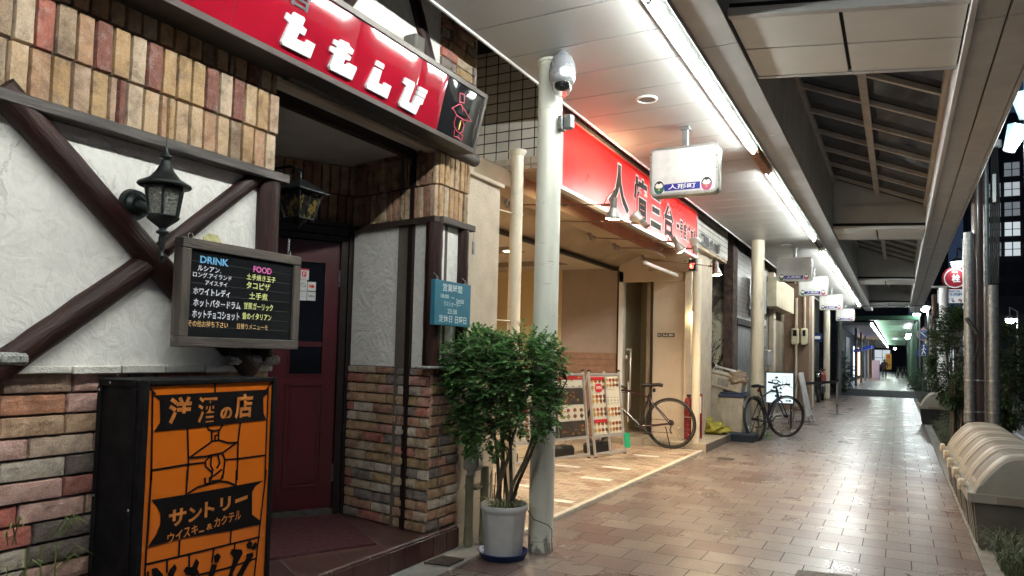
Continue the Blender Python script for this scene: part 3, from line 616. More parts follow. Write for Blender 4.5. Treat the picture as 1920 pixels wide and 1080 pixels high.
# ================================================================ PUB THINGS
BX = {"black": [[[1.648, 1.119], [2.164, 1.123], [2.175, 1.109], [2.146, 1.091], [2.152, 1.025], [2.169, 0.997], [2.031, 0.995], [1.798, 0.991], [1.655, 0.991], [1.679, 1.021], [1.673, 1.099]], [[1.658, 0.752], [1.8, 0.748], [1.949, 0.747], [2.166, 0.747], [2.125, 0.73], [2.109, 0.709], [2.114, 0.617], [2.159, 0.584], [2.16, 0.57], [2.01, 0.574], [1.779, 0.591], [1.654, 0.588], [1.686, 0.63], [1.699, 0.665], [1.698, 0.697], [1.681, 0.724]]], "lines": [[[1.613, 1.154], [2.198, 1.16]], [[1.626, 1.152], [1.653, 1.124]], [[2.188, 1.152], [2.164, 1.123]], [[1.905, 1.155], [1.907, 1.123]], [[1.643, 1.129], [1.655, 0.822]], [[2.172, 1.125], [2.175, 0.748]], [[1.792, 0.992], [1.803, 0.863], [1.802, 0.801]], [[2.035, 0.995], [2.028, 0.921], [2.031, 0.769]], [[1.658, 0.856], [1.805, 0.858], [1.875, 0.856]], [[1.966, 0.856], [2.029, 0.852], [2.169, 0.851]], [[1.874, 0.998], [1.885, 0.979], [1.911, 0.972], [1.937, 0.975], [1.949, 0.994]], [[1.9, 0.972], [1.902, 0.937]], [[1.933, 0.97], [1.933, 0.937]], [[1.917, 0.939], [1.916, 0.953], [1.929, 0.956]], [[1.806, 0.882], [1.903, 0.933], [1.935, 0.935], [1.98, 0.92], [2.021, 0.918], [1.955, 0.884], [1.878, 0.879], [1.806, 0.882]], [[1.895, 0.875], [1.877, 0.861], [1.88, 0.84], [1.911, 0.814], [1.908, 0.79]], [[1.903, 0.876], [1.903, 0.84], [1.915, 0.821]], [[1.934, 0.876], [1.944, 0.846], [1.932, 0.829]], [[1.955, 0.881], [1.968, 0.854], [1.961, 0.786]], [[1.916, 0.799], [1.954, 0.819]], [[1.654, 0.856], [1.648, 0.491]], [[2.18, 0.787], [2.14, 0.365]], [[1.801, 0.837], [1.8, 0.75]], [[2.026, 0.807], [2.027, 0.749]], [[1.808, 0.751], [1.846, 0.767], [1.902, 0.773], [1.948, 0.776], [1.986, 0.767], [2.027, 0.747]], [[1.879, 0.797], [1.882, 0.774], [1.902, 0.775], [1.901, 0.796]], [[1.911, 0.781], [1.952, 0.779], [1.965, 0.808]], [[1.782, 0.588], [1.781, 0.532]], [[2.013, 0.574], [2.011, 0.524]], [[1.649, 0.53], [1.825, 0.525], [2.158, 0.518]], [[1.733, 0.525], [1.735, 0.483]], [[1.825, 0.525], [1.827, 0.481]], [[1.934, 0.522], [1.928, 0.471]], [[2.035, 0.519], [2.03, 0.481]], [[1.868, 0.438], [2.004, 0.43], [2.141, 0.434]]], "blob": [[[1.673, 0.509], [1.692, 0.509], [1.717, 0.48], [1.726, 0.464], [1.679, 0.476]], [[1.734, 0.462], [1.745, 0.487], [1.766, 0.503], [1.773, 0.487], [1.758, 0.456]], [[1.803, 0.469], [1.814, 0.481], [1.84, 0.474], [1.856, 0.501], [1.87, 0.485], [1.862, 0.462], [1.872, 0.445], [1.851, 0.437], [1.816, 0.452]], [[1.936, 0.492], [1.954, 0.499], [1.968, 0.484], [1.956, 0.463], [1.942, 0.466]], [[1.928, 0.464], [1.951, 0.456], [1.944, 0.426], [1.927, 0.412], [1.913, 0.416]], [[2.013, 0.485], [2.019, 0.499], [2.068, 0.488], [2.074, 0.471], [2.051, 0.438], [2.029, 0.405], [2.03, 0.385], [2.006, 0.391], [2.027, 0.444], [2.03, 0.466]], [[2.092, 0.502], [2.107, 0.515], [2.123, 0.5], [2.114, 0.48], [2.098, 0.485]], [[2.118, 0.485], [2.138, 0.502], [2.149, 0.49], [2.139, 0.474], [2.124, 0.474]], [[2.054, 0.395], [2.095, 0.447], [2.094, 0.463], [2.125, 0.464], [2.13, 0.45], [2.088, 0.398], [2.074, 0.374], [2.045, 0.381]]], "side": [[[1.657, 0.74], [1.681, 0.721], [1.694, 0.687], [1.696, 0.659], [1.678, 0.621], [1.657, 0.598]]]}
bs = thing('box_sign', 'black box sign with an orange painted front standing before the brick wall', 'box sign', (-2.45, 1.9, 0))
m_orange = M('orange_acrylic', (.55, .125, .008), .25, var=.1, vs=3, coat=.2)
m_lead = M('dark_painted_line', (.004, .003, .003), .6, var=0, spec=.12)
m_edge = M('worn_black_sheet', (.004, .004, .005), .6, var=.5, vs=14, dirt=.12, dcol=(.05, .048, .045), bmp=.1, bs=30, spec=.12)
q = MB(); q.bbox(-2.58, -2.345, 1.607, 2.21, .02, 1.172, .004); q.build('cabinet', m_edge, bs)
q = MB(); q.bbox(-2.345, -2.312, 1.605, 1.628, .02, 1.174, .003).bbox(-2.345, -2.312, 2.192, 2.213, .02, 1.174, .003).bbox(-2.345, -2.312, 1.6285, 2.1915, 1.155, 1.1735, .003).bbox(-2.345, -2.312, 1.6285, 2.1915, .02, .05, .003)
q.build('front_frame', m_edge, bs)
q = MB(); q.bbox(-2.57, -2.36, 1.6005, 1.6065, 1.145, 1.172, .002).bbox(-2.575, -2.55, 1.6005, 1.6065, .02, 1.144, .002).bbox(-2.372, -2.35, 1.6005, 1.6065, .02, 1.144, .002)
q.build('edge_angle', m_edge, bs)
q = MB()
for (x, z) in ((-2.5, 1.158), (-2.562, 1.13), (-2.562, .75), (-2.36, .72)): q.ell((x, 1.6, z), (.005, .003, .005), 8, 5)
q.build('rivet', m_steel, bs)
fp_ = MB().prism(rect(1.6285, 2.1915, .051, 1.1545), street((-2.340, 0, 0)), .018, 0); fp_ = fp_.build('orange_panel', m_orange, bs)
fs = street((-2.3215, 0, 0))
q = MB()
for k, p in enumerate(BX['black']): q.prism(p, fs, .0022, .0002)
q.build('black_banner', m_lead, bs)
q = MB(); q.strip([(1.66, .5), (1.655, .06)], .009, fs, .0012, .0003)
for p in BX['lines']: q.strip(p, .0072, fs, .0014, .0003)
q.build('leading', m_lead, bs)
for p in BX['blob']: MB().prism(p, fs, .0026, .0004).build('brush_lettering', m_lead, bs)
q = MB()
for p in BX['side']: q.prism(p, fs, .0030, .0023)
q.build('orange_inset', m_orange, bs)
m_olet = M('amber_letter', (.50, .17, .035), .35, var=.35, vs=30)
T_ = Matrix.Translation
text('洋', fs @ T_((1.708, 1.012, .0031)), .098, .098, m_olet, bs, .0004, .035)
text('酒', fs @ T_((1.832, 1.008, .0031)), .085, .098, m_olet, bs, .0004, .02)
text('の', fs @ T_((1.934, 1.012, .0031)), .056, .050, m_olet, bs, .0004, .045)
text('店', fs @ T_((2.003, 1.012, .0031)), .088, .098, m_olet, bs, .0004, .03)
for ch, u, v, wd, h in (('サ', 1.730, .640, .072, .062), ('ン', 1.812, .643, .058, .054), ('ト', 1.882, .648, .045, .058), ('リ', 1.952, .658, .05, .052)):
    text(ch, fs @ T_((u, v, .0031)), wd, h, m_olet, bs, .0004, .035)
MB().prism([(2.025, .678), (2.085, .686), (2.085, .70), (2.025, .692)], fs, .0035, .0024).build('lettering', m_olet, bs)
for k, ch in enumerate('ウイスキー&カクテル'):
    text(ch, fs @ T_((1.728+k*.0333, .585+k*.0028, .0031)), .028 if ch != 'ー' else .022, .036 if ch not in 'ー&' else (.006 if ch == 'ー' else .022), m_olet, bs, .0004, .02)
# -------- menu board
mb_ = thing('menu_board', 'framed black drink and food menu board hanging under the wall lantern', 'menu board', (-2.5, 2.19, 1.5))
fb = street((-2.5, 0, 0))
a0, a1, z0, z1 = 1.866, 2.507, 1.292, 1.730
MB().prism(rect(a0+.01, a1-.01, z0+.01, z1-.01), fb, -.012, -.045).build('backing', m_black, mb_)
for za in (z0, z1-.042): MB().bbox(-2.548, -2.492, a0, a1, za, za+.042, .003).build('frame_rail', m_bframe, mb_)
for ya in (a0, a1-.042): MB().bbox(-2.548, -2.4925, ya, ya+.042, z0+.0425, z1-.0425, .003).build('frame_stile', m_bframe_v, mb_)
MB().prism(rect(a0+.0425, a1-.0425, z0+.0425, z1-.0425), fb, -.004, -.011).build('black_sheet', m_blac, mb_)
q = MB()
for k in range(7): q.prism(rect(a0+.05, a1-.06, 1.640-k*.044, 1.6408-k*.044), fb, -.0033, -.0039)
q.build('ruled_lines', M('faint_rule', (.10, .10, .10), .5, var=0), mb_)
mw = M('white_marker', (.66, .66, .72), .6, var=.0); my = M('yellow_marker', (.70, .72, .26), .6, var=0); mbz = M('blue_marker', (.10, .33, .55), .6, var=0); mp_ = M('pink_marker', (.62, .12, .36), .6, var=0); mo_ = M('orange_marker', (.62, .38, .15), .6, var=0)
for (s_, u, z, w_, h, mt, b_) in (('DRINK', 1.955, 1.636, .142, .030, mbz, .03), ('FOOD', 2.230, 1.628, .105, .028, mp_, .03),
        ('ルシアン.', 1.945, 1.603, .115, .023, mw, .02), ('ロング.アイランド', 1.925, 1.576, .190, .022, mw, .015), ('アイス.テイ', 1.985, 1.548, .110, .020, mw, .02),
        ('ホワイトレディ', 1.930, 1.505, .180, .031, mw, .025), ('ホットバタードラム', 1.933, 1.457, .235, .033, mw, .02), ('ホットチョコショット', 1.930, 1.410, .235, .034, mw, .02),
        ('土手焼き玉子', 2.195, 1.592, .165, .027, my, .015), ('タコピザ', 2.195, 1.553, .135, .031, my, .02), ('土手煮', 2.213, 1.508, .105, .031, my, .012),
        ('甘栗ガーリック', 2.186, 1.462, .165, .031, my, .018), ('昔のイタリアン', 2.180, 1.418, .165, .030, my, .02),
        ('その他お持ち下さい', 1.912, 1.375, .195, .026, mo_, .015), ('日替りメニューモ', 2.155, 1.375, .170, .024, mo_, .01)):
    text(s_, fb @ T_((u, z, -.0036)), w_, h, mt, mb_, .0004, b_)
q = MB(); q.tube([(-2.53, a0+.06+.012*math.sin(t), 1.742+.014*math.cos(t)) for t in np.linspace(.4, 6, 12)], .002, 6); q.build('hook', m_steel, mb_)
q = MB(); q.tube([(-2.54, a1-.035+.008*math.sin(t), 1.745+.013*math.cos(t)) for t in np.linspace(.4, 6, 12)], .002, 6)
for k in range(4): q.tube([(-2.545, a1-.035+.005*math.sin(t), 1.765+k*.014+.008*math.cos(t)) for t in np.linspace(0, 6, 8)], .0012, 4)
q.build('chain', m_steel, mb_)
# small pale paper on the wall above the board
q = MB(); q.prism([(2.05, 1.722), (2.06, 1.765), (2.09, 1.785), (2.13, 1.782), (2.155, 1.75), (2.15, 1.722)], street((-2.6235, 0, 0)), .003, 0)
tag(q.build('paper_cutout', M('yellowed_paper', (.50, .47, .22), .8, var=.3, vs=40)), 'small yellowed paper stuck on the stucco just above the menu board', 'paper')
# -------- blue hours board
bb = thing('hours_board', 'blue board of hand written opening hours hung on the entrance pier', 'sign board', (-2.52, 3.86, 1.6))
MB().bbox(-2.545, -2.512, 3.652, 4.072, 1.463, 1.745, .003).build('board', M('teal_blue_paint', (.020, .13, .19), .45, var=.12, vs=8), bb)
fb2 = street((-2.5115, 0, 0)); mch = M('chalk_white', (.62, .66, .66), .8, var=0)
for (s_, u, z, w_, h, b_) in (('営業時間', 3.735, 1.678, .225, .050, .01), ('18:00', 3.715, 1.635, .09, .024, .01), ('～', 3.835, 1.638, .035, .010, .02), ('24:00', 3.890, 1.612, .095, .028, .005),
        ('ラストオーダー', 3.750, 1.585, .20, .032, .005), ('23:30', 3.795, 1.540, .11, .030, .005), ('定休日', 3.70, 1.483, .150, .046, .01), ('日曜日', 3.885, 1.481, .135, .046, .01)):
    text(s_, fb2 @ T_((u, z, .0006)), w_, h, mch, bb, .0004, b_)
for y in (3.70, 4.03):
    q = MB(); q.tube([(-2.53, y+.008*math.sin(t), 1.755+.012*math.cos(t)) for t in np.linspace(.4, 6, 12)], .0018, 5).cyl((-2.53, y, 1.767), (-2.56, y, 1.79), .002, n=6); q.build('hook', m_steel, bb)
# tiny hanging tag at ledge end
q = MB(); q.cyl((-2.575, 4.19, 2.126), (-2.575, 4.19, 2.06), .0012, n=5); q.bbox(-2.58, -2.57, 4.178, 4.202, 1.97, 2.06, .002)
tag(q.build('metal_tag', m_galv), 'small grey metal tag hanging from the end of the pier ledge', 'tag')
# -------- lanterns
m_verd = M('verdigris_black_iron', (.011, .016, .0155), .42, metal=.5, var=.5, vs=18, bmp=.2, bs=60)
m_ripple, nt, b = nodes('rippled_glass'); b.inputs['Base Color'].default_value = (.20, .20, .18, 1); b.inputs['Roughness'].default_value = .12; b.inputs['Metallic'].default_value = .35
t = tex(nt, scale=55, detail=3, dist=1.5); bump(nt, b, t.outputs[0], 1.0, .02)
ln_ = thing('wall_lantern', 'black iron lantern with rippled glass and a curved roof beside the brace', 'wall lantern', (-2.625, 1.735, 1.84))
LX, LY = -2.475, 1.760
def hexw(n=6, a=.06): return lambda t, z: 1-a*abs(math.sin(t*n/2))
q = MB().cyl((-2.624, 1.735, 1.84), (-2.60, 1.735, 1.84), .062, .055, 24).cyl((-2.60, 1.735, 1.84), (-2.585, 1.735, 1.84), .044, .03, 20)
q.cyl((-2.59, 1.735, 1.835), (-2.51, 1.752, 1.80), .022, .018, 12); q.build('wall_mount', m_verd, ln_)
q = MB(); prof = [(.001, 2.098), (.004, 2.06), (.008, 2.035), (.022, 2.022), (.024, 2.016), (.013, 2.010), (.018, 1.995), (.030, 1.965), (.052, 1.935), (.088, 1.915), (.092, 1.907), (.086, 1.900), (.02, 1.905)]
q.lathe(prof, (LX, LY, 0), 36, wob=lambda t, z: 1+(.06*abs(math.cos(t*3)) if z < 1.97 else 0)); q.build('lantern_roof', m_verd, ln_)
gl = MB(); bars = MB()
hx = [(math.cos(math.radians(60*k+20)), math.sin(math.radians(60*k+20))) for k in range(6)]
for k in range(6):
    c0, c1 = hx[k], hx[(k+1) % 6]
    T0, T1, B0, B1 = [(LX+c[0]*r, LY+c[1]*r, z) for (c, r, z) in ((c0, .070, 1.90), (c1, .070, 1.90), (c0, .052, 1.790), (c1, .052, 1.790))]
    gl.add([B0, B1, T1, T0], [(0, 1, 2, 3)])
    bars.cyl((LX+c0[0]*.072, LY+c0[1]*.072, 1.90), (LX+c0[0]*.054, LY+c0[1]*.054, 1.785), .0055, n=6)
    bars.cyl((LX+c0[0]*.054, LY+c0[1]*.054, 1.788), (LX+c1[0]*.054, LY+c1[1]*.054, 1.788), .0065, n=6)
    bars.cyl((LX+c0[0]*.072, LY+c0[1]*.072, 1.895), (LX+c1[0]*.072, LY+c1[1]*.072, 1.895), .006, n=6)
gl.build('glass', m_ripple, ln_); bars.build('cage', m_verd, ln_)
prof = [(.056, 1.786), (.05, 1.775), (.03, 1.758), (.014, 1.745), (.011, 1.737), (.021, 1.732), (.021, 1.724), (.010, 1.718), (.012, 1.70), (.007, 1.66), (.006, 1.645), (.013, 1.640), (.013, 1.632), (.008, 1.628), (.010, 1.622), (.001, 1.606)]
q = MB().lathe(prof, (LX, LY, 0), 16, wob=lambda t, z: 1+.08*math.cos(t*8)); q.build('finial', m_verd, ln_)
# second lantern, square, over the door, hung on a scroll bracket
l2 = thing('door_lantern', 'dark square lantern hanging from a scroll hook over the maroon door', 'wall lantern', (-2.95, 2.88, 2.1))
def sq(cx, cy, z, h): return [(cx-h, cy-h, z), (cx+h, cy-h, z), (cx+h, cy+h, z), (cx-h, cy+h, z)]
cx, cy = -2.96, 2.94
q = MB(); q.add(sq(cx, cy, 2.175, .115)+sq(cx, cy, 2.245, .02)+sq(cx, cy, 2.168, .115), [(0, 1, 5, 4), (1, 2, 6, 5), (2, 3, 7, 6), (3, 0, 4, 7), (4, 5, 6, 7), (8, 11, 10, 9), (0, 8, 9, 1), (1, 9, 10, 2), (2, 10, 11, 3), (3, 11, 8, 0)])
q.tube([(cx, cy, 2.245), (cx, cy, 2.285)], .008, 8); q.tube([(cx+.04*math.cos(t)-.03, cy, 2.29+.02*math.sin(t)) for t in np.linspace(0, 4, 9)], .006, 6); q.build('lantern_roof', m_verd, l2)
q = MB(); a = sq(cx, cy, 2.168, .085); b4 = sq(cx, cy, 2.02, .055)
for k in range(4):
    q.cyl(a[k], b4[k], .007, n=6); q.cyl(b4[k], b4[(k+1) % 4], .008, n=6); q.cyl(a[k], a[(k+1) % 4], .007, n=6)
    m1 = (Vector(a[k])+Vector(a[(k+1) % 4]))/2; m2 = (Vector(b4[k])+Vector(b4[(k+1) % 4]))/2; q.cyl(m1, m2, .003, n=5)
q.lathe([(.05, 2.015), (.03, 2.0), (.012, 1.985), (.001, 1.965)], (cx, cy, 0), 10); q.build('cage', m_verd, l2)
q = MB(); a = sq(cx, cy, 2.165, .080); b4 = sq(cx, cy, 2.022, .052)
for k in range(4): q.add([b4[k], b4[(k+1) % 4], a[(k+1) % 4], a[k]], [(0, 1, 2, 3)])
m_amb, nt, b = nodes('amber_glass'); b.inputs['Roughness'].default_value = .15
t = tex(nt, scale=28, detail=3); nt.links.new(ramp(nt, t.outputs[0], [(.5, (.01, .01, .008)), (.62, (.12, .08, .02)), (.7, (.02, .015, .01))]), b.inputs['Base Color'])
q.build('glass', m_amb, l2)
q = MB(); q.tube([(cx, cy, 2.285), (cx-.05, cy-.02, 2.32), (cx-.25, cy-.05, 2.31), (-3.98, 3.0, 2.3)], .008, 8); q.build('bracket', m_verd, l2)
# -------- pipes & meter by the pier
gp = thing('pipework', 'two greenish service pipes with a grey meter box beside the brick pier', 'pipes', (-2.55, 4.2, 0))
m_pipe = M('olive_pipe_paint', (.17, .16, .10), .5, var=.3, vs=12)
for (x, y, top) in ((-2.55, 4.185, .47), (-2.50, 4.30, .52)):
    MB().cyl((x, y, .0), (x, y, top), .029, n=16).cyl((x, y, .38), (x, y, .41), .034, n=16).cyl((x, y, .02), (x+.0, y, .12), .035, .03, 14).build('pipe', m_pipe, gp)
MB().bbox(-2.585, -2.49, 4.18, 4.35, .375, .395, .003).build('pipe_clamp', m_pipe, gp)
MB().bbox(-2.60, -2.49, 4.155, 4.27, .50, .67, .018).bbox(-2.595, -2.50, 4.16, 4.265, .672, .80, .014).cyl((-2.55, 4.2, .46), (-2.55, 4.2, .50), .03, n=12).bbox(-2.49, -2.482, 4.18, 4.245, .53, .64, .003).build('meter_box', M('grey_meter_plastic', (.30, .29, .26), .5, var=.2, vs=10), gp)
q = MB(); r_ = random.Random(3)
for k in range(26):
    a = Vector((-2.50+r_.uniform(-.05, .1), 4.38+r_.uniform(-.05, .2), 0)); q.tube([a, a+Vector((r_.uniform(-.04, .04), r_.uniform(-.04, .04), r_.uniform(.15, .5)))], .0035, 4)
tag(q.build('garden_canes', M('dry_cane', (.20, .16, .10), .8, var=.3)), 'bundle of thin dry canes behind the potted shrub', 'canes')
# -------- potted shrub
m_leaf = island_mat('leaf_green', [(0, (.12, .31, .09)), (.3, (.17, .40, .13)), (.55, (.07, .21, .06)), (.8, (.23, .46, .18)), (.93, (.36, .48, .20))], rough=.33, bmp=.05, white=0, thin=.38)
def leaf_geo(mb, p, d, up, L, wd, fold=.25):
    d = d.normalized(); s_ = d.cross(up)
    if s_.length < 1e-3: s_ = d.orthogonal()
    s_.normalize(); n = s_.cross(d)
    P = [p, p+d*L*.35+s_*wd*.5+n*fold*wd*.4, p+d*L*.75+s_*wd*.38+n*fold*wd*.3, p+d*L, p+d*L*.75-s_*wd*.38+n*fold*wd*.3, p+d*L*.35-s_*wd*.5+n*fold*wd*.4]
    mb.add(P, [(0, 1, 2, 3), (0, 3, 4, 5)])
def rv(r_): 
    while True:
        v = Vector((r_.uniform(-1, 1), r_.uniform(-1, 1), r_.uniform(-1, 1)))
        if .05 < v.length < 1: return v
def sprig(mb, st_, p, d, L, r_, pairs=5, ll=.028, lw=.015, droop=.3):
    pts = [p]; dd = d.normalized()
    for k in range(4): dd = (dd+Vector((0, 0, -droop*.25))).normalized(); pts.append(pts[-1]+dd*L/4)
    st_.tube(pts, [.0016, .0014, .0012, .001, .0008], 4, cap=False)
    for k in range(pairs):
        f_ = (k+.7)/pairs*4; i = min(int(f_), 3); q_ = pts[i].lerp(pts[i+1], f_-i); ax = (pts[i+1]-pts[i]).normalized()
        side = ax.cross(Vector((0, 0, 1))); side = side.normalized() if side.length > .01 else Vector((1, 0, 0))
        for sg_ in (-1, 1):
            leaf_geo(mb, q_, side*sg_*.9+ax*.5+Vector((0, 0, r_.uniform(-.35, .25))), Vector((r_.uniform(-.3, .3), r_.uniform(-.3, .3), 1)), ll*r_.uniform(.75, 1.15), lw)
    leaf_geo(mb, pts[-1], dd, Vector((0, 0, 1)), ll, lw)
pt = thing('potted_shrub', 'leafy green shrub in a white pot standing against the first column', 'potted plant', (-2.225, 4.085, 0))
PX, PY = -2.225, 4.085
m_pot = M('chalky_white_pot', (.55, .55, .53), .6, var=.18, vs=7, dirt=.4, dcol=(.33, .32, .3), bmp=.15, bs=20)
MB().lathe([(.11, .012), (.118, .03), (.138, .28), (.146, .30), (.152, .305), (.154, .335), (.148, .34), (.138, .335), (.134, .30), (.001, .30)], (PX, PY, 0), 60, wob=lambda t, z: (math.cos(math.pi/10)/math.cos((t % (math.pi/5))-math.pi/10)*1.03 if .02 < z < .29 else 1)).build('pot', m_pot, pt)
MB().lathe([(.001, .002), (.14, .002), (.160, .045), (.163, .046), (.158, .04), (.14, .010), (.001, .0105)], (PX, PY, 0), 40).build('saucer', M('blue_plastic', (.012, .035, .16), .35, var=.1), pt)
MB().lathe([(.001, .31), (.134, .305)], (PX, PY, 0), 20).build('soil', m_soil, pt)
r_ = random.Random(11); stems = MB(); crown = MB(); twigs = MB()
m_bark = M('grey_green_bark', (.10, .085, .055), .8, var=.3, vs=20, bmp=.3, bs=80)
tips = []
for k in range(7):
    a = k*.9; b0 = Vector((PX+.055*math.cos(a), PY+.055*math.sin(a), .30)); tgt = Vector((PX+(r_.uniform(-.38, .42)), PY+r_.uniform(-.25, .22), r_.uniform(.95, 1.25)))
    pts = [b0.lerp(tgt, s_)+Vector((0, 0, .06*math.sin(s_*3.1)))+Vector((r_.uniform(-.012, .012), r_.uniform(-.012, .012), 0)) for s_ in np.linspace(0, 1, 7)]
    pts[1].x = b0.x+(pts[1].x-b0.x)*.7
    stems.tube(pts, [.013, .012, .011, .009, .008, .006, .004], 8); tips += pts[3:]
E_ = [((-2.42, 4.02, 1.23), (.19, .28, .19)), ((-2.04, 4.02, 1.21), (.20, .28, .21)), ((-2.23, 4.0, 1.14), (.32, .30, .25)), ((-2.33, 4.0, .83), (.15, .18, .17)), ((-2.03, 4.0, .98), (.20, .22, .18)), ((-2.45, 4.02, 1.05), (.13, .2, .16)), ((-2.46, 4.0, .86), (.09, .12, .11))]
cnt = 0
while cnt < 2200:
    c_, s_ = E_[r_.choices(range(7), [5, 6, 6, 2.2, 3, 1.6, .8])[0]]
    d = rv(r_); d = d.normalized()*d.length**.42
    p = Vector((c_[0]+d.x*s_[0], c_[1]+d.y*s_[1], c_[2]+d.z*s_[2]))
    if noise.noise(p*7.5) < -.10: continue
    o_ = Vector((d.x, d.y, d.z*.8+.15)).normalized()
    sprig(crown, twigs, p, o_*.7+rv(r_)*.9, r_.uniform(.045, .085), r_, pairs=4, ll=r_.uniform(.022, .033), lw=.020, droop=.3); cnt += 1
    if cnt % 5 == 0:
        t_ = min(tips, key=lambda v: (v-p).length); twigs.tube([t_, t_.lerp(p, .5)+Vector((0, 0, .02)), p], [.004, .003, .0015], 5, cap=False)
stems.build('stem', m_bark, pt); twigs.build('twigs', m_bark, pt); crown.build('crown', m_leaf, pt)
# variegated grass tuft on the pot soil
q = MB()
for k in range(60):
    a = r_.uniform(0, 6.28); L = r_.uniform(.08, .18); b0 = Vector((PX+.08*math.cos(a)*r_.random(), PY+.08*math.sin(a)*r_.random(), .305)); dr = Vector((math.cos(a), math.sin(a), 0))
    p1 = b0+dr*L*.5+Vector((0, 0, L*.45)); p2 = b0+dr*L*1.05+Vector((0, 0, L*.25)); s_ = Vector((-dr.y, dr.x, 0))*.004
    q.add([b0-s_, b0+s_, p1+s_, p2, p1-s_], [(0, 1, 2, 4), (4, 2, 3)])
q.build('grass_tuft', M('pale_striped_leaf', (.24, .26, .12), .6, var=.4, vs=60), pt)
# weeds at the foot of the brick wall
q = MB()
for k in range(16):
    b0 = Vector((-2.60, r_.choice((1.36, 1.50))+r_.uniform(-.02, .02), .62 if k % 2 else .50)); a = r_.uniform(-.6, 2.2); L = r_.uniform(.1, .22)
    dr = Vector((.25*math.cos(a)+.2, math.sin(a)*.8, .8)).normalized(); p1 = b0+dr*L*.6; p2 = p1+Vector((dr.x, dr.y, -.5))*L*.5; s_ = Vector((0, .002, 0))
    q.add([b0-s_, b0+s_, p1+s_*1.5, p2, p1-s_*1.5], [(0, 1, 2, 4), (4, 2, 3)])
for k in range(3): q.tube([(-2.6, 1.42+k*.04, 0), (-2.6, 1.40+k*.05, .6)], .003, 4)
tag(q.build('weed', M('weed_green', (.17, .22, .05), .6, var=.3, vs=30)), 'thin pale green weed growing against the lower brick wall', 'weed')
# ================================================================ COLUMNS, CAMERA
def column(name, x, y, r, z1, mat, lab, grp='white columns of the arcade', z0=0):
    c = thing(name, lab, 'column', (x, y, z0), grp)
    MB().cyl((x, y, z0), (x, y, z1), r, n=40, cap=False).build('shaft', mat, c)
    MB().cyl((x, y, z1-.02), (x, y, z1-.001), r+.012, n=32).build('collar', mat, c)
    return c
CG = 'round columns under the arcade ceiling'
c1 = column('arcade_column', -2.09, 4.35, .083, 3.298, m_colpaint, 'pale green column right behind the potted shrub', CG)
for z in (2.95, 3.12, 1.55): MB().cyl((-2.09, 4.35, z), (-2.09, 4.35, z+.012), .086, n=32).build('band', m_colpaint, c1)
c2 = column('arcade_column', -2.085, 12.55, .105, 3.298, m_sooty, 'soot stained cream column behind the second bicycle', CG)
column('arcade_column', -2.09, 20.6, .105, 3.298, m_cream, 'clean cream column just beyond the lit white sign board', CG)
column('arcade_column', -2.09, 25.8, .100, 3.298, m_cream, 'slim cream column by the stretched black belt barrier', CG)
column('arcade_column', -2.07, 31.0, .095, 3.298, m_galv, 'grey column farthest along, at the dark crossing', CG)
dc = thing('dome_camera', 'silver dome security camera on the top of the first column', 'security camera', (-1.965, 4.25, 3.2))
m_cam = M('silver_camera_paint', (.42, .44, .47), .28, metal=.55, var=.1)
DX, DY = -1.952, 4.235
MB().lathe([(.001, 3.345), (.016, 3.34), (.024, 3.30), (.034, 3.285), (.062, 3.262), (.083, 3.21), (.088, 3.168), (.0885, 3.162)], (DX, DY, 0), 32).lathe([(.0895, 3.158), (.087, 3.11), (.078, 3.085), (.066, 3.078), (.05, 3.08)], (DX, DY, 0), 32).lathe([(.0875, 3.163), (.0865, 3.157)], (DX, DY, 0), 32).build('housing', m_cam, dc)
MB().lathe([(.056, 3.085), (.056, 3.055), (.035, 3.04), (.001, 3.036)], (DX, DY, 0), 20).cyl((DX+.01, DY-.02, 3.06), (DX+.02, DY-.045, 3.035), .018, n=12).build('lens_unit', m_black, dc)
m_clear, nt, b = nodes('clear_dome'); b.inputs['Transmission Weight'].default_value = 1; b.inputs['Roughness'].default_value = .02; b.inputs['IOR'].default_value = 1.15; b.inputs['Base Color'].default_value = (.9, .92, .95, 1)
MB().lathe([(.066, 3.078), (.064, 3.05), (.052, 3.02), (.03, 3.002), (.001, 2.997)], (DX, DY, 0), 28).build('dome', m_clear, dc)
MB().bbox(-2.03, -1.99, 4.26, 4.31, 3.13, 3.17, .004).cyl((-2.0, 4.28, 3.30), (DX, DY, 3.335), .014, n=10).cyl((-2.02, 4.30, 3.15), (-2.0, 4.28, 3.30), .014, n=10).build('arm', m_cam, dc)
jb = MB().bbox(-2.005, -1.972, 4.29, 4.36, 2.80, 2.895, .004).bbox(-1.97, -1.905, 4.30, 4.35, 2.80, 2.9, .01)
tag(jb.build('junction_box', m_galv), 'small grey bracket box on the first column below the dome camera', 'bracket')
wr = MB().tube([(-2.08, 4.12, .315), (-2.04, 4.14, .25), (-1.99, 4.25, .20), (-1.985, 4.30, .16), (-1.99, 4.31, .05), (-1.98, 4.31, .02)], .003, 6)
tag(wr.build('cord', m_rubber), 'thin dark cord tied from the pot round the first column', 'cord')
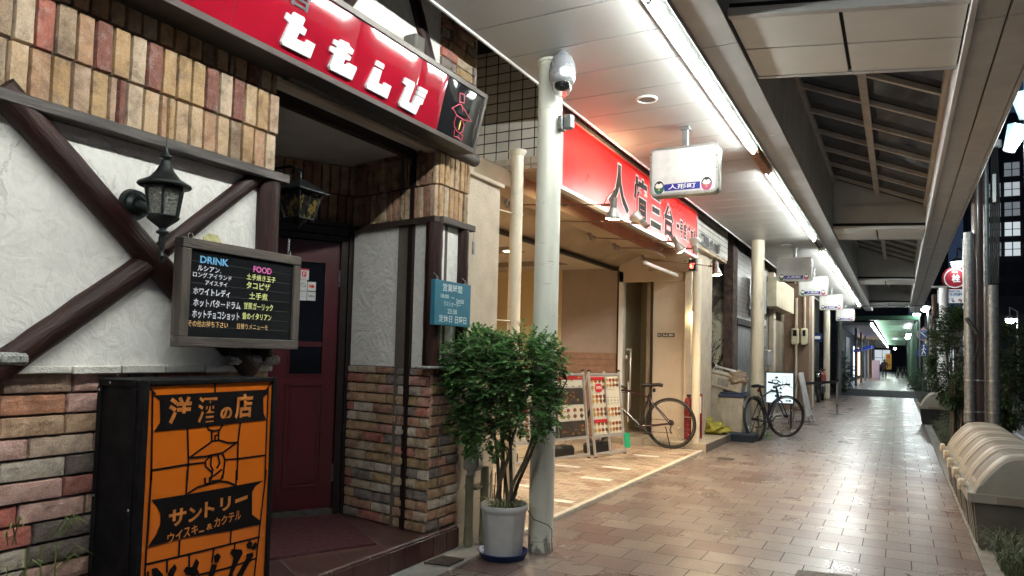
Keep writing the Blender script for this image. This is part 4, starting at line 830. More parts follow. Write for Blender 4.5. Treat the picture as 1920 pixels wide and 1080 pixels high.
# ================================================================ ARCADE ROOF
arc = thing('arcade_canopy', 'covered arcade roof with white ceiling panels and slanted glass roof', 'arcade roof', (-1.2, 10, 3.3))
ce = MB(); z = 3.3
YS = [-8.0]; 
y = 3.72-.455*25
while y < 30.2: YS.append(y); y += .455
for a, b_ in zip(YS[:-1], YS[1:]): ce.bbox(-2.335, -1.262, a+.0045, b_-.0045, z, z+.03, .002)
m_ceil = M('satin_ceiling_panel', (.36, .36, .345), .42, var=.05, vs=1.5, spec=.5)
ce.build('ceiling_panels', m_ceil, arc)
MB().box(-2.34, -1.262, -8, 30.2, z+.031, z+.5).build('ceiling_void', m_seam, arc)
MB().box(-3.9, -2.345, -8, 30.2, z+.70, z+.75).build('dark_gap_sheet', m_seam, arc)  # black sheet added above the gap so it reads as dark void
MB().bbox(-2.355, -2.336, -8, 30.2, z-.012, z+.04, .003).build('edge_trim', m_white, arc)
fb_ = MB(); y = -9.776
while y < 30: fb_.bbox(-1.118, -.885, y+.004, y+2.04, z-.02, z+.05, .002); y += 2.044
fb_.build('fascia_panels', m_arc_dk, arc)
MB().box(-1.26, -1.12, -8, 30.2, z+.055, z+.5).build('light_recess', m_arc_dk, arc)
MB().bbox(-1.125, -1.119, -1, 30.2, z-.045, z+.05, .001).build('bright_lip', m_white, arc)
MB().box(-1.117, -.89, -1, 30.2, z+.051, z+.9).build('fascia_core', m_seam, arc)
q = MB(); y = -1.6
while y < 30: q.box(-.889, -.884, y+.006, y+2.04, z+.03, z+.80); y += 2.044
q.build('inner_upstand', m_arc_dk, arc)
# cross beams (boxed, skewed)
SK = .30
def skew(x): return (x+.885)*SK
m_arc_y = m_arc
for k, y0 in enumerate((-11.3, -3.6, 4.2, 11.85, 19.55, 27.3)):
    cb = MB(); e = .011
    xs = (-.88, -.29, .355); ys = (y0+.03, y0+.5, y0+1.0)
    for i in range(2):
        for j in range(2):
            x0, x1 = xs[i]+e, xs[i+1]-e; a, b_ = ys[j]+e, ys[j+1]-e
            P = [(x0, a+skew(x0), z), (x1, a+skew(x1), z), (x1, b_+skew(x1), z), (x0, b_+skew(x0), z)]
            P += [(p[0], p[1], z+.02) for p in P]
            cb.add(P, [(0, 3, 2, 1), (4, 5, 6, 7), (0, 1, 5, 4), (1, 2, 6, 5), (2, 3, 7, 6), (3, 0, 4, 7)])
    cbo = cb.build('cross_beam', m_arcw, arc)
    def sk(xa, xb, ya, yb, za, zb):
        P = [(x, yy+skew(x), zz) for x in (xa, xb) for yy in (ya, yb) for zz in (za, zb)]
        return MB().add(P, [(0, 1, 3, 2), (4, 6, 7, 5), (0, 4, 5, 1), (2, 3, 7, 6), (0, 2, 6, 4), (1, 5, 7, 3)])
    sk(-.88, .355, y0+.045, y0+1.0, z+.021, z+.10).build('beam_core', m_seam, cbo)
    sk(-.875, .35, y0-.02, y0+.028, z-.004, z+.045).build('beam_flange', m_arc, cbo)
    sk(-.875, .35, y0+1.004, y0+1.04, z-.004, z+.045).build('beam_flange', m_arc, cbo)
    sk(-.875, .35, y0+.06, y0+.98, z+.101, z+.37).build('beam_side', m_arc, cbo)
    # gable wall above the beam following the slope of the roof
    P = []
    for yy in (y0+.10, y0+.95):
        P += [(-.88, yy, z+.371), (.35, yy+skew(.35), z+.371), (.35, yy+skew(.35), z+.372), (-.88, yy, z+.80)]
    MB().add(P, [(0, 1, 2, 3), (7, 6, 5, 4), (0, 4, 5, 1), (1, 5, 6, 2), (2, 6, 7, 3), (3, 7, 4, 0)]).build('gable_panel', m_arc, cbo)
# sloping glass roof: high on the shop side, low on the road side
def zr(x): return z+.80-(x+.88)/(1.235)*.42
gb = MB()
ysx = []
for y0 in (-3.6, 4.2, 11.85, 19.55, 27.3)[:4]:
    y1 = {-3.6: 4.2, 4.2: 11.85, 11.85: 19.55, 19.55: 27.3}[y0]; n = 8
    for k in range(1, n+1):
        yy = y0+1.0+(y1-y0-1.0)*k/(n+.3)
        for (xa, xb) in ((-.88, -.32), (-.25, .36)):
            P = [(x, yy+skew(x)+dy, zr(x)-dz) for x in (xa, xb) for dy in (-.025, .025) for dz in (0, .05)]
            gb.add(P, [(0, 1, 3, 2), (4, 6, 7, 5), (0, 4, 5, 1), (2, 3, 7, 6), (0, 2, 6, 4), (1, 5, 7, 3)])
    for (xa, xb) in ((-.32, -.25), (-.885, -.845), (.33, .37)):
        P = [(x, yy, zr(x)-dz) for x in (xa, xb) for yy in (y0+.96+skew(x), y1+.1+skew(x)) for dz in (-.005, .07)]
        gb.add(P, [(0, 1, 3, 2), (4, 6, 7, 5), (0, 4, 5, 1), (2, 3, 7, 6), (0, 2, 6, 4), (1, 5, 7, 3)])
gb.build('glazing_bars', M('beige_glazing_bar', (.44, .42, .38), .55, var=.2, vs=6), arc)
m_rg, nt, b = nodes('roof_glass'); b.inputs['Base Color'].default_value = (.030, .038, .055, 1); b.inputs['Roughness'].default_value = .08
t = tex(nt, scale=4, detail=4); nt.links.new(ramp(nt, t.outputs[0], [(.4, (.06, .06, .06)), (.7, (.2, .2, .2))]), b.inputs['Roughness'])
MB().add([(-.88, -3, zr(-.88)+.008), (.37, -3, zr(.37)+.008), (.37, 29, zr(.37)+.008), (-.88, 29, zr(-.88)+.008)], [(0, 1, 2, 3)]).build('roof_glass', m_rg, arc)
# road-side beam
rb = MB(); rb2 = MB(); y = -8.855
while y < 30.4:
    rb.bbox(.395, .548, y+.004, y+2.28, z, z+.03, .002); rb2.bbox(.560, .735, y+.004, y+2.28, z-.004, z+.03, .002); y += 2.285
rb.build('roadside_soffit', m_arc, arc); rb2.build('roadside_soffit', m_arc, arc)
MB().box(.36, .74, -9, 30.4, z+.031, z+.34).build('roadside_core', m_seam, arc)
MB().bbox(.356, .392, -9, 30.4, z-.03, z+.36, .003).build('roadside_upstand', m_arc, arc)
MB().bbox(.741, .775, -9, 30.4, z+.0, z+.42, .004).build('gutter_edge', m_arc, arc)
MB().box(-2.3, .75, 28.4, 28.55, z-.06, z+.02).build('end_board', M('glossy_grey_board', (.20, .20, .21), .15, var=.1), arc)
# ceiling fittings
for (y, lab) in ((5.31, 'round white ceiling speaker near the first hanging street name sign'), (13.2, 'small dark ceiling speaker above the second hanging sign')):
    s_ = thing('ceiling_speaker', lab, 'ceiling speaker', (-1.722, y, z), 'round ceiling speakers')
    MB().lathe([(.085, z-.001), (.083, z-.010), (.070, z-.012), (.066, z-.004)], (-1.722, y, 0), 32).build('rim', m_white, s_)
    MB().lathe([(.066, z-.004), (.001, z-.008)], (-1.722, y, 0), 24).build('grille', M('grey_grille', (.25, .25, .24), .6, var=.2, vs=300), s_)
# fluorescent tubes
TY = [(-6.9, -5.74), (-5.72, -4.56), (-4.54, -3.38), (-3.36, -2.2), (-2.18, -1.02), (-1.0, .16), (.2, 1.36), (1.38, 2.54), (2.56, 3.70), (3.72, 4.60), (4.62, 5.77), (5.79, 6.95), (7.86, 9.02), (9.04, 10.18), (10.20, 11.35), (11.37, 12.5)]
y = 13.9
while y < 27.4: TY.append((y, y+1.15)); y += 1.17
for k, (a, b_) in enumerate(TY):
    lab = 'white fluorescent tube in an unbroken stretch of the ceiling row'
    if k == 11: lab = 'glowing ceiling tube just before the unlit orange gap in the row'
    if k == 12: lab = 'glowing ceiling tube just after the unlit gap in the row'
    tf = thing('fluorescent_tube', lab, 'light tube', (-1.2, a, z-.03), 'ceiling tubes in a row')
    MB().cyl((-1.205, a+.012, z-.052), (-1.205, b_-.012, z-.052), .014, n=10).build('tube', m_tube, tf)
    MB().cyl((-1.205, a, z-.052), (-1.205, a+.012, z-.052), .018, n=10).cyl((-1.205, b_-.012, z-.052), (-1.205, b_, z-.052), .018, n=10).bbox(-1.25, -1.16, a, b_, z-.034, z+.03, .003).build('fitting', m_white, tf)
q = MB().bbox(-1.25, -1.17, 7.0, 7.84, z-.05, z+.02, .004)
tag(q.build('cable_tray', M('rusty_tray', (.30, .17, .09), .6, var=.4, vs=20)), 'rusty orange tray filling the gap between the ceiling tubes', 'cable tray')
# ================================================================ HANGING SIGNS
m_navy = M('navy_band', (.010, .012, .19), .4, var=0); m_wp = M('white_print', (.75, .75, .75), .5, var=0)
m_green = M('dark_green_print', (.01, .09, .07), .5, var=0); m_pinkp = M('rose_print', (.38, .05, .14), .5, var=0); m_blk = M('black_print', (.01, .01, .012), .5, var=0); m_skin = M('cream_print', (.70, .68, .62), .5, var=0); m_gold = M('gold_print', (.45, .3, .06), .5, var=0)
def hsign(y, lab, dim=m_dirtywhite):
    x0, x1, z0, z1 = -1.915, -1.335, 2.70, 3.115
    s_ = thing('hanging_sign', lab, 'hanging sign', ((x0+x1)/2, y, 3.3), 'hanging street name signs under the ceiling')
    f = facing((0, y, 0))
    MB().prism(rrect(x0, x1, z0, z1, .045), f, -.001, -.119).build('casing', M('sign_casing_metal', (.42, .42, .40), .35, metal=.5, var=.15), s_)
    fr = MB(); o_ = rrect(x0-.004, x1+.004, z0-.004, z1+.004, .048); i_ = rrect(x0+.016, x1-.016, z0+.016, z1-.016, .03); n = len(o_)
    for zz, zb in ((.010, -.02), (-.10, -.125)):
        fr.add([f @ Vector((u, v, zz)) for u, v in o_]+[f @ Vector((u, v, zz)) for u, v in i_]+[f @ Vector((u, v, zb)) for u, v in o_], [(k, (k+1) % n, n+(k+1) % n, n+k) for k in range(n)]+[(k, (k+1) % n, 2*n+(k+1) % n, 2*n+k) for k in range(n)])
    fr.build('frame', M('sign_frame_metal', (.40, .39, .36), .3, metal=.6, var=.2, vs=12), s_)
    MB().prism(rrect(x0+.014, x1-.014, z0+.014, z1-.014, .03), f, .006, 0).build('face', dim, s_)
    MB().bbox(-1.648, -1.602, y+.035, y+.085, z1, z, .003).bbox(-1.665, -1.585, y+.02, y+.10, z-.03, z-.002, .003).build('hanger', m_galv, s_)
    q = MB(); q.tube([(-1.36+.012*math.cos(t), y+.05, z1+.008+.012*math.sin(t)) for t in np.linspace(-.5, 3.6, 9)], .0025, 5); q.build('eye_bolt', m_galv, s_)
    band = MB().prism(rect(-1.79, -1.48, 2.735, 2.795), f, .0072, .0061).build('band', m_navy, s_)
    text('人形町', f @ T_((-1.755, 2.745, .0075)), .24, .044, m_wp, s_, .0003, .02)
    for (cx, mt, mt2) in ((-1.835, m_green, m_gold), (-1.425, m_pinkp, m_gold)):
        e = lambda r, rz, cz=2.77: [(cx+r*math.cos(t), cz+rz*math.sin(t)) for t in np.linspace(0, 6.283, 25)[:-1]]
        MB().prism(e(.052, .066), f, .0068, .0061).build('roundel_rim', m_wp, s_)
        MB().prism(e(.046, .059), f, .0078, .0069).build('roundel', m_blk, s_)
        MB().prism([(cx-.036, 2.782), (cx-.02, 2.808), (cx, 2.800), (cx+.02, 2.808), (cx+.036, 2.782), (cx+.02, 2.765), (cx-.02, 2.765)], f, .0084, .0079).build('roundel_face', m_skin, s_)
        MB().prism([p for p in e(.046, .059) if p[1] < 2.768]+[(cx+.044, 2.775), (cx, 2.757), (cx-.044, 2.775)][::1], f, .0088, .0080).build('roundel_robe', mt, s_)
        MB().prism([(cx-.008, 2.742), (cx+.008, 2.742), (cx+.008, 2.762), (cx-.008, 2.762)], f, .0094, .0089).build('roundel_knot', mt2, s_)
    return s_
hs = [hsign(6.05, 'nearest white hanging street name sign, large, before the red shop sign'),
      hsign(13.5, 'second hanging street name sign with a dull grey face', M('dull_grey_face', (.36, .35, .33), .5, var=.25, vs=3)),
      hsign(16.7, 'third hanging street name sign, brighter than the one before it'),
      hsign(21.4, 'fourth hanging street name sign, over the belt barrier'), hsign(27.3, 'farthest and smallest hanging street name sign')]
# ================================================================ RESTAURANT
res = thing('restaurant_building', 'beige restaurant front with open lit shopfront and tiled fascia', 'building', (-2.6, 7.5, 0))
MB().box(-3.6, -2.63, 4.145, 4.64, 0, 2.53).build('pillar', m_beige, res)
MB().bbox(-3.6, -2.60, 4.145, 4.66, 2.531, 2.56, .004).build('pillar_moulding', m_beige, res)
MB().box(-4.2, -2.68, 4.145, 4.34, 2.561, 3.95).build('upper_wall', m_beige, res); MB().box(-4.2, -3.37, 4.345, 5.43, 2.561, 3.95).build('upper_wall', m_beige, res)
def tile_mat(name, axis, c1, c2):
    m, nt, b = nodes(name); g_ = nt.nodes.new('ShaderNodeNewGeometry'); sp = nt.nodes.new('ShaderNodeSeparateXYZ'); cb_ = nt.nodes.new('ShaderNodeCombineXYZ')
    nt.links.new(g_.outputs['Position'], sp.inputs[0]); nt.links.new(sp.outputs[axis], cb_.inputs[0]); nt.links.new(sp.outputs['Z'], cb_.inputs[1])
    ad = nt.nodes.new('ShaderNodeVectorMath'); ad.operation = 'ADD'; ad.inputs[1].default_value = (50, 50, 0); nt.links.new(cb_.outputs[0], ad.inputs[0])
    t = nt.nodes.new('ShaderNodeTexBrick'); t.offset = 0; t.inputs['Scale'].default_value = 1; t.inputs['Brick Width'].default_value = .125; t.inputs['Row Height'].default_value = .088
    t.inputs['Mortar Size'].default_value = .0055; t.inputs['Mortar Smooth'].default_value = .1; nt.links.new(ad.outputs[0], t.inputs['Vector'])
    t.inputs['Color1'].default_value = rgb(c1); t.inputs['Color2'].default_value = rgb(c2); t.inputs['Mortar'].default_value = (.02, .018, .016, 1)
    n = tex(nt, scale=3, detail=5, vec=g_.outputs['Position'])
    nt.links.new(mixc(nt, .5, t.outputs['Color'], ramp(nt, n.outputs[0], [(.35, (.6, .57, .53)), (.6, (1, 1, 1))]), 'MULTIPLY'), b.inputs['Base Color'])
    b.inputs['Roughness'].default_value = .3; bump(nt, b, math_(nt, 'MULTIPLY', t.outputs['Fac'], -1), .5, .005); return m
m_tx = tile_mat('glazed_wall_tile_end', 'X', (.66, .62, .55), (.58, .55, .49)); m_ty = tile_mat('glazed_wall_tile', 'Y', (.62, .60, .55), (.56, .54, .50))
MB().bbox(-3.35, -2.55, 5.43, 12.38, 2.95, 3.98, .004).build('tiled_fascia', m_ty, res)
MB().box(-3.349, -2.551, 5.424, 5.4295, 2.99, 3.98).build('tiled_fascia_end', m_tx, res)
q = MB()
for k in range(7):
    x0 = -3.349+k*.1145; q.bbox(x0+.004, x0+.1105, 5.405, 5.52, 2.925, 2.988, .003); q.bbox(x0+.004, x0+.1105, 5.42, 5.50, 2.885, 2.921, .003)
q.build('corner_tiles', m_beige, res)
m_soff = M('tan_soffit', (.36, .28, .19), .8, var=.15, vs=3, bmp=.2, bs=60)
MB().box(-4.2, -2.56, 5.46, 12.36, 2.90, 2.949).build('soffit', m_soff, res)
MB().bbox(-3.24, -3.0, 4.66, 12.3, 2.75, 2.899, .006).build('soffit_beam', m_soff, res)
MB().add([(-3.3, 4.66, 2.898), (-3.9, 4.66, 2.66), (-3.9, 12.3, 2.66), (-3.3, 12.3, 2.898), (-3.9, 4.66, 2.95), (-3.9, 12.3, 2.95)], [(0, 1, 2, 3), (0, 4, 1), (3, 2, 5)]).build('sloping_soffit', m_soff, res)
# shopfront head rail and interior
MB().bbox(-3.92, -3.84, 4.66, 10.56, 2.62, 2.66, .004).build('shopfront_head', m_seam, res)
m_inceil = M('warm_interior_ceiling', (.50, .44, .35), .8, var=.05); m_inwall = M('warm_cream_wall', (.62, .50, .28), .8, var=.05, vs=2)
MB().box(-8.5, -3.93, 4.6, 10.7, 2.66, 2.70).build('interior_ceiling', m_inceil, res)
for k in range(4): MB().box(-7.6, -4.4, 5.2+k*1.4, 5.7+k*1.4, 2.655, 2.6595).build('ceiling_inset', M('taupe_inset', (.20, .165, .12), .8, var=0), res)
MB().box(-8.5, -3.845, 4.6, 10.7, .0, .028).build('interior_floor', m_slab, res)
MB().box(-6.35, -6.30, 4.6, 10.6, .03, 2.66).build('interior_back_wall', m_inwall, res)
MB().box(-6.35, -3.0, 4.645, 4.72, .03, 2.66).build('interior_side_wall', m_inwall, res)
m_owood = M('orange_wood', (.42, .18, .035), .45, var=.2, vs=4)
for y0 in (6.0, 7.6, 9.2):
    q = MB(); q.bbox(-6.30, -6.22, y0, y0+.09, .03, 2.02, .004).bbox(-6.30, -6.22, y0+1.0, y0+1.09, .03, 2.02, .004).bbox(-6.30, -6.21, y0-.2, y0+1.2, 2.021, 2.10, .004); q.build('door_trim', m_owood, res)
    MB().box(-6.299, -6.26, y0+.095, y0+.995, .03, 2.02).build('inner_door', M('brown_panel', (.17, .10, .06), .5, var=.1), res)
# taupe cross wall with a brick wainscot
MB().box(-4.79, -3.835, 10.56, 10.66, .03, 2.66).build('cross_wall', m_taupe, res)
MB().box(-6.3, -4.79, 10.55, 10.66, .03, 2.66).build('cross_wall', m_inwall, res)
m_wains = M('brown_wainscot', (.26, .15, .10), .7, var=.15, vs=12)
for k in range(13): MB().bbox(-4.79, -3.84, 10.53, 10.559, .04+k*.1, .137+k*.1, .003).build('wainscot_board', m_wains, res)
MB().bbox(-3.834, -3.805, 10.52, 10.62, .03, 2.62, .003).build('shopfront_jamb', m_seam, res)
MB().bbox(-3.80, -3.725, 10.50, 10.62, .12, 2.60, .004).build('white_jamb', m_white, res)
# stairwell opening with rail, then beige wall, pilaster
m_inner = M('pale_stairwell_wall', (.48, .42, .27), .8, var=.1, vs=2)
MB().box(-3.80, -2.9, 11.6, 11.7, .12, 2.9).build('stairwell_wall', m_inner, res)
MB().box(-3.90, -3.80, 10.67, 11.7, .12, 2.9).build('stairwell_wall', m_inner, res)
MB().bbox(-3.48, -3.30, 10.9, 10.98, .12, 2.45, .004).build('inner_pilaster', m_beige, res)
MB().bbox(-3.305, -3.275, 10.53, 10.62, .12, 2.56, .003).build('door_post', m_frame, res)
q = MB(); q.tube([(-3.66, 10.60, .5), (-3.60, 10.52, .5), (-3.60, 10.52, 1.35), (-3.62, 10.6, 1.40), (-3.70, 10.6, 1.40)], .014, 8); q.build('grab_rail', m_alu, res)
q = MB(); q.tube([(-3.66, 10.60, .9), (-3.62, 10.5, .88), (-3.62, 10.5, .3)], .014, 8).ell((-3.66, 10.5, 1.28), (.02, .02, .035)); q.build('grab_rail', m_alu, res)
MB().box(-3.27, -2.76, 10.56, 11.7, .12, 2.90).build('beige_wall', m_beige2, res)
MB().bbox(-3.80, -2.8, 10.50, 10.559, 2.43, 2.899, .004).build('door_head', m_beige2, res)
MB().bbox(-2.758, -2.66, 10.42, 10.55, .12, 2.9, .006).box(-2.757, -2.65, 10.56, 11.7, .0, 2.9).build('pilaster', m_beige, res)
MB().box(-3.27, -2.66, 10.3, 10.561, 2.56, 2.899).build('lintel_drop', m_soff, res)
# restaurant sign
rs_ = thing('restaurant_sign', 'long red sign with grey brush lettering above the lit forecourt', 'sign', (-2.5, 7.7, 2.7))
m_redp = M('red_sign_face', (.60, .018, .018), .3, var=.05, vs=1, emit=.16, ecol=(1, .03, .02))
MB().prism(rect(5.46, 10.0, 2.715, 3.33), street((-2.5, 0, 0)), 0, -.03).build('face', m_redp, rs_)
q = MB(); f = street((-2.5, 0, 0)); ring(q, 5.40, 10.05, 2.685, 3.36, .03, f, .02, -.045); q.build('frame', m_alu, rs_)
m_gl = M('grey_brush_lettering', (.04, .036, .032), .7, var=.05, spec=.15); m_wo = M('white_outline', (.74, .70, .68), .5, var=0)
for ch, u, v, w_, h in (('人', 6.55, 2.78, .62, .46), ('情', 7.32, 2.78, .46, .47), ('三', 7.92, 2.80, .40, .40), ('台', 8.45, 2.78, .40, .40), ('一', 9.00, 2.96, .12, .05), ('号', 9.16, 2.86, .15, .22), ('店', 9.34, 2.86, .15, .22), ('舗', 9.52, 2.86, .15, .22), ('本', 9.70, 2.86, .15, .22), ('家', 9.86, 2.86, .12, .22)):
    text(ch, f @ T_((u-.012, v-.012, .001)), w_+.03, h+.03, m_wo, rs_, .0005, .06)
    text(ch, f @ T_((u, v, .002)), w_, h, m_gl, rs_, .0008, .03)
# black lettering on the tiles beyond
f = street((-2.549, 0, 0))
for k, ch in enumerate('コーポ本町'):
    o = text(ch, f @ T_((10.42+k*.27, 2.95+.0*k, .02)), .22, .17, m_blk, None, .002, .05, 'tile_lettering')
    tag(o, 'black character %s of the row mounted on the white tiles beyond the red sign' % ch, 'lettering', 'black characters on the tiled fascia')
# lamps on arms
m_lampw = M('lamp_bulb_glow', (1, 1, 1), .4, var=0, emit=60, ecol=(1.0, .72, .36)); m_lampoff = M('pearl_bulb', (.6, .6, .58), .3, var=0)
m_lampb = M('grey_lamp_body', (.28, .27, .25), .4, metal=.5, var=.15)
SP = [(5.92, -1.95, 2.50, (-.12, .1, -1), 1, 'first clip spotlight, pointing down, over the restaurant entrance'),
      (6.9, -1.97, 2.50, (-.75, .1, .65), 1, 'second clip spotlight, turned up towards the red sign'),
      (8.05, -1.98, 2.49, (.42, .40, -.80), 2, 'third clip spotlight, lit and turned along the pavement'),
      (8.85, -1.97, 2.53, (-.1, -.1, 1), 0, 'fourth clip spotlight, turned straight up'),
      (9.95, -1.97, 2.50, (.10, -.08, -1), 2, 'fifth clip spotlight, brightest, beside the red counter lamp')]
SP = [(5.35, -2.00, 2.50)+SP[0][3:], (6.15, -2.02, 2.49)+SP[1][3:], (7.25, -2.03, 2.49)+SP[2][3:], (8.05, -2.03, 2.53)+SP[3][3:], (9.15, -2.03, 2.46)+SP[4][3:]]
for (y, x, zz, d, lit, lab) in SP:
    s_ = thing('clip_spotlight', lab, 'spotlight', (-3.02, y, 2.62), 'spotlights on long arms under the soffit')
    q = MB().cyl((-3.05, y+.15, 2.62), (-3.02, y+.15, 2.62), .045, n=16); q.cyl((-3.02, y+.15, 2.62), (-2.97, y+.14, 2.60), .02, n=10); q.tube([(-3.03, y+.16, 2.58+.05), (-3.0, y+.2, 2.57), (-2.98, y+.15, 2.55)], .004, 5); q.build('mount', m_lampb, s_)
    MB().cyl((-2.98, y+.14, 2.60), (x-.02, y, zz), .0055, n=8).cyl((-2.45, y+.065, 2.545), (-2.42, y+.06, 2.541), .011, n=8).cyl((x-.10, y+.005, zz+.006), (x-.02, y, zz), .011, n=8).build('arm', M('rusty_rod', (.14, .08, .05), .5, metal=.5, var=.3, vs=20), s_)
    d = Vector(d).normalized(); c_ = Vector((x+.01, y, zz))
    MB().cyl(c_-d*.055, c_+d*.03, .026, .028, 16).cyl(c_+Vector((0, -.03, 0)), c_+Vector((0, .03, 0)), .012, n=8).build('socket', m_lampb, s_)
    q = MB(); q.cyl(c_+d*.028, c_+d*.10, .028, .058, 20, cap=False).cyl(c_+d*.10, c_+d*.115, .058, .056, 20, cap=False); q.build('reflector_bulb', m_lampb if lit else m_lampoff, s_)
    q = MB(); n_ = d.orthogonal().normalized(); P = [c_+d*.118]; 
    q.cyl(c_+d*.1151, c_+d*.122, .055, .035, 20); q.build('bulb_face', m_lampw if lit else m_lampoff, s_)
    q = MB(); q.tube([c_-d*.05, c_-d*.09+Vector((0, 0, .03)), c_+Vector((-.06, 0, .06)), c_+Vector((-.09, 0, 0))], .004, 5); q.build('cable', m_rubber, s_)
    if lit: spot('spot_beam', tuple(c_+d*.14), tuple(c_+d*1.2), 18 if lit == 1 else 60, (1.0, .72, .42), 110 if lit == 1 else 150, .8, .04, s_)
spot('sign_wash', (-2.0, 6.15, 2.44), (-2.5, 6.3, 2.95), 2.5, (1, .6, .3), 120, .9, .04, None)
# interior downlights
for (x, y, lab) in ((-4.55, 8.3, 'round lit downlight near the shopfront in the restaurant ceiling'), (-5.3, 6.9, 'round lit downlight deeper in the restaurant ceiling'), (-4.6, 5.6, 'round lit downlight nearest the entrance pillar')):
    s_ = thing('downlight', lab, 'downlight', (x, y, 2.65), 'downlights in the restaurant')
    MB().cyl((x, y, 2.645), (x, y, 2.6545), .07, n=24).build('lens', M('warm_downlight', (1, 1, 1), .5, var=0, emit=22, ecol=(1, .78, .48)), s_)
    MB().lathe([(.07, 2.654), (.072, 2.643), (.088, 2.647), (.09, 2.6595)], (x, y, 0), 24).build('rim', m_white, s_)
    spot('downlight_beam', (x, y, 2.64), (x, y, 0), 90, (1, .79, .56), 150, .5, .06, s_)
# number plate, red counter lamp, light bar, exit lamp, stickers, extinguisher
np_ = thing('address_plate', 'small black address plate reading numbers on the beige wall', 'number plate', (-3.05, 10.55, 1.6))
MB().bbox(-3.195, -3.135, 10.548, 10.557, 1.60, 1.655, .002).bbox(-3.125, -2.935, 10.548, 10.557, 1.60, 1.655, .002).build('plate', m_blk, np_)
text('5-3 501', facing((-3.11, 10.5475, 1.61)), .155, .034, m_wp, np_, .0004, .03); text('芳町', facing((-3.19, 10.5475, 1.612)), .05, .03, m_wp, np_, .0004, 0)
rl_ = thing('counter_lamp', 'small red glowing number lamp under the far end of the red sign', 'lamp', (-2.5, 9.8, 2.5))
MB().bbox(-2.56, -2.46, 9.86, 9.96, 2.50, 2.66, .004).build('case', m_black, rl_)
text('初', facing((-2.545, 9.857, 2.525)), .07, .08, M('red_lamp_glow', (1, .1, .05), .5, var=0, emit=9, ecol=(1, .05, .03)), rl_, .001, .08)
q = MB().bbox(-2.86, -2.82, 8.78, 10.3, 2.47, 2.51, .006); tag(q.build('light_batten', m_white), 'unlit white batten fixed under the restaurant soffit near the beige wall', 'batten')
fe_ = thing('fire_extinguisher', 'red fire extinguisher behind the slim pipe by the first bicycle', 'fire extinguisher', (-2.68, 10.32, .12))
MB().lathe([(.001, .14), (.062, .14), (.066, .17), (.066, .66), (.05, .71), (.02, .73), (.02, .74)], (-2.645, 10.30, 0), 20).build('cylinder', M('red_enamel', (.16, .008, .010), .3, var=.1), fe_)
MB().bbox(-2.675, -2.615, 10.28, 10.32, .74, .77, .003).build('lever', m_black, fe_); MB().cyl((-2.645, 10.30, .45), (-2.645, 10.30, .455), .0675, n=20).build('band', m_white, fe_)
pp = thing('slim_pipe', 'slim cream downpipe standing at the corner of the landing', 'pipe', (-2.51, 10.15, .12))
MB().cyl((-2.51, 10.15, .12), (-2.51, 10.15, 2.70), .058, n=24).build('shaft', m_cream, pp)
for zz in (.9, 1.35, 2.3): MB().cyl((-2.51, 10.15, zz), (-2.51, 10.15, zz+.012), .061, n=24).cyl((-2.51, 10.15, zz+.006), (-2.66, 10.45, zz+.006), .004, n=6).build('clamp', m_cream, pp)
pp = thing('slim_pipe', 'slim cream pipe standing at the near end of the restaurant front', 'pipe', (-2.72, 5.12, 0))
MB().cyl((-2.735, 5.10, .03), (-2.735, 5.10, 2.948), .052, n=24).build('shaft', m_cream, pp)
for zz in (1.55, 2.42): MB().cyl((-2.735, 5.10, zz), (-2.735, 5.10, zz+.015), .056, n=24).cyl((-2.735, 5.10, zz+.006), (-2.8, 4.66, zz+.006), .006, n=6).build('clamp', m_cream, pp)
MB().lathe([(.052, 2.90), (.075, 2.94), (.075, 2.949)], (-2.735, 5.10, 0), 24).build('cap', m_cream, pp)
ps_ = thing('notice_strip', 'tall narrow strip of notices on the pilaster behind the slim pipe', 'notice', (-2.65, 10.5, 1.4))
f = street((-2.648, 0, 0))
MB().prism(rect(10.60, 10.9, .95, 1.82), f, .004, 0).build('white_sheet', m_wp, ps_); MB().prism(rect(10.61, 10.89, 1.66, 1.80), f, .006, .0042).build('orange_sheet', M('orange_print', (.55, .16, .02), .5, var=.1), ps_)
text('31', f @ T_((10.66, 1.7, .0065)), .12, .08, m_blk, ps_, .0004, .03); MB().prism(rect(10.65, 10.85, 1.25, 1.55), f, .006, .0042).build('grey_block', m_galv, ps_)
rn = thing('red_notice', 'narrow red and white notice stand behind the slim pipe', 'notice', (-2.45, 10.6, .12))
MB().bbox(-2.56, -2.50, 10.48, 10.50, .14, .78, .002).build('panel', MATS['red_enamel'], rn); MB().bbox(-2.55, -2.51, 10.474, 10.479, .5, .74, .001).build('print', m_wp, rn)
el = thing('exit_lamp', 'small white wall lamp glowing behind the slim pipe', 'wall lamp', (-2.6, 10.7, 1.75))
MB().bbox(-2.655, -2.585, 10.33, 10.40, 1.80, 1.96, .01).build('lens', M('pale_lamp_glow', (1, 1, .9), .5, var=0, emit=7, ecol=(1, .95, .6)), el)
spot('lamp_glow', (-2.5, 10.55, 1.9), (-2.7, 10.58, 1.7), 4, (1, .75, .35), 140, .9, .05, el)
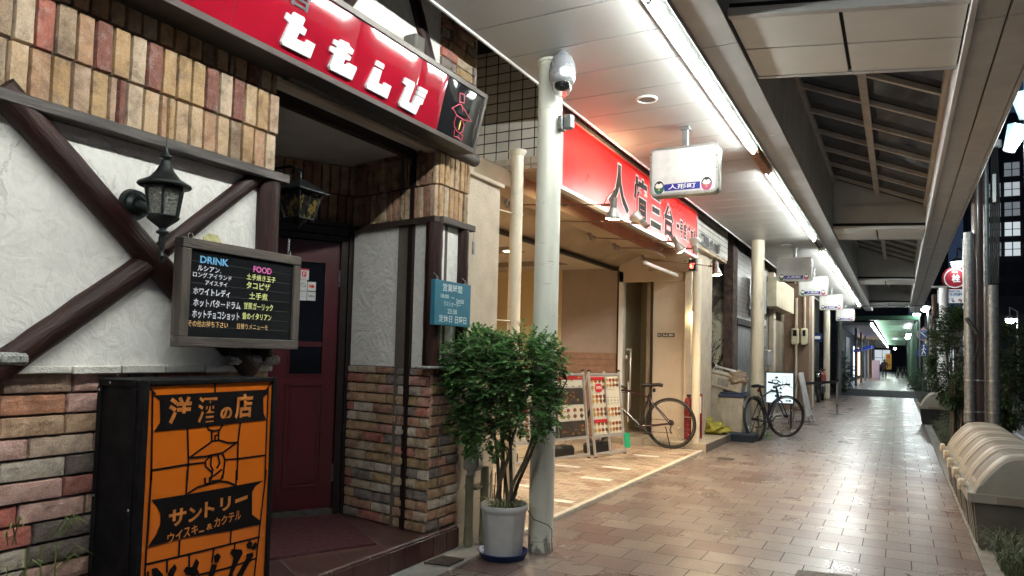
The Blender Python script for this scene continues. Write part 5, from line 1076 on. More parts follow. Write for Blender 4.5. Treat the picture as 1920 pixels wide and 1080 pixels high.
# ================================================================ A-FRAME MENU STANDS
m_food = island_mat('food_photos', [(0, (.20, .07, .02)), (.2, (.45, .20, .04)), (.38, (.09, .04, .02)), (.52, (.5, .34, .08)), (.66, (.35, .04, .02)), (.76, (.10, .12, .03)), (.88, (.26, .12, .04))], rough=.4, bmp=.1, white=0)
m_pap = M('poster_paper', (.55, .53, .45), .35, var=.05); m_dkp = M('dark_poster', (.05, .042, .038), .35, var=.6, vs=22); m_rdp = M('red_poster_block', (.45, .02, .03), .4, var=.1)
def aframe(x0, y0, x1, y1, lab, cells, hgt=1.07, zf=.03):
    a = Vector((x0, y0, zf)); b_ = Vector((x1, y1, zf)); d = (b_-a); W = d.length; d.normalize(); n = d.cross(Vector((0, 0, 1)))
    fr = frame(a, d, Vector((0, 0, 1))-n*.12)
    s_ = thing('menu_stand', lab, 'menu stand', (a+b_)/2, 'free standing menu boards before the restaurant')
    q = MB()
    for u in (0, W/2-.011, W-.022): q.prism(rect(u, u+.022, .0, hgt), fr, .02, -.005)
    for v in (.03, .24, hgt-.05): q.prism(rect(.022, W-.022, v, v+.028), fr, .018, -.004)
    q.build('frame', m_alu, s_)
    q = MB()
    for u in (.01, W-.02): q.cyl(fr @ Vector((u, hgt-.03, -.01)), Vector(a)+d*u-n*.42+Vector((0, 0, .01)), .011, n=8)
    q.cyl(Vector(a)+d*.02-n*.42+Vector((0, 0, .02)), Vector(a)+d*(W-.02)-n*.42+Vector((0, 0, .02)), .01, n=8)
    q.build('rear_leg', m_alu, s_)
    for u in (.12, W-.42): MB().bbox(-.13, .13, -.10, .10, .0, .14, .03, T_(Vector(a)+d*(u+.15)-n*.2+Vector((0, 0, .012))) @ Matrix.Rotation(math.atan2(d.y, d.x), 4, 'Z')).build('weight', m_rubber, s_)
    q = MB()
    for u in (.0, W-.03): q.prism(rect(u, u+.03, hgt-.002, hgt+.02), fr, .024, -.01); q.prism(rect(u, u+.03, -.01, .01), fr, .024, -.01)
    q.build('corner_cap', m_rubber, s_)
    MB().prism(rect(.02, W-.02, .27, hgt-.04), fr, -.0045, -.008).build('backing', m_dirtywhite, s_)
    r_ = random.Random(int(y0*10))
    for (c0, c1, v0, v1, kind) in cells:
        u0, u1 = .026+c0*(W-.05), .026+c1*(W-.05)-.004; v0 = .275+v0*(hgt-.325); v1 = .275+v1*(hgt-.325)-.008
        bg_ = {'w': m_pap, 'd': m_dkp, 'r': m_rdp, 'f': m_pap, 'p': m_dkp, 'l': m_pap}[kind]
        po = MB().prism(rect(u0+.006, u1-.006, v0, v1), fr, .004, -.0044).build('poster', bg_, s_)
        q = MB()
        if kind in 'fwl':
            nx = 4; ny = max(1, int((v1-v0)/.072)); hd = .04 if kind != 'l' else .1
            if kind == 'f' and v1-v0 > .2: MB().prism(rect(u0+.02, u1-.02, v1-.055, v1-.01), fr, .0052, .0042).build('heading', m_rdp, po)
            for i in range(nx):
                for j in range(ny):
                    cu = u0+(i+.5)*(u1-u0)/nx; cv = v0+.02+(j+.45)*(v1-v0-hd)/ny
                    if kind == 'l': q.prism(rect(cu-.025, cu+.02, cv, cv+.005), fr, .0052, .0042); continue
                    q.prism([(cu+.036*math.cos(t)*r_.uniform(.75, 1.1), cv+.026*math.sin(t)*r_.uniform(.75, 1.2)) for t in np.linspace(0, 5.6, 9)], fr, .0052, .0042)
                    if j % 2 == 0:
                        ll_ = MB()
            q.build('dishes', m_food if kind != 'l' else m_blk, po)
            q = MB()
            for j in range(ny): 
                for i in range(nx): cu = u0+(i+.5)*(u1-u0)/nx; cv = v0+.012+(j+.1)*(v1-v0-hd)/ny; q.prism(rect(cu-.018, cu+.015, cv-.004, cv), fr, .0051, .0042)
            q.build('captions', m_blk, po)
        else:
            for k in range(14 if kind != 'r' else 3):
                cu = r_.uniform(u0+.04, u1-.04); cv = r_.uniform(v0+.03, v1-.05); rr = r_.uniform(.012, .03)
                q.prism([(cu+rr*math.cos(t)*r_.uniform(.6, 1.2), cv+rr*.7*math.sin(t)*r_.uniform(.6, 1.2)) for t in np.linspace(0, 5.6, 8)], fr, .0052+k*.00008, .0042)
            q.build('dishes', m_food, po)
            if kind == 'd': text('DINNER', fr @ T_((u0+.04, v1-.08, .0046)), (u1-u0)*.6, .022, m_wp, po, .0003, .0)
    return s_, fr, W
s_, fr, W = aframe(-3.82, 6.9, -3.375, 8.36, 'longer menu stand with big dark dish photographs, partly behind the shrub', [(0, .33, 0, .5, 'f'), (0, .33, .5, 1, 'w'), (.33, .66, .0, .56, 'd'), (.33, .66, .56, .74, 'w'), (.33, .66, .74, 1, 'f'), (.66, 1, 0, .26, 'p'), (.66, 1, .26, .52, 'w'), (.66, 1, .52, .80, 'p'), (.66, 1, .80, .93, 'l'), (.66, 1, .93, 1, 'r')])
s_, fr, W = aframe(-3.318, 8.385, -3.150, 9.045, 'two column menu stand with rows of small dishes and a green tag', [(0, .52, 0, .28, 'f'), (0, .52, .28, .5, 'f'), (0, .52, .5, .72, 'w'), (0, .52, .72, 1, 'f'), (.52, 1, 0, .26, 'w'), (.52, 1, .26, .5, 'w'), (.52, 1, .5, .76, 'l'), (.52, 1, .76, 1, 'f')])
bd = MB().prism([(.20+.085*math.cos(t), .86+.06*math.sin(t)) for t in np.linspace(0, 6, 12)], fr, .0075, .0055).build('badge', m_rdp, s_)
text('OPEN', fr @ T_((.14, .845, .0077)), .12, .035, m_wp, bd, .0003, .03)
MB().prism(rect(W-.03, W+.10, .07, .26), fr, .03, .026).build('green_tag', M('green_plastic', (.02, .33, .16), .4, var=.1), s_)
# ================================================================ BICYCLES
def wheel(root, cx, cz, R, mt_rim, steer=None, hub=.03):
    """wheel in the local XZ plane (rolls along X)"""
    X = steer if steer is not None else Matrix.Identity(4)
    w_ = MB(); N = 44
    w_.tube([X @ Vector((cx+(R-.004)*math.cos(t), 0, cz+(R-.004)*math.sin(t))) for t in np.linspace(0, 2*math.pi, N+1)[:-1]], .0155, 8, closed=True)
    t_ = w_.build('wheel', m_rubber, root)
    w_ = MB()
    for dy in (-.009, .009): w_.tube([X @ Vector((cx+(R-.030)*math.cos(t), dy, cz+(R-.030)*math.sin(t))) for t in np.linspace(0, 2*math.pi, N+1)[:-1]], .0075, 6, closed=True)
    w_.build('rim', mt_rim, t_)
    w_ = MB()
    for k in range(24):
        a = 2*math.pi*k/24; b0 = a+(.5 if k % 2 else -.5); dy = .025 if k % 4 < 2 else -.025
        w_.cyl(X @ Vector((cx+.022*math.cos(b0), dy, cz+.022*math.sin(b0))), X @ Vector((cx+(R-.034)*math.cos(a), 0, cz+(R-.034)*math.sin(a))), .0012, n=4, cap=False)
    w_.build('spokes', m_chrome, t_)
    MB().cyl(X @ Vector((cx, -.045, cz)), X @ Vector((cx, .045, cz)), .018, n=12).cyl(X @ Vector((cx, -.03, cz)), X @ Vector((cx, -.026, cz)), .028, n=14).cyl(X @ Vector((cx, .026, cz)), X @ Vector((cx, .03, cz)), .028, n=14).build('hub', m_black, t_)
    return t_
def bicycle(name, lab, loc, rz, lean, fr_mat, acc, steer=0., fender=False, grp=None, R=.345, light=None, text_=None):
    """front towards +X, stands at z = 0, drive side on -Y"""
    o = thing(name, lab, 'bicycle', (0, 0, 0), grp)
    BBx, BBz = .44, .285; HT = Vector((.855, 0, .80)); HB = Vector((.89, 0, .66)); ST = Vector((.30, 0, .72)); FX_ = 1.03
    q = MB(); A0 = Vector((BBx, 0, BBz))
    q.tube([HB+Vector((-.01, 0, .02)), A0], .0215, 12).tube([A0, ST], .0165, 12).tube([A0+Vector((0, .0, .0)), A0], .02, 6)
    q.cyl(A0+Vector((0, -.04, 0)), A0+Vector((0, .04, 0)), .024, n=16).tube([HB, HT], .021, 12); q.build('frame', fr_mat, o)
    q = MB(); q.tube([HT+Vector((.0, 0, -.03)), Vector((.62, 0, .775)), Vector((.42, 0, .725)), ST+Vector((.01, 0, -.03))], .0155, 10)
    for s_ in (-1, 1):
        q.tube([ST+Vector((0, 0, -.04)), Vector((.24, s_*.03, .60)), Vector((0, s_*.055, R))], [.010, .009, .008], 8); q.tube([A0+Vector((-.02, s_*.02, 0)), Vector((.2, s_*.05, .305)), Vector((0, s_*.055, R))], [.011, .010, .009], 8)
    q.build('stays', acc, o)
    piv = HB.copy(); ax = (HT-HB).normalized(); X = Matrix.Translation(piv) @ Matrix.Rotation(steer, 4, ax) @ Matrix.Translation(-piv)
    q = MB(); cr = X @ (HB+Vector((.008, 0, -.035)))
    for s_ in (-1, 1): q.tube([cr, X @ Vector((.915, s_*.052, .60)), X @ Vector((.955, s_*.055, .50)), X @ Vector((FX_, s_*.052, R))], [.014, .013, .011, .009], 8)
    q.cyl(X @ HT, X @ (HT+ax*.06), .017, n=12); q.tube([X @ (HT+ax*.05), X @ (HT+ax*.06+Vector((.09, 0, .015)))], .014, 10); q.build('fork', fr_mat, o)
    hb = X @ (HT+ax*.06+Vector((.09, 0, .015)))
    def L2(p): return (Matrix.Rotation(steer, 4, ax)) @ Vector(p)
    q = MB(); q.tube([hb+L2((-.03, -.28, .03)), hb+L2((0, -.12, .02)), hb, hb+L2((0, .12, .02)), hb+L2((-.03, .28, .03))], .011, 8); q.build('handlebar', m_black, o)
    q = MB()
    for s_ in (-1, 1): q.cyl(hb+L2((-.03, s_*.19, .028)), hb+L2((-.035, s_*.30, .032)), .0165, n=10)
    q.build('grip', m_rubber, o)
    q = MB()
    for s_ in (-1, 1): q.tube([hb+L2((0, s_*.17, .02)), hb+L2((.05, s_*.19, -.01)), hb+L2((.04, s_*.27, -.03))], .005, 6); q.tube([hb+L2((0, s_*.16, .02)), hb+L2((.09, s_*.05, .05)), HT+Vector((.05, s_*.02, -.05)), Vector((.6, s_*.01, .74))], .0028, 5)
    q.build('brake_lever', m_black, o)
    wheel(o, 0, R, R, m_black)
    wheel(o, FX_, R, R, m_black, X)
    # seat
    q = MB(); q.tube([ST, ST+Vector((-.035, 0, .12))], .0135, 10).cyl(ST+Vector((.004, 0, -.015)), ST+Vector((-.004, 0, .012)), .0205, n=12); q.build('seat_post', m_black, o)
    sp_ = ST+Vector((-.04, 0, .135)); q = MB(); P = []; prof = [(-.14, .074, .014), (-.10, .084, .024), (-.04, .066, .020), (.02, .030, .010), (.09, .020, .010), (.145, .013, .004)]
    n = 12
    for (x, hw, h) in prof:
        for k in range(n):
            t = 2*math.pi*k/n; P.append(sp_+Vector((x, hw*math.cos(t), h+(.020 if math.sin(t) > 0 else .032)*math.sin(t)+abs(x)*.03)))
    q.add(P, [(i*n+k, i*n+(k+1) % n, (i+1)*n+(k+1) % n, (i+1)*n+k) for i in range(len(prof)-1) for k in range(n)], True); q.add(P, [list(range(n))[::-1], list(range((len(prof)-1)*n, len(prof)*n))])
    q.build('saddle', m_black, o)
    # drive train
    q = MB()
    q.tube([(BBx+.088*math.cos(t), -.05, BBz+.088*math.sin(t)) for t in np.linspace(0, 6.283, 30)[:-1]], .005, 6, closed=True)
    for k in range(5): a = k*1.2566; q.cyl((BBx, -.05, BBz), (BBx+.086*math.cos(a), -.05, BBz+.086*math.sin(a)), .006, n=6)
    for s_, a in ((-1, .5), (1, .5+math.pi)): q.tube([(BBx, s_*.06, BBz), (BBx+.165*math.cos(a), s_*.075, BBz+.165*math.sin(a))], .010, 8)
    q.build('crankset', m_black, o)
    q = MB()
    for s_, a in ((-1, .5), (1, .5+math.pi)): c_ = Vector((BBx+.165*math.cos(a), s_*.12, BBz+.165*math.sin(a))); q.bbox(c_.x-.042, c_.x+.042, c_.y-.035, c_.y+.035, c_.z-.011, c_.z+.011, .004)
    q.build('pedal', m_black, o)
    q = MB(); q.tube([(0, -.048, R+.04), (BBx, -.05, BBz+.088)], .004, 6).tube([(0.0, -.048, R-.14), (BBx, -.05, BBz-.088)], .004, 6).tube([(0, -.048, R-.04), (.02, -.05, R-.11), (-.01, -.05, R-.15)], .010, 6)
    for rr in (.04, .034, .028): q.cyl((0, -.036-rr*.3, R), (0, -.038-rr*.3, R), rr, n=18)
    q.build('chain_and_derailleur', m_black, o)
    q = MB(); q.tube([(.06, .04, .30), (-.03, .12, .0)], .008, 8); q.build('kickstand', m_black, o)
    if light: MB().bbox(ST.x-.09, ST.x-.05, -.02, .02, .77, .82, .006).build('rear_lamp', light, o)
    if text_:
        a = A0; b_ = HB+Vector((-.01, 0, .02)); d = (b_-a).normalized(); nrm = Vector((0, -1, 0)); f = frame(a+Vector((0, -.0225, 0)), d, Vector((0, 0, 1)))
        for k in range(5): MB().prism([(.13+k*.055, -.012), (.165+k*.055, -.012), (.172+k*.055, .012), (.137+k*.055, .012)], f, .002 if f.col[2][1] < 0 else -.002).build('frame_lettering', m_wp, o)
    if fender:
        q = MB()
        for t0, t1, cx in ((.5, 2.6, 0),):
            pts = [(cx+(R+.03)*math.cos(t), (R)+(R+.03)*math.sin(t)) for t in np.linspace(t0, t1, 14)]
            P = [(p[0], s_, p[1]) for p in pts for s_ in (-.025, .025)]; q.add(P, [(2*i, 2*i+1, 2*i+3, 2*i+2) for i in range(len(pts)-1)], True)
        q.build('mudguard', m_galv, o)
        q = MB(); q.tube([(.2+.045*math.cos(t), .0, .66+.045*math.sin(t)) for t in np.linspace(0, 6.28, 20)[:-1]], .006, 6, closed=True); q.build('ring_lock', m_chrome, o)
    o.location = loc; o.rotation_euler = (lean, 0, rz)
    return o
m_bk1 = M('black_frame_paint', (.012, .012, .013), .25, var=0, coat=.4); m_bkred = M('dark_red_frame_paint', (.028, .004, .006), .3, var=0, coat=.3)
m_bk2 = M('navy_frame_paint', (.018, .024, .045), .3, var=0, coat=.3)
bicycle('bicycle', 'black and red road bicycle standing across the landing of the restaurant', (-2.80, 9.93, .034), math.radians(184), math.radians(-3), m_bk1, m_bkred, steer=1.2, light=m_black, text_=True, R=.345)
bicycle('bicycle', 'dark bicycle leaning by the bins and pointing along the pavement', (-1.99, 12.02, 0), math.radians(72), math.radians(-7), m_bk2, m_black, steer=-.55, fender=True, light=MATS['red_enamel'])
# ================================================================ CLUTTER BY THE COLUMN
m_bin = M('grey_bin_plastic', (.36, .34, .29), .6, var=.25, vs=5, dirt=.5, dcol=(.12, .10, .08)); m_blue = M('blue_lid_plastic', (.022, .035, .075), .4, var=.2)
b1 = thing('rubbish_bin', 'tall plain grey bin without a lid beside the dark door', 'bin', (-2.66, 12.0, 0))
def tub(mb, cx, cy, z0, z1, w0, w1, d0, d1, rim=.0):
    P = []
    for (zz, ww, dd) in ((z0, w0, d0), (z1, w1, d1)): P += [(cx-ww, cy-dd, zz), (cx+ww, cy-dd, zz), (cx+ww, cy+dd, zz), (cx-ww, cy+dd, zz)]
    mb.add(P, [(3, 2, 1, 0), (0, 1, 5, 4), (1, 2, 6, 5), (2, 3, 7, 6), (3, 0, 4, 7), (4, 5, 6, 7)])
    if rim: mb.bbox(cx-w1-rim, cx+w1+rim, cy-d1-rim, cy+d1+rim, z1-.03, z1+.012, .006)
    return mb
tub(MB(), -2.68, 12.02, .10, .83, .155, .20, .16, .21, .015).build('body', m_bin, b1)
b2 = thing('rubbish_bin', 'grey ribbed bin with a blue lid beneath the tilted cooler box', 'bin', (-2.33, 11.93, 0))
q = tub(MB(), -2.34, 11.95, .14, .71, .15, .185, .15, .19)
for k in range(4): 
    u = -.12+k*.078; q.add([(-2.34+u*.82, 11.795, .18), (-2.34+u*.82+.045, 11.795, .18), (-2.34+u+.055, 11.755, .66), (-2.34+u, 11.755, .66)]+[(-2.34+u*.82, 11.80+.03, .18), (-2.34+u*.82+.045, 11.83, .18), (-2.34+u+.055, 11.79, .66), (-2.34+u, 11.79, .66)], [(0, 1, 2, 3), (0, 4, 5, 1), (1, 5, 6, 2), (2, 6, 7, 3), (3, 7, 4, 0)])
q.build('body', m_bin, b2); MB().bbox(-2.55, -2.13, 11.73, 12.17, .68, .735, .015).bbox(-2.53, -2.15, 11.75, 12.15, .735, .765, .02).build('lid', m_blue, b2)
Xc = T_((-2.44, 11.93, .93)) @ Matrix.Rotation(math.radians(13), 4, 'Y')
cb = thing('cooler_box', 'dirty cooler box lying tilted across the tops of the two bins', 'cooler box', (-2.44, 11.93, .93))
MB().bbox(-.27, .27, -.17, .17, -.13, .075, .02, Xc).build('body', M('stained_cream_plastic', (.36, .33, .27), .6, var=.3, vs=6, dirt=.6, dcol=(.12, .10, .08)), cb)
MB().bbox(-.285, .285, -.18, .18, .08, .13, .015, Xc).build('lid', M('stained_cream_plastic', (0, 0, 0)), cb)
MB().bbox(-.12, .06, -.176, -.1712, -.08, .03, .002, Xc).build('label', m_galv, cb)
q = MB()
for s_ in (-1, 1): q.tube([Xc @ Vector(p) for p in ((-.25, s_*.1, .12), (-.22, s_*.1, .19), (.1, s_*.1, .19), (.2, s_*.12, .14))], .012, 8)
q.tube([Xc @ Vector(p) for p in ((-.22, -.1, .19), (-.24, 0, .21), (-.22, .1, .19))], .012, 8); q.build('handle', m_alu, cb)
def cloth(name, c, sz, mat, seed, lab, cat, amp=.5, drop=0.):
    q = MB(); n = 22; P = []
    for j in range(n+1):
        for i in range(n*2):
            t = 2*math.pi*i/(n*2); ph = math.pi*j/n; d = Vector((math.sin(ph)*math.cos(t), math.sin(ph)*math.sin(t), -math.cos(ph)))
            r_ = 1+amp*noise.noise(d*1.6+Vector((seed, 0, 0)))+amp*.5*noise.noise(d*4+Vector((0, seed, 0)))+amp*.16*noise.noise(d*10)
            p = Vector((d.x*sz[0], d.y*sz[1], d.z*sz[2]))*r_+Vector(c); p.z = max(p.z, c[2]-sz[2]+.002); P.append(p)
    m_ = n*2
    q.add(P, [(j*m_+i, j*m_+(i+1) % m_, (j+1)*m_+(i+1) % m_, (j+1)*m_+i) for j in range(n) for i in range(m_)], True)
    o = q.build(name, mat); tag(o, lab, cat); return o
cloth('cloth', (-2.27, 11.80, .99), (.17, .07, .11), M('brown_grey_cloth', (.20, .155, .11), .95, var=.4, vs=9, bmp=.4, bs=40), 3, 'brown cloth draped over the corner of the cooler box', 'cloth')
m_net = M('yellow_net', (.22, .205, .018), .6, var=.35, vs=10, bmp=.6, bs=90)
cloth('net_bag', (-2.53, 11.42, .20), (.21, .14, .085), m_net, 8, 'low yellow green net bundle lying on the landing corner', 'net', .75)
cloth('net_bag', (-2.70, 11.50, .29), (.11, .11, .12), m_net, 15, 'upright part of the yellow net behind the low bundle', 'net', .6)
tag(tub(MB(), -2.20, 11.83, .0, .12, .21, .23, .16, .18, .006).build('crate', M('blue_crate', (.008, .02, .04), .5, var=.2)), 'blue plastic crate on the ground under the ribbed bin', 'crate')
bicb = MB().bbox(-2.42, -2.24, 12.3, 12.5, 0, 1.02, .01).bbox(-2.25, -2.215, 12.28, 12.30, .93, 1.08, .004)
tag(bicb.build('water_heater', M('cream_appliance', (.55, .5, .38), .5, var=.2)), 'cream boxed appliance half hidden behind the tilted cooler box', 'appliance')
q = MB(); r_ = random.Random(5)
for k in range(50):
    p = Vector((-1.93+r_.uniform(-.08, .08), 12.45+r_.uniform(-.1, .1), r_.uniform(.0, .12))); leaf_geo(q, p, rv(r_), Vector((0, 0, 1)), .05, .03)
tag(q.build('weed', M('bright_weed_green', (.09, .22, .03), .6, var=.3, vs=30)), 'bright green weeds at the foot of the soot stained column', 'weed')
# ================================================================ SOOTY NEXT BUILDING
sb = thing('sooty_building', 'soot blackened building with creeper covered cream wall past the restaurant', 'building', (-2.8, 13, 0))
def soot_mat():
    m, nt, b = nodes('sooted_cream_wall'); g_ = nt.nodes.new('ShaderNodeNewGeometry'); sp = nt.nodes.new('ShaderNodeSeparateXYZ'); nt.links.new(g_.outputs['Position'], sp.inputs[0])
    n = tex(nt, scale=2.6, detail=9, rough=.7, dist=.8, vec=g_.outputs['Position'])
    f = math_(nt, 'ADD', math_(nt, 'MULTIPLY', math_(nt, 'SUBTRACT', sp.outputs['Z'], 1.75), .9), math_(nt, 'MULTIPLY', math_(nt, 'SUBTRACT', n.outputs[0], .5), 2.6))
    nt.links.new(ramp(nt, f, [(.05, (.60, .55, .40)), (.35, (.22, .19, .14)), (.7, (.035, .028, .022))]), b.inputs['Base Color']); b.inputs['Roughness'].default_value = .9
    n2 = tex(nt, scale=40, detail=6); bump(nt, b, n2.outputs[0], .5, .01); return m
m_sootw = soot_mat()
MB().box(-3.6, -2.80, 11.76, 12.25, 0, 3.9).build('dark_side_wall', M('charred_wall', (.022, .019, .017), .8, var=.4, vs=6, bmp=.4, bs=30), sb)
MB().bbox(-2.799, -2.78, 11.80, 12.2, .0, 2.35, .004).build('dark_door', M('dark_door_panel', (.02, .019, .018), .5, var=.2), sb)
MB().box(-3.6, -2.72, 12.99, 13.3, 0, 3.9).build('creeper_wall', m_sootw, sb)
MB().box(-2.719, -2.56, 12.9, 13.3, 0, 3.9).build('charred_pilaster', M('charred_brick', (.075, .045, .033), .9, var=.6, vs=9, bmp=.8, bs=25), sb)
MB().box(-3.4, -2.60, 13.301, 15.4, 2.0, 3.95).build('tiled_upper_wall', tile_mat('sooty_wall_tile', 'Y', (.15, .135, .115), (.10, .09, .08)), sb)
MB().box(-3.4, -2.62, 13.301, 15.4, 0, 1.999).build('lower_wall', M('grey_window_wall', (.15, .155, .155), .4, var=.15), sb)
MB().bbox(-2.62, -2.55, 13.31, 15.35, 1.92, 2.04, .006).bbox(-2.62, -2.56, 13.31, 13.38, .0, 1.915, .004).build('window_frame', m_seam, sb)
MB().bbox(-2.55, -2.35, 14.6, 15.0, 2.2, 2.9, .01).build('side_box', m_galv, sb)
q = MB(); q2 = MB(); r_ = random.Random(9)
for k in range(34):
    p = Vector((-2.80-r_.random()*.30, 12.982, r_.uniform(.9, 1.2))); a = r_.uniform(.6, 2.5); pts = [p]
    for i in range(7): a += r_.uniform(-.5, .5); p = p+Vector((.07*math.cos(a), 0, .10*abs(math.sin(a)))); p.x = max(-3.12, min(-2.735, p.x)); pts.append(p.copy())
    q.tube(pts, .004, 4)
    for p_ in pts[2:]:
        if r_.random() < .35: leaf_geo(q2, p_+Vector((0, -.01, 0)), rv(r_), Vector((0, -1, 0)), .035, .03)
for i in range(14): leaf_geo(q2, Vector((-3.08+i*.024, 12.965, 1.17+.03*math.sin(i*1.3))), rv(r_), Vector((0, -1, 0)), .05, .045)
cp = thing('creeper', 'bare dry creeper spread over the sooty cream wall', 'creeper', (-2.9, 12.98, 1))
q.build('stems', M('dry_creeper', (.055, .038, .025), .9, var=.2), cp); q2.build('leaves', M('dead_leaf', (.07, .05, .03), .9, var=.3), cp)
# ================================================================ FURTHER FRONTS
ls_ = thing('lit_sign', 'white glowing sign board with black brush marks behind the second bicycle', 'light sign', (-1.96, 14.3, 0))
m_lit = M('lit_white_face', (.8, .9, .92), .4, var=0, emit=.28, ecol=(.80, .95, 1.0)); f = facing((0, 14.27, 0))
MB().bbox(-2.22, -1.71, 14.275, 14.40, .475, 1.07, .008).build('casing', m_black, ls_)
MB().prism(rect(-2.20, -1.73, .495, 1.05), f, .001, -.004).build('face', m_lit, ls_)
q = MB()
for (cx, cz, rx, rz) in ((-2.02, .965, .028, .02), (-2.06, .78, .032, .024), (-1.945, .765, .02, .02), (-2.03, .62, .022, .022), (-1.94, .625, .02, .018), (-1.945, .68, .018, .014)): q.prism([(cx+rx*math.cos(t)*1.0, cz+rz*math.sin(t)) for t in np.linspace(0, 5.9, 12)], f, .003, .0012)
for pts in ([(-2.10, .92), (-2.09, .86), (-2.04, .84), (-2.0, .87), (-1.98, .91)], [(-2.10, .91), (-2.02, .92), (-1.95, .88)], [(-2.13, .73), (-2.05, .72), (-1.97, .69), (-1.93, .69)], [(-2.10, .74), (-2.09, .69), (-2.06, .71)]): q.strip(pts, .016, f, .003, .0012)
q.build('brush_marks', m_blk, ls_)
q = MB(); ring(q, -1.915, -1.785, .80, .99, .004, f, .003, .0012); 
for k in range(4): q.prism(rect(-1.86+.02*(k % 2), -1.835+.02*(k % 2), .955-k*.035, .965-k*.035), f, .003, .0012)
q.build('small_print', m_blk, ls_); text('品書', f @ T_((-1.86, .525, .0015)), .10, .03, m_blk, ls_, .0006, .03)
q = MB()
for x in (-2.16, -1.77): q.bbox(x-.015, x+.015, 14.32, 14.35, .02, .475, .002).bbox(x-.02, x+.02, 14.12, 14.58, 0, .022, .003)
q.build('legs', m_black, ls_)
bsb = thing('brown_building', 'brown building end wall carrying two cream meters past the lit sign', 'building', (-2.2, 19.5, 0))
m_brownw = M('brown_wall', (.20, .13, .088), .85, var=.12, vs=3, bmp=.3, bs=60)
MB().box(-3.4, -2.02, 19.8, 21.2, 0, 3.9).build('end_wall', m_brownw, bsb)
MB().box(-3.6, -2.62, 15.401, 19.79, 0, 3.9).build('side_wall', M('dull_tan_wall', (.22, .18, .13), .85, var=.3, vs=2, dirt=.4), bsb)
MB().bbox(-2.615, -2.50, 17.2, 17.5, 0, 3.3, .01).build('rain_pipe', m_beige, bsb); MB().cyl((-2.32, 19.72, .1), (-2.32, 19.72, 2.9), .035, n=12).cyl((-2.12, 19.74, 1.9), (-2.12, 19.74, 3.3), .03, n=12).build('rain_pipe', m_beige, bsb)
ab = thing('awning_box', 'boxy beige awning jutting out above the brown wall', 'awning', (-2.5, 17.5, 2.6))
MB().add([(-2.60, 16.4, 2.46), (-2.60, 16.4, 3.12), (-2.33, 16.4, 3.10), (-2.33, 16.4, 2.46), (-2.60, 19.3, 2.46), (-2.60, 19.3, 3.12), (-2.33, 19.3, 3.10), (-2.33, 19.3, 2.46)], [(0, 3, 2, 1), (4, 5, 6, 7), (3, 7, 6, 2), (1, 2, 6, 5), (0, 4, 7, 3), (0, 1, 5, 4)]).build('canvas', M('cream_canvas', (.52, .46, .33), .85, var=.25, vs=5, bmp=.3, bs=30), ab)
for k, (a, b_) in enumerate(((-2.44, -2.25), (-2.21, -2.04))):
    mt = thing('electric_meter', ('left' if k == 0 else 'right')+' one of two cream electric meters side by side on the brown wall', 'meter', ((a+b_)/2, 19.75, 2.0), 'electric meters on the brown wall')
    MB().bbox(a, b_, 19.66, 19.795, 1.72, 2.12, .03).build('case', M('cream_meter', (.55, .50, .34), .5, var=.1), mt); MB().bbox(a+.05, b_-.05, 19.645, 19.659, 1.92, 2.07, .004).build('window', m_blackglass, mt); MB().bbox(a+.02, b_-.02, 19.62, 19.659, 1.70, 1.80, .01).build('cover', M('cream_meter', (0, 0, 0)), mt)
eq = thing('switch_gear', 'grey electrical boxes and wires crowded on the wall behind the soot stained column', 'electrical boxes', (-2.55, 15.8, 2))
m_gbox = M('grey_switch_box', (.24, .245, .24), .5, var=.2)
for (y, z0, z1, xw) in ((15.6, 1.55, 1.95, .12), (16.2, 1.15, 1.5, .14), (15.7, 2.25, 3.2, .10)): MB().bbox(-2.61, -2.61+xw, y, y+.5, z0, z1, .015).build('box', m_gbox, eq)
for k in range(4): MB().bbox(-2.60, -2.54, 15.6+k*.22, 15.72+k*.22, 2.0+.03*(k % 2), 2.16, .006).build('small_box', m_white if k % 2 else m_cream, eq)
q = MB()
for k in range(5): q.tube([(-2.58, 15.6+k*.2, 2.1), (-2.52, 15.7+k*.2, 2.35+.1*math.sin(k)), (-2.56, 15.65+k*.25, 2.8), (-2.52, 16.3, 3.1)], .012, 5)
q.build('wires', m_rubber, eq)
tag(MB().lathe([(.001, 0), (.10, .005), (.11, .03), (.09, .04)], (0, 0, 0), 20, T_((-2.48, 15.2, 2.22)) @ Matrix.Rotation(1.3, 4, 'X')).build('round_vent', m_gbox), 'grey round dish shaped vent above the small electrical boxes', 'vent')
af = thing('folding_board', 'white folding board seen edge on beside the lit sign', 'notice board', (-1.7, 15.6, 0))
MB().add([(-1.80, 15.6, 1.04), (-1.775, 15.6, 1.05), (-1.60, 15.6, .17), (-1.63, 15.6, .16), (-1.80, 16.3, 1.04), (-1.775, 16.3, 1.05), (-1.60, 16.3, .17), (-1.63, 16.3, .16)], [(0, 1, 2, 3), (7, 6, 5, 4), (0, 4, 5, 1), (1, 5, 6, 2), (2, 6, 7, 3), (3, 7, 4, 0)]).build('panel', m_dirtywhite, af)
q = MB()
for y in (15.62, 16.28): q.tube([(-1.62, y, .2), (-1.56, y, .0)], .012, 6).tube([(-1.80, y, 1.02), (-1.98, y, .0)], .012, 6)
q.build('leg', m_galv, af)
bl = thing('belt_barrier', 'black retractable belt stretched between two steel posts across the side', 'barrier', (-1.6, 18, 0))
for (x, y) in ((-1.79, 16.5), (-1.325, 19.33)):
    MB().cyl((x, y, .006), (x, y, .80), .030, n=16).build('post', m_steel, bl); MB().cyl((x, y, 0), (x, y, .012), .17, .16, 28).build('base', m_black, bl); MB().cyl((x, y, .80), (x, y, .86), .034, n=16).build('head', m_black, bl)
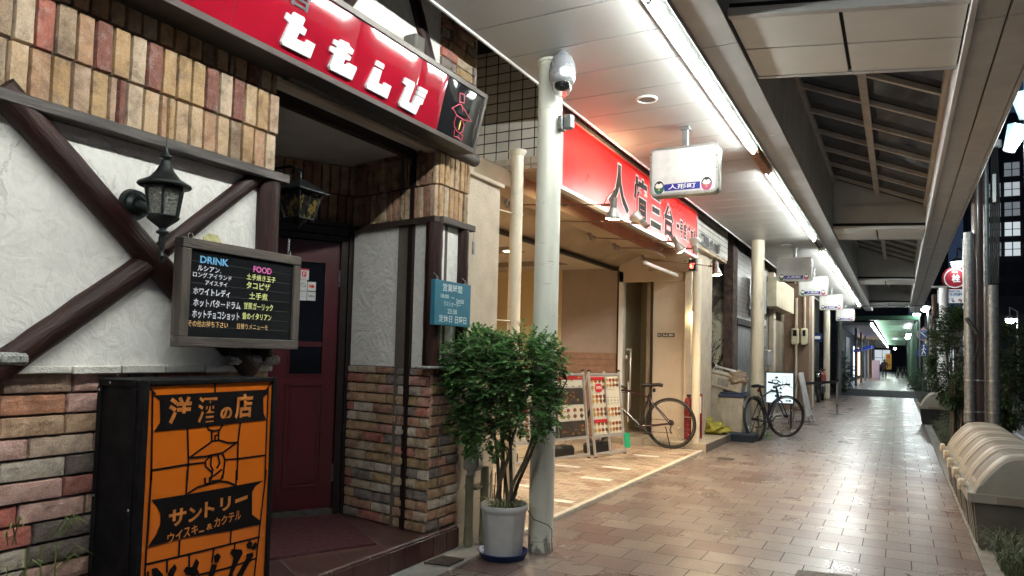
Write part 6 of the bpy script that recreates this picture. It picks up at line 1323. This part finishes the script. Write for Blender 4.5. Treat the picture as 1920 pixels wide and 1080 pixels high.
MB().add([(-1.79, 16.53, .77), (-1.325, 19.30, .77), (-1.325, 19.30, .83), (-1.79, 16.53, .83), (-1.795, 16.53, .77), (-1.33, 19.30, .77), (-1.33, 19.30, .83), (-1.795, 16.53, .83)], [(0, 1, 2, 3), (7, 6, 5, 4), (0, 4, 5, 1), (3, 2, 6, 7)]).build('belt', m_black, bl)
# dark recessed fronts beyond
db = thing('dark_building', 'dark grey shop front set back beyond the belt barrier', 'building', (-3, 25, 0))
MB().box(-3.6, -2.72, 21.201, 30.2, 0, 3.9).build('wall', M('dark_blue_grey_wall', (.035, .038, .045), .7, var=.4, vs=1.5), db)
MB().bbox(-2.7, -2.15, 21.3, 21.42, 0, 1.85, .01).build('dark_screen', m_black, db)
MB().bbox(-2.72, -2.3, 21.6, 22.0, 1.9, 3.0, .02).build('grey_unit', m_gbox, db); MB().bbox(-2.72, -2.4, 23.0, 23.3, 1.55, 2.0, .02).build('cream_unit', m_cream, db)
MB().bbox(-2.72, -2.69, 24, 28, 1.05, 1.45, .01).build('pale_panel', m_conc, db)
bls = thing('blue_sign', 'small blue rectangular sign on the dark wall behind the columns', 'sign', (-2.5, 27, 2))
MB().bbox(-2.7, -2.35, 27.0, 27.04, 1.95, 2.25, .003).build('plate', M('sign_blue', (.01, .03, .14), .4, var=0), bls); MB().bbox(-2.66, -2.39, 26.994, 26.999, 2.05, 2.15, .001).build('print', m_wp, bls)
# scooter
sc_ = thing('scooter', 'parked scooter with a red cover among the slim columns', 'scooter', (-2.25, 25.0, 0))
MB().bbox(-2.45, -2.1, 24.4, 25.7, .55, .95, .08).build('red_cover', M('red_cover', (.30, .015, .02), .5, var=.2), sc_)
for y in (24.35, 25.75): q = MB(); q.tube([(-2.2, y+.2*math.cos(t), .22+.2*math.sin(t)) for t in np.linspace(0, 6.28, 20)[:-1]], .05, 8, closed=True); q.build('wheel', m_rubber, sc_)
MB().bbox(-2.32, -2.12, 24.2, 24.5, .3, 1.0, .05).bbox(-2.3, -2.1, 24.6, 25.6, .25, .54, .05).build('body', m_black, sc_); MB().tube([(-2.45, 24.3, 1.02), (-2.2, 24.35, 1.05), (-1.98, 24.3, 1.02)], .015, 6).ell((-2.2, 24.15, .85), (.07, .05, .07)).build('handlebar', m_chrome, sc_)
# shrub at the crossing
def bush(name, lab, c, s_, n, ll, seed, mat, pairs=3, trunk=True, cat='shrub', gate=-.15, base=0., thick=1.):
    o = thing(name, lab, cat, (c[0], c[1], base)); r_ = random.Random(seed); cr_ = MB(); st_ = MB(); k = 0
    while k < n:
        d = rv(r_); d = d.normalized()*d.length**.5; p = Vector((c[0]+d.x*s_[0], c[1]+d.y*s_[1], c[2]+d.z*s_[2]))
        if noise.noise(p*(2.2/max(s_))) < gate: continue
        sprig(cr_, st_, p, Vector((d.x, d.y, d.z+.2))+rv(r_)*.7, ll*2.6, r_, pairs, ll, ll*.42, .7); k += 1
    if trunk:
        for k in range(6):
            a = Vector((c[0]+r_.uniform(-.08, .08), c[1]+r_.uniform(-.08, .08), base)); b_ = Vector((c[0]+r_.uniform(-.7, .7)*s_[0], c[1]+r_.uniform(-.7, .7)*s_[1], c[2]+r_.uniform(0, .7)*s_[2]))
            st_.tube([a, a.lerp(b_, .5)+Vector((0, 0, .1)), b_], [.018*thick, .013*thick, .006*thick], 6)
    st_.build('stems', m_bark, o); cr_.build('crown', mat, o); return o
m_dleaf = island_mat('dark_leaf_green', [(0, (.03, .08, .025)), (.3, (.045, .11, .035)), (.6, (.022, .055, .02)), (.85, (.08, .14, .05))], rough=.45, bmp=.05, white=0, thin=.3)
bush('shrub', 'dark green bush on the left where the dark crossing begins', (-2.35, 33.5, .75), (.55, .8, .75), 420, .10, 4, m_dleaf)
# ================================================================ FAR STREET
gc = thing('green_canopy', 'far arcade with green corrugated ceiling, white light strip and green posts', 'arcade roof', (-.4, 60, 0))
m_gr = M('green_corrugated', (.26, .46, .32), .4, var=.1, vs=1); m_gp = M('green_post_paint', (.04, .10, .06), .45, var=.2)
q = MB(); P = []; n = 60
for i in range(n*2+1):
    y = 39+i*.5; zz = 3.42+(.05 if i % 2 else 0); P += [(-1.1, y, zz), (.62, y, zz-.02)]
q.add(P, [(2*i, 2*i+1, 2*i+3, 2*i+2) for i in range(n*2)]); q.build('corrugated_ceiling', m_gr, gc)
MB().box(-2.6, -1.2, 38.5, 99, 3.05, 3.2).build('grey_soffit', m_arc_dk, gc)
MB().box(-1.19, -1.12, 39, 99, 3.10, 3.2).build('light_strip', M('far_tube_glow', (1, 1, 1), .5, var=0, emit=8, ecol=(.95, 1, .97)), gc)
MB().bbox(-2.3, .85, 38.2, 38.6, 3.3, 3.5, .02).bbox(.62, .80, 38.6, 99, 3.35, 3.5, .02).build('front_beam', m_gp, gc)
for k in range(9): MB().bbox(.66, .84, 41.3+k*4, 41.48+k*4, .03, 3.4, .02).build('post', m_gp, gc)
for k in range(6): MB().bbox(-2.05, -1.93, 42+k*6, 42.12+k*6, .03, 3.05, .01).build('grey_post', m_galv, gc)
bl2 = thing('shuttered_shop', 'far dark shop with a pale roller shutter left of the walking person', 'building', (-2.8, 50, 0))
MB().box(-5, -2.62, 37.5, 100, 0, 3.9).build('wall', MATS['dark_blue_grey_wall'], bl2)
q = MB()
for k in range(26): q.bbox(-2.617, -2.58, 44.2, 47.8, .1+k*.10, .19+k*.10, .01)
q.build('roller_shutter', M('pale_shutter', (.4, .44, .5), .4, metal=.3, var=.1), bl2)
for (y, zz, c_, e, nm) in ((52, 1.3, (.6, .7, 1), .8, 'cool_window_glow'), (58, 1.4, (1, .6, .35), 1.2, 'warm_window_glow')):
    MB().bbox(-2.615, -2.55, y, y+3.5, .3, 2.3, .02).build('lit_window', M(nm, (1, 1, 1), .5, var=0, emit=e, ecol=c_), bl2)
def blk(name, lab, x0, x1, y0, y1, h, wins, col=(.03, .03, .034), grid=None):
    o = thing(name, lab, 'building', ((x0+x1)/2, y0, -.1))
    MB().box(x0, x1, y0, y1, -.14, h).build('wall', M('night_wall_%d' % int(abs(x0*10)), col, .8, var=.2, vs=.5), o)
    for (a, b_, z0, z1, e) in wins:
        e = round(e*.16, 3)
        wn = MB().box(a, b_, y0-.06, y0-.01, z0, z1).build('window', M('night_window', (.02, .022, .025), .2, var=0) if e == 0 else M('lit_office_window_%d' % int(e*10), (.5, .55, .6), .5, var=.3, vs=2, emit=e, ecol=(.85, .95, 1)), o)
        q = MB(); n = max(2, int((b_-a)/.9))
        for k in range(n+1): xx = a+(b_-a)*k/n; q.box(xx-.03, xx+.03, y0-.09, y0-.061, z0, z1)
        q.box(a, b_, y0-.1, y0-.091, z0+(z1-z0)*.45, z0+(z1-z0)*.45+.05); q.build('mullions', m_seam, wn)
    return o
wins = []
for k, (z0, e1, e2) in enumerate(((13.1, .35, 1.0), (11.7, .25, .30), (10.3, .6, 1.4), (8.9, .15, 1.6), (7.5, 0, 0), (6.1, 0, 0), (14.5, 0, .1))):
    wins += [(5.55, 6.35, z0, z0+.95, e1), (6.5, 7.45, z0, z0+.95, e2), (7.7, 9.2, z0, z0+.95, 0)]
blk('office_building', 'dark office block with rows of lit windows at the upper right', 5.1, 13, 60, 75, 19, wins)
blk('low_building', 'low dark building across the road beneath the office block', 4.2, 9.3, 46, 55, 4.0, [(4.8, 6.5, 2.2, 3.2, 0)], (.05, .048, .045))
blk('corner_building', 'pale lit corner shop beyond the traffic signs', 1.95, 4.1, 62, 70, 5.2, [(2.2, 3.6, .3, 2.6, 1.5), (2.1, 2.8, 3.6, 4.6, 2.2)], (.30, .27, .22))
blk('tower_block', 'black tower block rising behind the white columns', 1.3, 4.0, 76, 90, 16, [(1.6, 3.2, 12.6, 13.4, .15)], (.02, .022, .03))
blk('far_building', 'distant dark building closing the end of the street', -6, 1.2, 112, 118, 12, [(-3, -1, 1, 3, 1.5)], (.06, .055, .05))
for k in range(3):
    x0 = 12.6; y0 = 8+k*15
    o = thing('opposite_building', 'plain dark building along the other side of the road', 'building', (x0, y0, 0), 'dark buildings across the road')
    MB().box(x0, x0+6, y0, y0+14.6, -.14, 11).build('wall', M('night_wall_opp', (.04, .04, .042), .8, var=.2, vs=.5), o)
# white arcade columns on the road side, poles, lamps
CR = 'white columns on the road side'
column('roadside_column', .957, 20.0, .098, 3.12, m_white, 'white road side column with the shrub in front of it', CR, .02)
MB_ = MB().bbox(.70, 1.05, 19.9, 20.1, 3.125, 3.16, .004); tag(MB_.build('column_bracket', m_arc), 'flat bracket plate on top of the road side column', 'bracket')
column('roadside_column', .965, 13.6, .055, 3.32, m_white, 'slim white road side column behind the galvanised poles', CR, .02)
def pole(lab, x, y, r, z1, mat, cap=True, grp='poles standing together behind the bins'):
    o = thing('utility_pole', lab, 'pole', (x, y, .02), grp); MB().cyl((x, y, .02), (x, y, z1), r, n=24).build('shaft', mat, o)
    for zz in (.72, 1.1): MB().cyl((x, y, zz), (x, y, zz+.02), r+.005, n=20).build('band', m_steel, o)
    return o
pole('slim galvanised pole, leftmost of the group behind the bins', .752, 10.3, .052, 2.91, m_galv)
pole('dark brown pole in the middle of the group behind the bins', .852, 10.4, .062, 6.5, M('brown_pole_paint', (.055, .034, .028), .35, var=.3, vs=6, coat=.3))
pole('thick galvanised pole with a flat top, rightmost of the group', .998, 10.4, .070, 2.265, m_galv)
cbp = thing('cable_riser', 'grey cable riser with bundled black cables behind the thick pole', 'cable riser', (1.0, 10.55, 2.0))
MB().cyl((.955, 10.55, .02), (.955, 10.55, 4.4), .035, n=14).build('pipe', m_galv, cbp)
q = MB()
for k in range(5): q.tube([(1.0+.02*k, 10.56, 2.3), (1.01+.022*k, 10.56, 3.2), (1.03+.012*k, 10.57, 4.3)], .010, 6)
q.build('cables', m_rubber, cbp); MB().bbox(1.02, 1.06, 10.48, 10.52, 3.3, 3.65, .004).cyl((1.06, 10.56, 4.0), (1.06, 10.56, 4.08), .07, n=16).build('tag_plate', m_white, cbp)
q = MB().tube([(.72, 10.24, 1.86), (.80, 10.22, 1.72), (.83, 10.22, 1.66)], .022, 8).tube([(.83, 10.25, 1.66), (.85, 10.28, 1.55), (.79, 10.26, 1.3)], .008, 6)
tag(q.build('pole_clamp', m_rubber), 'black clamp and stub of cable tied to the poles', 'clamp')
tag(MB().cyl((.905, 24, .02), (.905, 24, 3.3), .06, n=14).build('old_pole', M('rust_brown_pole', (.10, .05, .035), .7, var=.5, vs=5)), 'rust brown old pole just left of the white road side column', 'pole')
def lamp(lab, x, y, z, r, e, pw, pole_x=None, col=(.9, 1, 1), topd=.3):
    o = thing('street_lamp', lab, 'street lamp', (x, y, z), 'glowing street lamps')
    MB().ell((x, y, z), (r, r, r*.8), 16, 10).build('globe', M('street_lamp_glow_%d' % int(e), (1, 1, 1), .5, var=0, emit=e, ecol=col), o)
    MB().lathe([(r*1.25, z+r*.35), (r*1.1, z+r*.7), (r*.3, z+r*1.2), (.02, z+r*1.3)], (x, y, 0), 18).cyl((x, y, z+r), (x, y, z+topd+r), .02, n=8).build('shade', m_gbox, o)
    if pole_x is not None: MB().tube([(pole_x, y, -.1), (pole_x, y, z+topd), (x, y, z+topd+r)], .045, 8).build('post', m_galv, o)
    l = bpy.data.lights.new('lamp_light', 'POINT'); l.energy = pw; l.color = col; l.shadow_soft_size = r; lo = bpy.data.objects.new('lamp_light', l); C.objects.link(lo); lo.location = (0, 0, -r*1.3); lo.parent = o
lamp('bright lantern lamp hanging above the round red sign', 1.484, 24, 4.16, .15, 8, 1, 1.75)
lamp('bright street lamp at the end of the road side beam', 1.05, 38, 3.83, .20, 14, 50, 1.2)
lamp('smaller street lamp just left of the bright one', .80, 41, 3.70, .16, 14, 20, .92)
lamp('lone street lamp across the road on the right', 3.40, 30, 2.86, .14, 14, 40, 3.62, (1, .97, .9))
for k, (x, y, z) in enumerate(((-.30, 76, 2.6), (.9, 70, 3.4), (.5, 52, 2.9), (.52, 48, 2.95))): lamp(('far street lamp glowing beyond the walking person', 'far street lamp glowing over the corner shop', 'lamp on the green posts, the farther one', 'lamp on the green posts, the nearer one')[k], x, y, z, .13, 12, 25)
tl = thing('lantern_street_lamp', 'street lamp with two pale blue glass shades at the right edge', 'street lamp', (1.19, 9, 0))
MB().cyl((1.185, 9, .02), (1.185, 9, 4.4), .03, n=16).build('post', m_white, tl)
mg = M('pale_blue_shade_glow', (.5, .8, .9), .4, var=.15, vs=4, emit=.16, ecol=(.55, .85, 1.0))
for (x, z, a) in ((1.07, 3.68, .35), (1.15, 4.02, -.1)):
    X = T_((x, 8.98, z)) @ Matrix.Rotation(a, 4, 'Y')
    MB().lathe([(.055, -.13), (.105, .12), (.10, .125), (.02, .13)], (0, 0, 0), 6, X, smooth=False).build('shade', mg, tl)
    MB().ell(X @ Vector((0, 0, -.08)), (.04, .04, .05)).build('bulb', M('cool_bulb', (1, 1, 1), .5, var=0, emit=4, ecol=(.9, 1, 1)), tl)
    MB().lathe([(.06, -.135), (.05, -.15), (.001, -.155)], (0, 0, 0), 12, X).build('base', m_white, tl)
l = bpy.data.lights.new('lamp_light', 'POINT'); l.energy = 28; l.color = (.88, 1, 1); l.shadow_soft_size = .1; lo = bpy.data.objects.new('lamp_light', l); C.objects.link(lo); lo.parent = tl; lo.location = (.0, -.25, 3.45)
# signs on the street
ts = thing('hydrant_sign', 'round red disc sign with a white ring hanging under the lamp', 'sign', (1.55, 24, 3.7)); f = facing((0, 24.3, 0)); circ = lambda cx, cz, r: [(cx+r*math.cos(t), cz+r*math.sin(t)) for t in np.linspace(0, 6.283, 33)[:-1]]
MB().prism(circ(1.44, 3.78, .33), f, .0, -.05).build('disc', M('hydrant_red', (.30, .008, .02), .4, var=0), ts)
q = MB(); q.tube([(1.44+.27*math.cos(t), 24.29, 3.78+.27*math.sin(t)) for t in np.linspace(0, 6.283, 33)[:-1]], .018, 5, closed=True); q.build('ring', m_wp, ts); text('栓', f @ T_((1.36, 3.66, .003)), .22, .24, m_wp, ts, .002, .03); text('消火', f @ T_((1.36, 3.93, .003)), .16, .08, m_wp, ts, .002, .02)
cs = thing('clinic_sign', 'white rectangular sign with blue writing below the round red sign', 'sign', (1.4, 24, 3.2)); f = facing((0, 24.2, 0))
MB().prism(rect(1.0, 1.66, 3.06, 3.45), f, 0, -.05).build('panel', M('sign_white_backlit', (.6, .6, .6), .4, var=0, emit=.10, ecol=(.9, .95, 1)), cs)
m_bl = M('clinic_blue', (.02, .12, .42), .4, var=0)
text('さとう内科', f @ T_((1.06, 3.25, .003)), .56, .10, m_bl, cs, .002, .03); text('クリニック', f @ T_((1.08, 3.13, .003)), .3, .08, m_bl, cs, .002, .02); text('心臓専門医', f @ T_((1.2, 3.37, .003)), .36, .05, m_bl, cs, .002, .01)
tag(MB().ell((1.55, 24.19, 3.14), (.05, .01, .04)).build('sign_emblem', M('pink_emblem', (.6, .25, .25), .5, var=0)), 'small pink emblem in the corner of the clinic sign', 'emblem')
np2 = thing('no_parking_sign', 'round blue no parking sign with a red rim over the crosswalk sign', 'traffic sign', (1.08, 41, 2.7)); f = facing((0, 41, 0))
MB().cyl((1.10, 41.06, 0), (1.10, 41.06, 3.1), .035, n=12).build('post', m_galv, np2)
MB().prism(circ(1.09, 2.72, .31), f, .0, -.02).build('red_rim', M('faded_rim', (.35, .22, .2), .5, var=0), np2); MB().prism(circ(1.09, 2.72, .24), f, .006, .001).build('blue_disc', M('traffic_blue', (.015, .05, .22), .4, var=0), np2)
q = MB(); q.strip([(.93, 2.88), (1.25, 2.56)], .035, f, .010, .007); q.build('slash', m_wp, np2)
cw = thing('crosswalk_sign', 'blue pentagon crosswalk sign under the round no parking sign', 'traffic sign', (1.09, 41, 2.0))
MB().prism([(.78, 1.62), (1.42, 1.62), (1.42, 1.85), (1.10, 2.36), (.78, 1.85)], facing((0, 41, 0)), .0, -.02).build('panel', MATS['traffic_blue'], cw)
q = MB(); q.prism(circ(1.10, 2.17, .045), f, .004, .001); q.strip([(1.10, 2.10), (1.08, 1.93), (1.02, 1.76)], .05, f, .004, .001); q.strip([(1.08, 1.93), (1.17, 1.77)], .05, f, .004, .001); q.strip([(1.0, 1.95), (1.10, 2.06), (1.19, 1.97)], .03, f, .004, .001); q.prism(rect(.86, 1.34, 1.68, 1.71), f, .004, .001); q.build('walking_figure', m_wp, cw)
vs_ = thing('vertical_sign', 'tall narrow white vertical sign beyond the rust brown pole', 'sign', (1.0, 30, 2)); f = facing((0, 30, 0)); MB().prism(rect(.97, 1.14, 1.25, 3.05), f, 0, -.05).build('panel', m_dirtywhite, vs_)
for k, ch in enumerate('日本橋人形町'): text(ch, f @ T_((1.0, 2.75-k*.27, .003)), .11, .17, m_blk, vs_, .002, .01)
# person, banner, far bicycles
pr = thing('person', 'person in a dark jacket and trousers walking away along the far pavement', 'person', (-.96, 62, .03))
def skin(name, pts, edges, radii, mat, parent):
    me = bpy.data.meshes.new(name); me.from_pydata(pts, edges, []); o = bpy.data.objects.new(name, me); C.objects.link(o)
    md = o.modifiers.new('s', 'SKIN'); o.modifiers.new('u', 'SUBSURF').levels = 1
    for i, r in enumerate(radii): me.skin_vertices[0].data[i].radius = (r, r*.8)
    me.skin_vertices[0].data[0].use_root = True
    me2 = bpy.data.meshes.new_from_object(o.evaluated_get(bpy.context.evaluated_depsgraph_get())); bpy.data.objects.remove(o)
    me2.materials.clear(); me2.materials.append(mat)
    o = bpy.data.objects.new(name, me2); C.objects.link(o); o.parent = parent; return o
pts = [(0, 0, .78), (0, 0, .95), (0, .0, 1.12), (0, .0, 1.24), (0, 0, 1.32), (0, -.0, 1.40), (.09, .02, .74), (.10, .08, .40), (.10, .02, .06), (.10, -.10, .03), (-.09, -.02, .74), (-.10, -.10, .41), (-.10, .10, .07), (-.10, .0, .03), (.19, 0, 1.20), (.23, .03, .96), (.24, -.06, .76), (-.19, 0, 1.20), (-.23, -.02, .96), (-.24, -.12, .78)]
edges = [(0, 1), (1, 2), (2, 3), (3, 4), (4, 5), (0, 6), (6, 7), (7, 8), (8, 9), (0, 10), (10, 11), (11, 12), (12, 13), (3, 14), (14, 15), (15, 16), (3, 17), (17, 18), (18, 19)]
skin('body', pts, edges, [.14, .15, .16, .12, .05, .08, .085, .06, .045, .04, .085, .06, .045, .04, .065, .045, .035, .065, .045, .035], M('dark_clothing', (.018, .022, .035), .8, var=.1), pr)
MB().ell((-.96, 62, 1.03+.03+.36+.02), (.085, .10, .115), 16, 10).build('head', M('hair_and_skin', (.06, .045, .035), .7, var=.3, vs=9), pr)
bn = thing('banner', 'yellow vertical shop banner with red writing beyond the walking person', 'banner', (-.7, 64, 0))
MB().bbox(-.90, -.50, 64, 64.02, .75, 1.98, .003).build('cloth', M('banner_yellow', (.5, .38, .06), .6, var=.1, emit=.0, ecol=(.8, .5, .05)), bn); MB().cyl((-.92, 64, .03), (-.92, 64, 2.1), .015, n=8).build('pole', m_white, bn)
f = facing((0, 63.99, 0))
for k, ch in enumerate('居酒屋'): text(ch, f @ T_((-.82, 1.6-k*.36, .01)), .24, .28, M('banner_red', (.5, .03, .02), .6, var=0), bn, .003, .03)
b0 = bicycle('parked_bicycle', 'bicycle in the far row beyond the walking person, leftmost', (-.05, 66, .03), math.radians(95), .05, m_galv, m_black, steer=.2, fender=True, grp='bicycles parked at the far right')
for k in range(1, 4):
    c_ = copy_tree(b0); c_.location = (-.05+.28*k, 66+.25*k, .03); c_.rotation_euler = (.05, 0, math.radians(95-8*k)); c_['label'] = ('', 'second bicycle in the far row beyond the walking person', 'third bicycle in the far row beyond the walking person', 'rightmost bicycle in the far row by the green posts')[k]
q = MB().bbox(-1.75, -1.25, 60, 60.5, .03, 1.45, .03); tag(q.build('vending_cabinet', M('lilac_cabinet', (.35, .33, .5), .5, var=.1, emit=.03)), 'pale lilac cabinet left of the walking person', 'cabinet')
q = MB().add([(-2.5, 50, 1.9), (-2.5, 50, 2.05), (-1.5, 50, 2.35), (-1.5, 50, 2.2), (-2.5, 54, 1.9), (-2.5, 54, 2.05), (-1.5, 54, 2.35), (-1.5, 54, 2.2)], [(0, 3, 2, 1), (4, 5, 6, 7), (0, 1, 5, 4), (3, 7, 6, 2), (1, 2, 6, 5), (0, 4, 7, 3)])
tag(q.build('blue_awning', M('awning_blue', (.02, .05, .4), .5, var=0, emit=.08)), 'small blue awning over the shops on the far left', 'awning')
# ================================================================ ROADSIDE BINS
m_lid = M('beige_lid_plastic', (.26, .24, .20), .5, var=.2, vs=4, dirt=.6, dcol=(.22, .18, .13), bmp=.06, bs=40); m_base = M('dark_bin_body', (.085, .075, .06), .5, var=.25, vs=5); m_base2 = M('brown_grey_bin_body', (.20, .165, .125), .5, var=.25, vs=5)
LP = [(0, .335), (0.0, .40), (.028, .405), (.035, .43), (.07, .50), (.125, .575), (.185, .640), (.24, .672), (.32, .684), (.42, .680), (.51, .655), (.60, .575), (.645, .47), (.655, .405), (.68, .40), (.68, .335)]
LQ = [LP[0], LP[1], LP[2]]
for i in range(2, 13):
    p0, p1, p2, p3 = LP[i-1], LP[i], LP[i+1], LP[min(i+2, 15)]
    for t in (.33, .67, 1.0): LQ.append(tuple(.5*((2*p1[c])+(-p0[c]+p2[c])*t+(2*p0[c]-5*p1[c]+4*p2[c]-p3[c])*t*t+(-p0[c]+3*p1[c]-3*p2[c]+p3[c])*t**3) for c in (0, 1)))
LQ += [LP[14], LP[15]]
def street_bin(lab, x, y, far=False):
    o = thing('litter_bin', lab, 'bin', (x, y, 0), 'beige lidded bins in a row' if not far else None); Wd = .60
    # body, tapered with ribs
    q = MB(); P = []
    for (zz, i_) in ((.02, .035), (.335, .008)): P += [(x+.02+i_, y+i_, zz), (x+.66-i_, y+i_, zz), (x+.66-i_, y+Wd-i_, zz), (x+.02+i_, y+Wd-i_, zz)]
    q.add(P, [(3, 2, 1, 0), (0, 1, 5, 4), (1, 2, 6, 5), (2, 3, 7, 6), (3, 0, 4, 7), (4, 5, 6, 7)])
    for k in range(3): yy = y+.09+k*.16; q.add([(x+.045, yy, .04), (x+.018, yy, .32), (x+.018, yy+.09, .32), (x+.045, yy+.09, .04), (x+.07, yy, .04), (x+.04, yy, .32), (x+.04, yy+.09, .32), (x+.07, yy+.09, .04)], [(0, 3, 2, 1), (0, 1, 5, 4), (2, 3, 7, 6), (1, 2, 6, 5), (0, 4, 7, 3)])
    q.build('body', m_base if not far else m_black, o)
    # lid: swept profile with raised ribs
    q = MB(); P = []; ys = [0, .004, .012]; 
    rib = [(0, -.03), (.008, -.012), (.02, -.003), (.035, 0), (.13, 0), (.14, -.016), (.15, -.016), (.157, -.006), (.185, -.006), (.192, -.018), (.22, -.018), (.227, -.006), (.255, -.006), (.262, -.018), (.29, -.018), (.297, -.006), (.325, -.006), (.332, -.018), (.36, -.018), (.367, -.006), (.395, -.006), (.402, -.018), (.43, -.018), (.437, -.006), (.47, -.016), (.50, -.016), (.508, 0), (.56, 0), (.575, -.004), (.588, -.02), (.594, -.045)]
    n = len(LQ)
    for (yy, off) in rib:
        for k, (u, v) in enumerate(LQ):
            a = LQ[max(k-1, 0)]; b_ = LQ[min(k+1, n-1)]; tx, tz = b_[0]-a[0], b_[1]-a[1]; L = math.hypot(tx, tz) or 1; act = 1 if 7 <= k <= n-8 else (0.35 if off < 0 else 0)
            P.append((x+u-tz/L*off*act, y+yy, v+tx/L*off*act))
    F = [(i*n+k, i*n+k+1, (i+1)*n+k+1, (i+1)*n+k) for i in range(len(rib)-1) for k in range(n-1)]
    q.add(P, F, False); q.add([P[k] for k in range(n)], [list(range(n))[::-1]]); q.add([P[(len(rib)-1)*n+k] for k in range(n)], [list(range(n))])
    ld = q.build('lid', m_lid, o)
    # inset end panel and rim pieces
    q = MB(); q.bbox(x+.0, x+.68, y-.012, y+.0, .335, .40, .004).bbox(x-.012, x+.0, y+.0, y+.60, .335, .402, .004); q.build('rim', m_lid, o)
    q = MB(); q.bbox(x+.16, x+.40, y-.018, y-.012, .34, .392, .002); q.build('handle_recess', m_base2, o)
    q = MB(); q.bbox(x-.045, x-.005, y+.26, y+.36, .40, .45, .006).bbox(x-.05, x-.03, y+.28, y+.34, .37, .44, .004); q.build('latch', M('cream_latch', (.50, .44, .33), .45, var=.2), o)
    return o
names = ['nearest beige lidded bin, partly cut by the right edge', 'second beige lidded bin from the front of the row', 'middle beige lidded bin of the row', 'fourth beige lidded bin from the front of the row', 'farthest beige bin of the row, right before the poles']
for k in range(5): street_bin(names[k], .435, 6.03+k*.655)
fbn = street_bin('single beige lidded bin standing alone farther down the pavement', .385, 17.6, True)
q = MB().tube([(1.13, 6.1+k*.3, .50+.012*math.sin(k*2.1)) for k in range(12)], .012, 6)
tag(q.build('tape_roll', m_cream), 'cream strip running along the back of the row of lids', 'strip')
# ================================================================ ROADSIDE PLANTS
bush('nandina_shrub', 'tall dark leafy shrub growing around the poles behind the bins', (.72, 12.2, 1.42), (.27, .5, .66), 1200, .055, 21, m_dleaf, pairs=4, cat='shrub', base=.02)
bush('nandina_shrub', 'dark shrub spreading to the right of the thick pole over the kerb', (1.28, 12.0, 1.15), (.32, .6, .66), 1200, .055, 22, m_dleaf, pairs=4, cat='shrub', base=.02)
m_lg = island_mat('roadside_leaf', [(0, (.05, .085, .02)), (.3, (.07, .11, .03)), (.6, (.035, .06, .02)), (.85, (.12, .13, .05))], rough=.6, bmp=.05, white=0)
bush('low_shrub', 'lower green shrub between the lone bin and the poles', (.84, 13.2, .40), (.17, .8, .38), 520, .042, 23, m_lg, cat='shrub', base=.02)
bush('planter_bush', 'small bush at the foot of the green posts', (1.0, 40, .35), (.45, 2.5, .4), 420, .10, 25, m_dleaf, cat='shrub', base=.02)
bush('planter_bush', 'dark bush against the white road side column', (1.2, 19.0, .5), (.3, 1.0, .5), 380, .06, 26, m_dleaf, cat='shrub', base=.02)
def grass(mb, x0, x1, y0, y1, n, h, r_, bend=.6):
    for k in range(n):
        x = r_.uniform(x0, x1); y = r_.uniform(y0, y1)
        if noise.noise(Vector((x*2.5, y*2.5, 3))) < -.12: continue
        a = r_.uniform(0, 6.28); L = h*r_.uniform(.5, 1.2); d = Vector((math.cos(a), math.sin(a), 0)); s_ = Vector((-d.y, d.x, 0))*.0028; b0 = Vector((x, y, .015))
        p1 = b0+d*L*.25*bend+Vector((0, 0, L*.55)); p2 = b0+d*L*.8*bend+Vector((0, 0, L*.72)); p3 = b0+d*L*1.2*bend+Vector((0, 0, L*.55))
        mb.add([b0-s_, b0+s_, p1+s_, p1-s_, p2+s_*.7, p2-s_*.7, p3], [(0, 1, 2, 3), (3, 2, 4, 5), (5, 4, 6)])
r_ = random.Random(77); q = MB(); grass(q, .56, 1.3, 4.3, 5.80, 5200, .27, r_); grass(q, .60, .95, 9.6, 17.0, 4200, .20, r_); grass(q, .7, 1.2, 17, 30, 1500, .3, r_)
m_grass = island_mat('tufted_grass', [(0, (.045, .075, .022)), (.3, (.07, .10, .03)), (.55, (.03, .05, .018)), (.75, (.12, .13, .05)), (.9, (.16, .14, .08))], rough=.6, bmp=0, white=0)
o = q.build('grass', m_grass); tag(o, 'shaggy grass tufts in the strip beside the kerb', 'grass', kind='stuff')
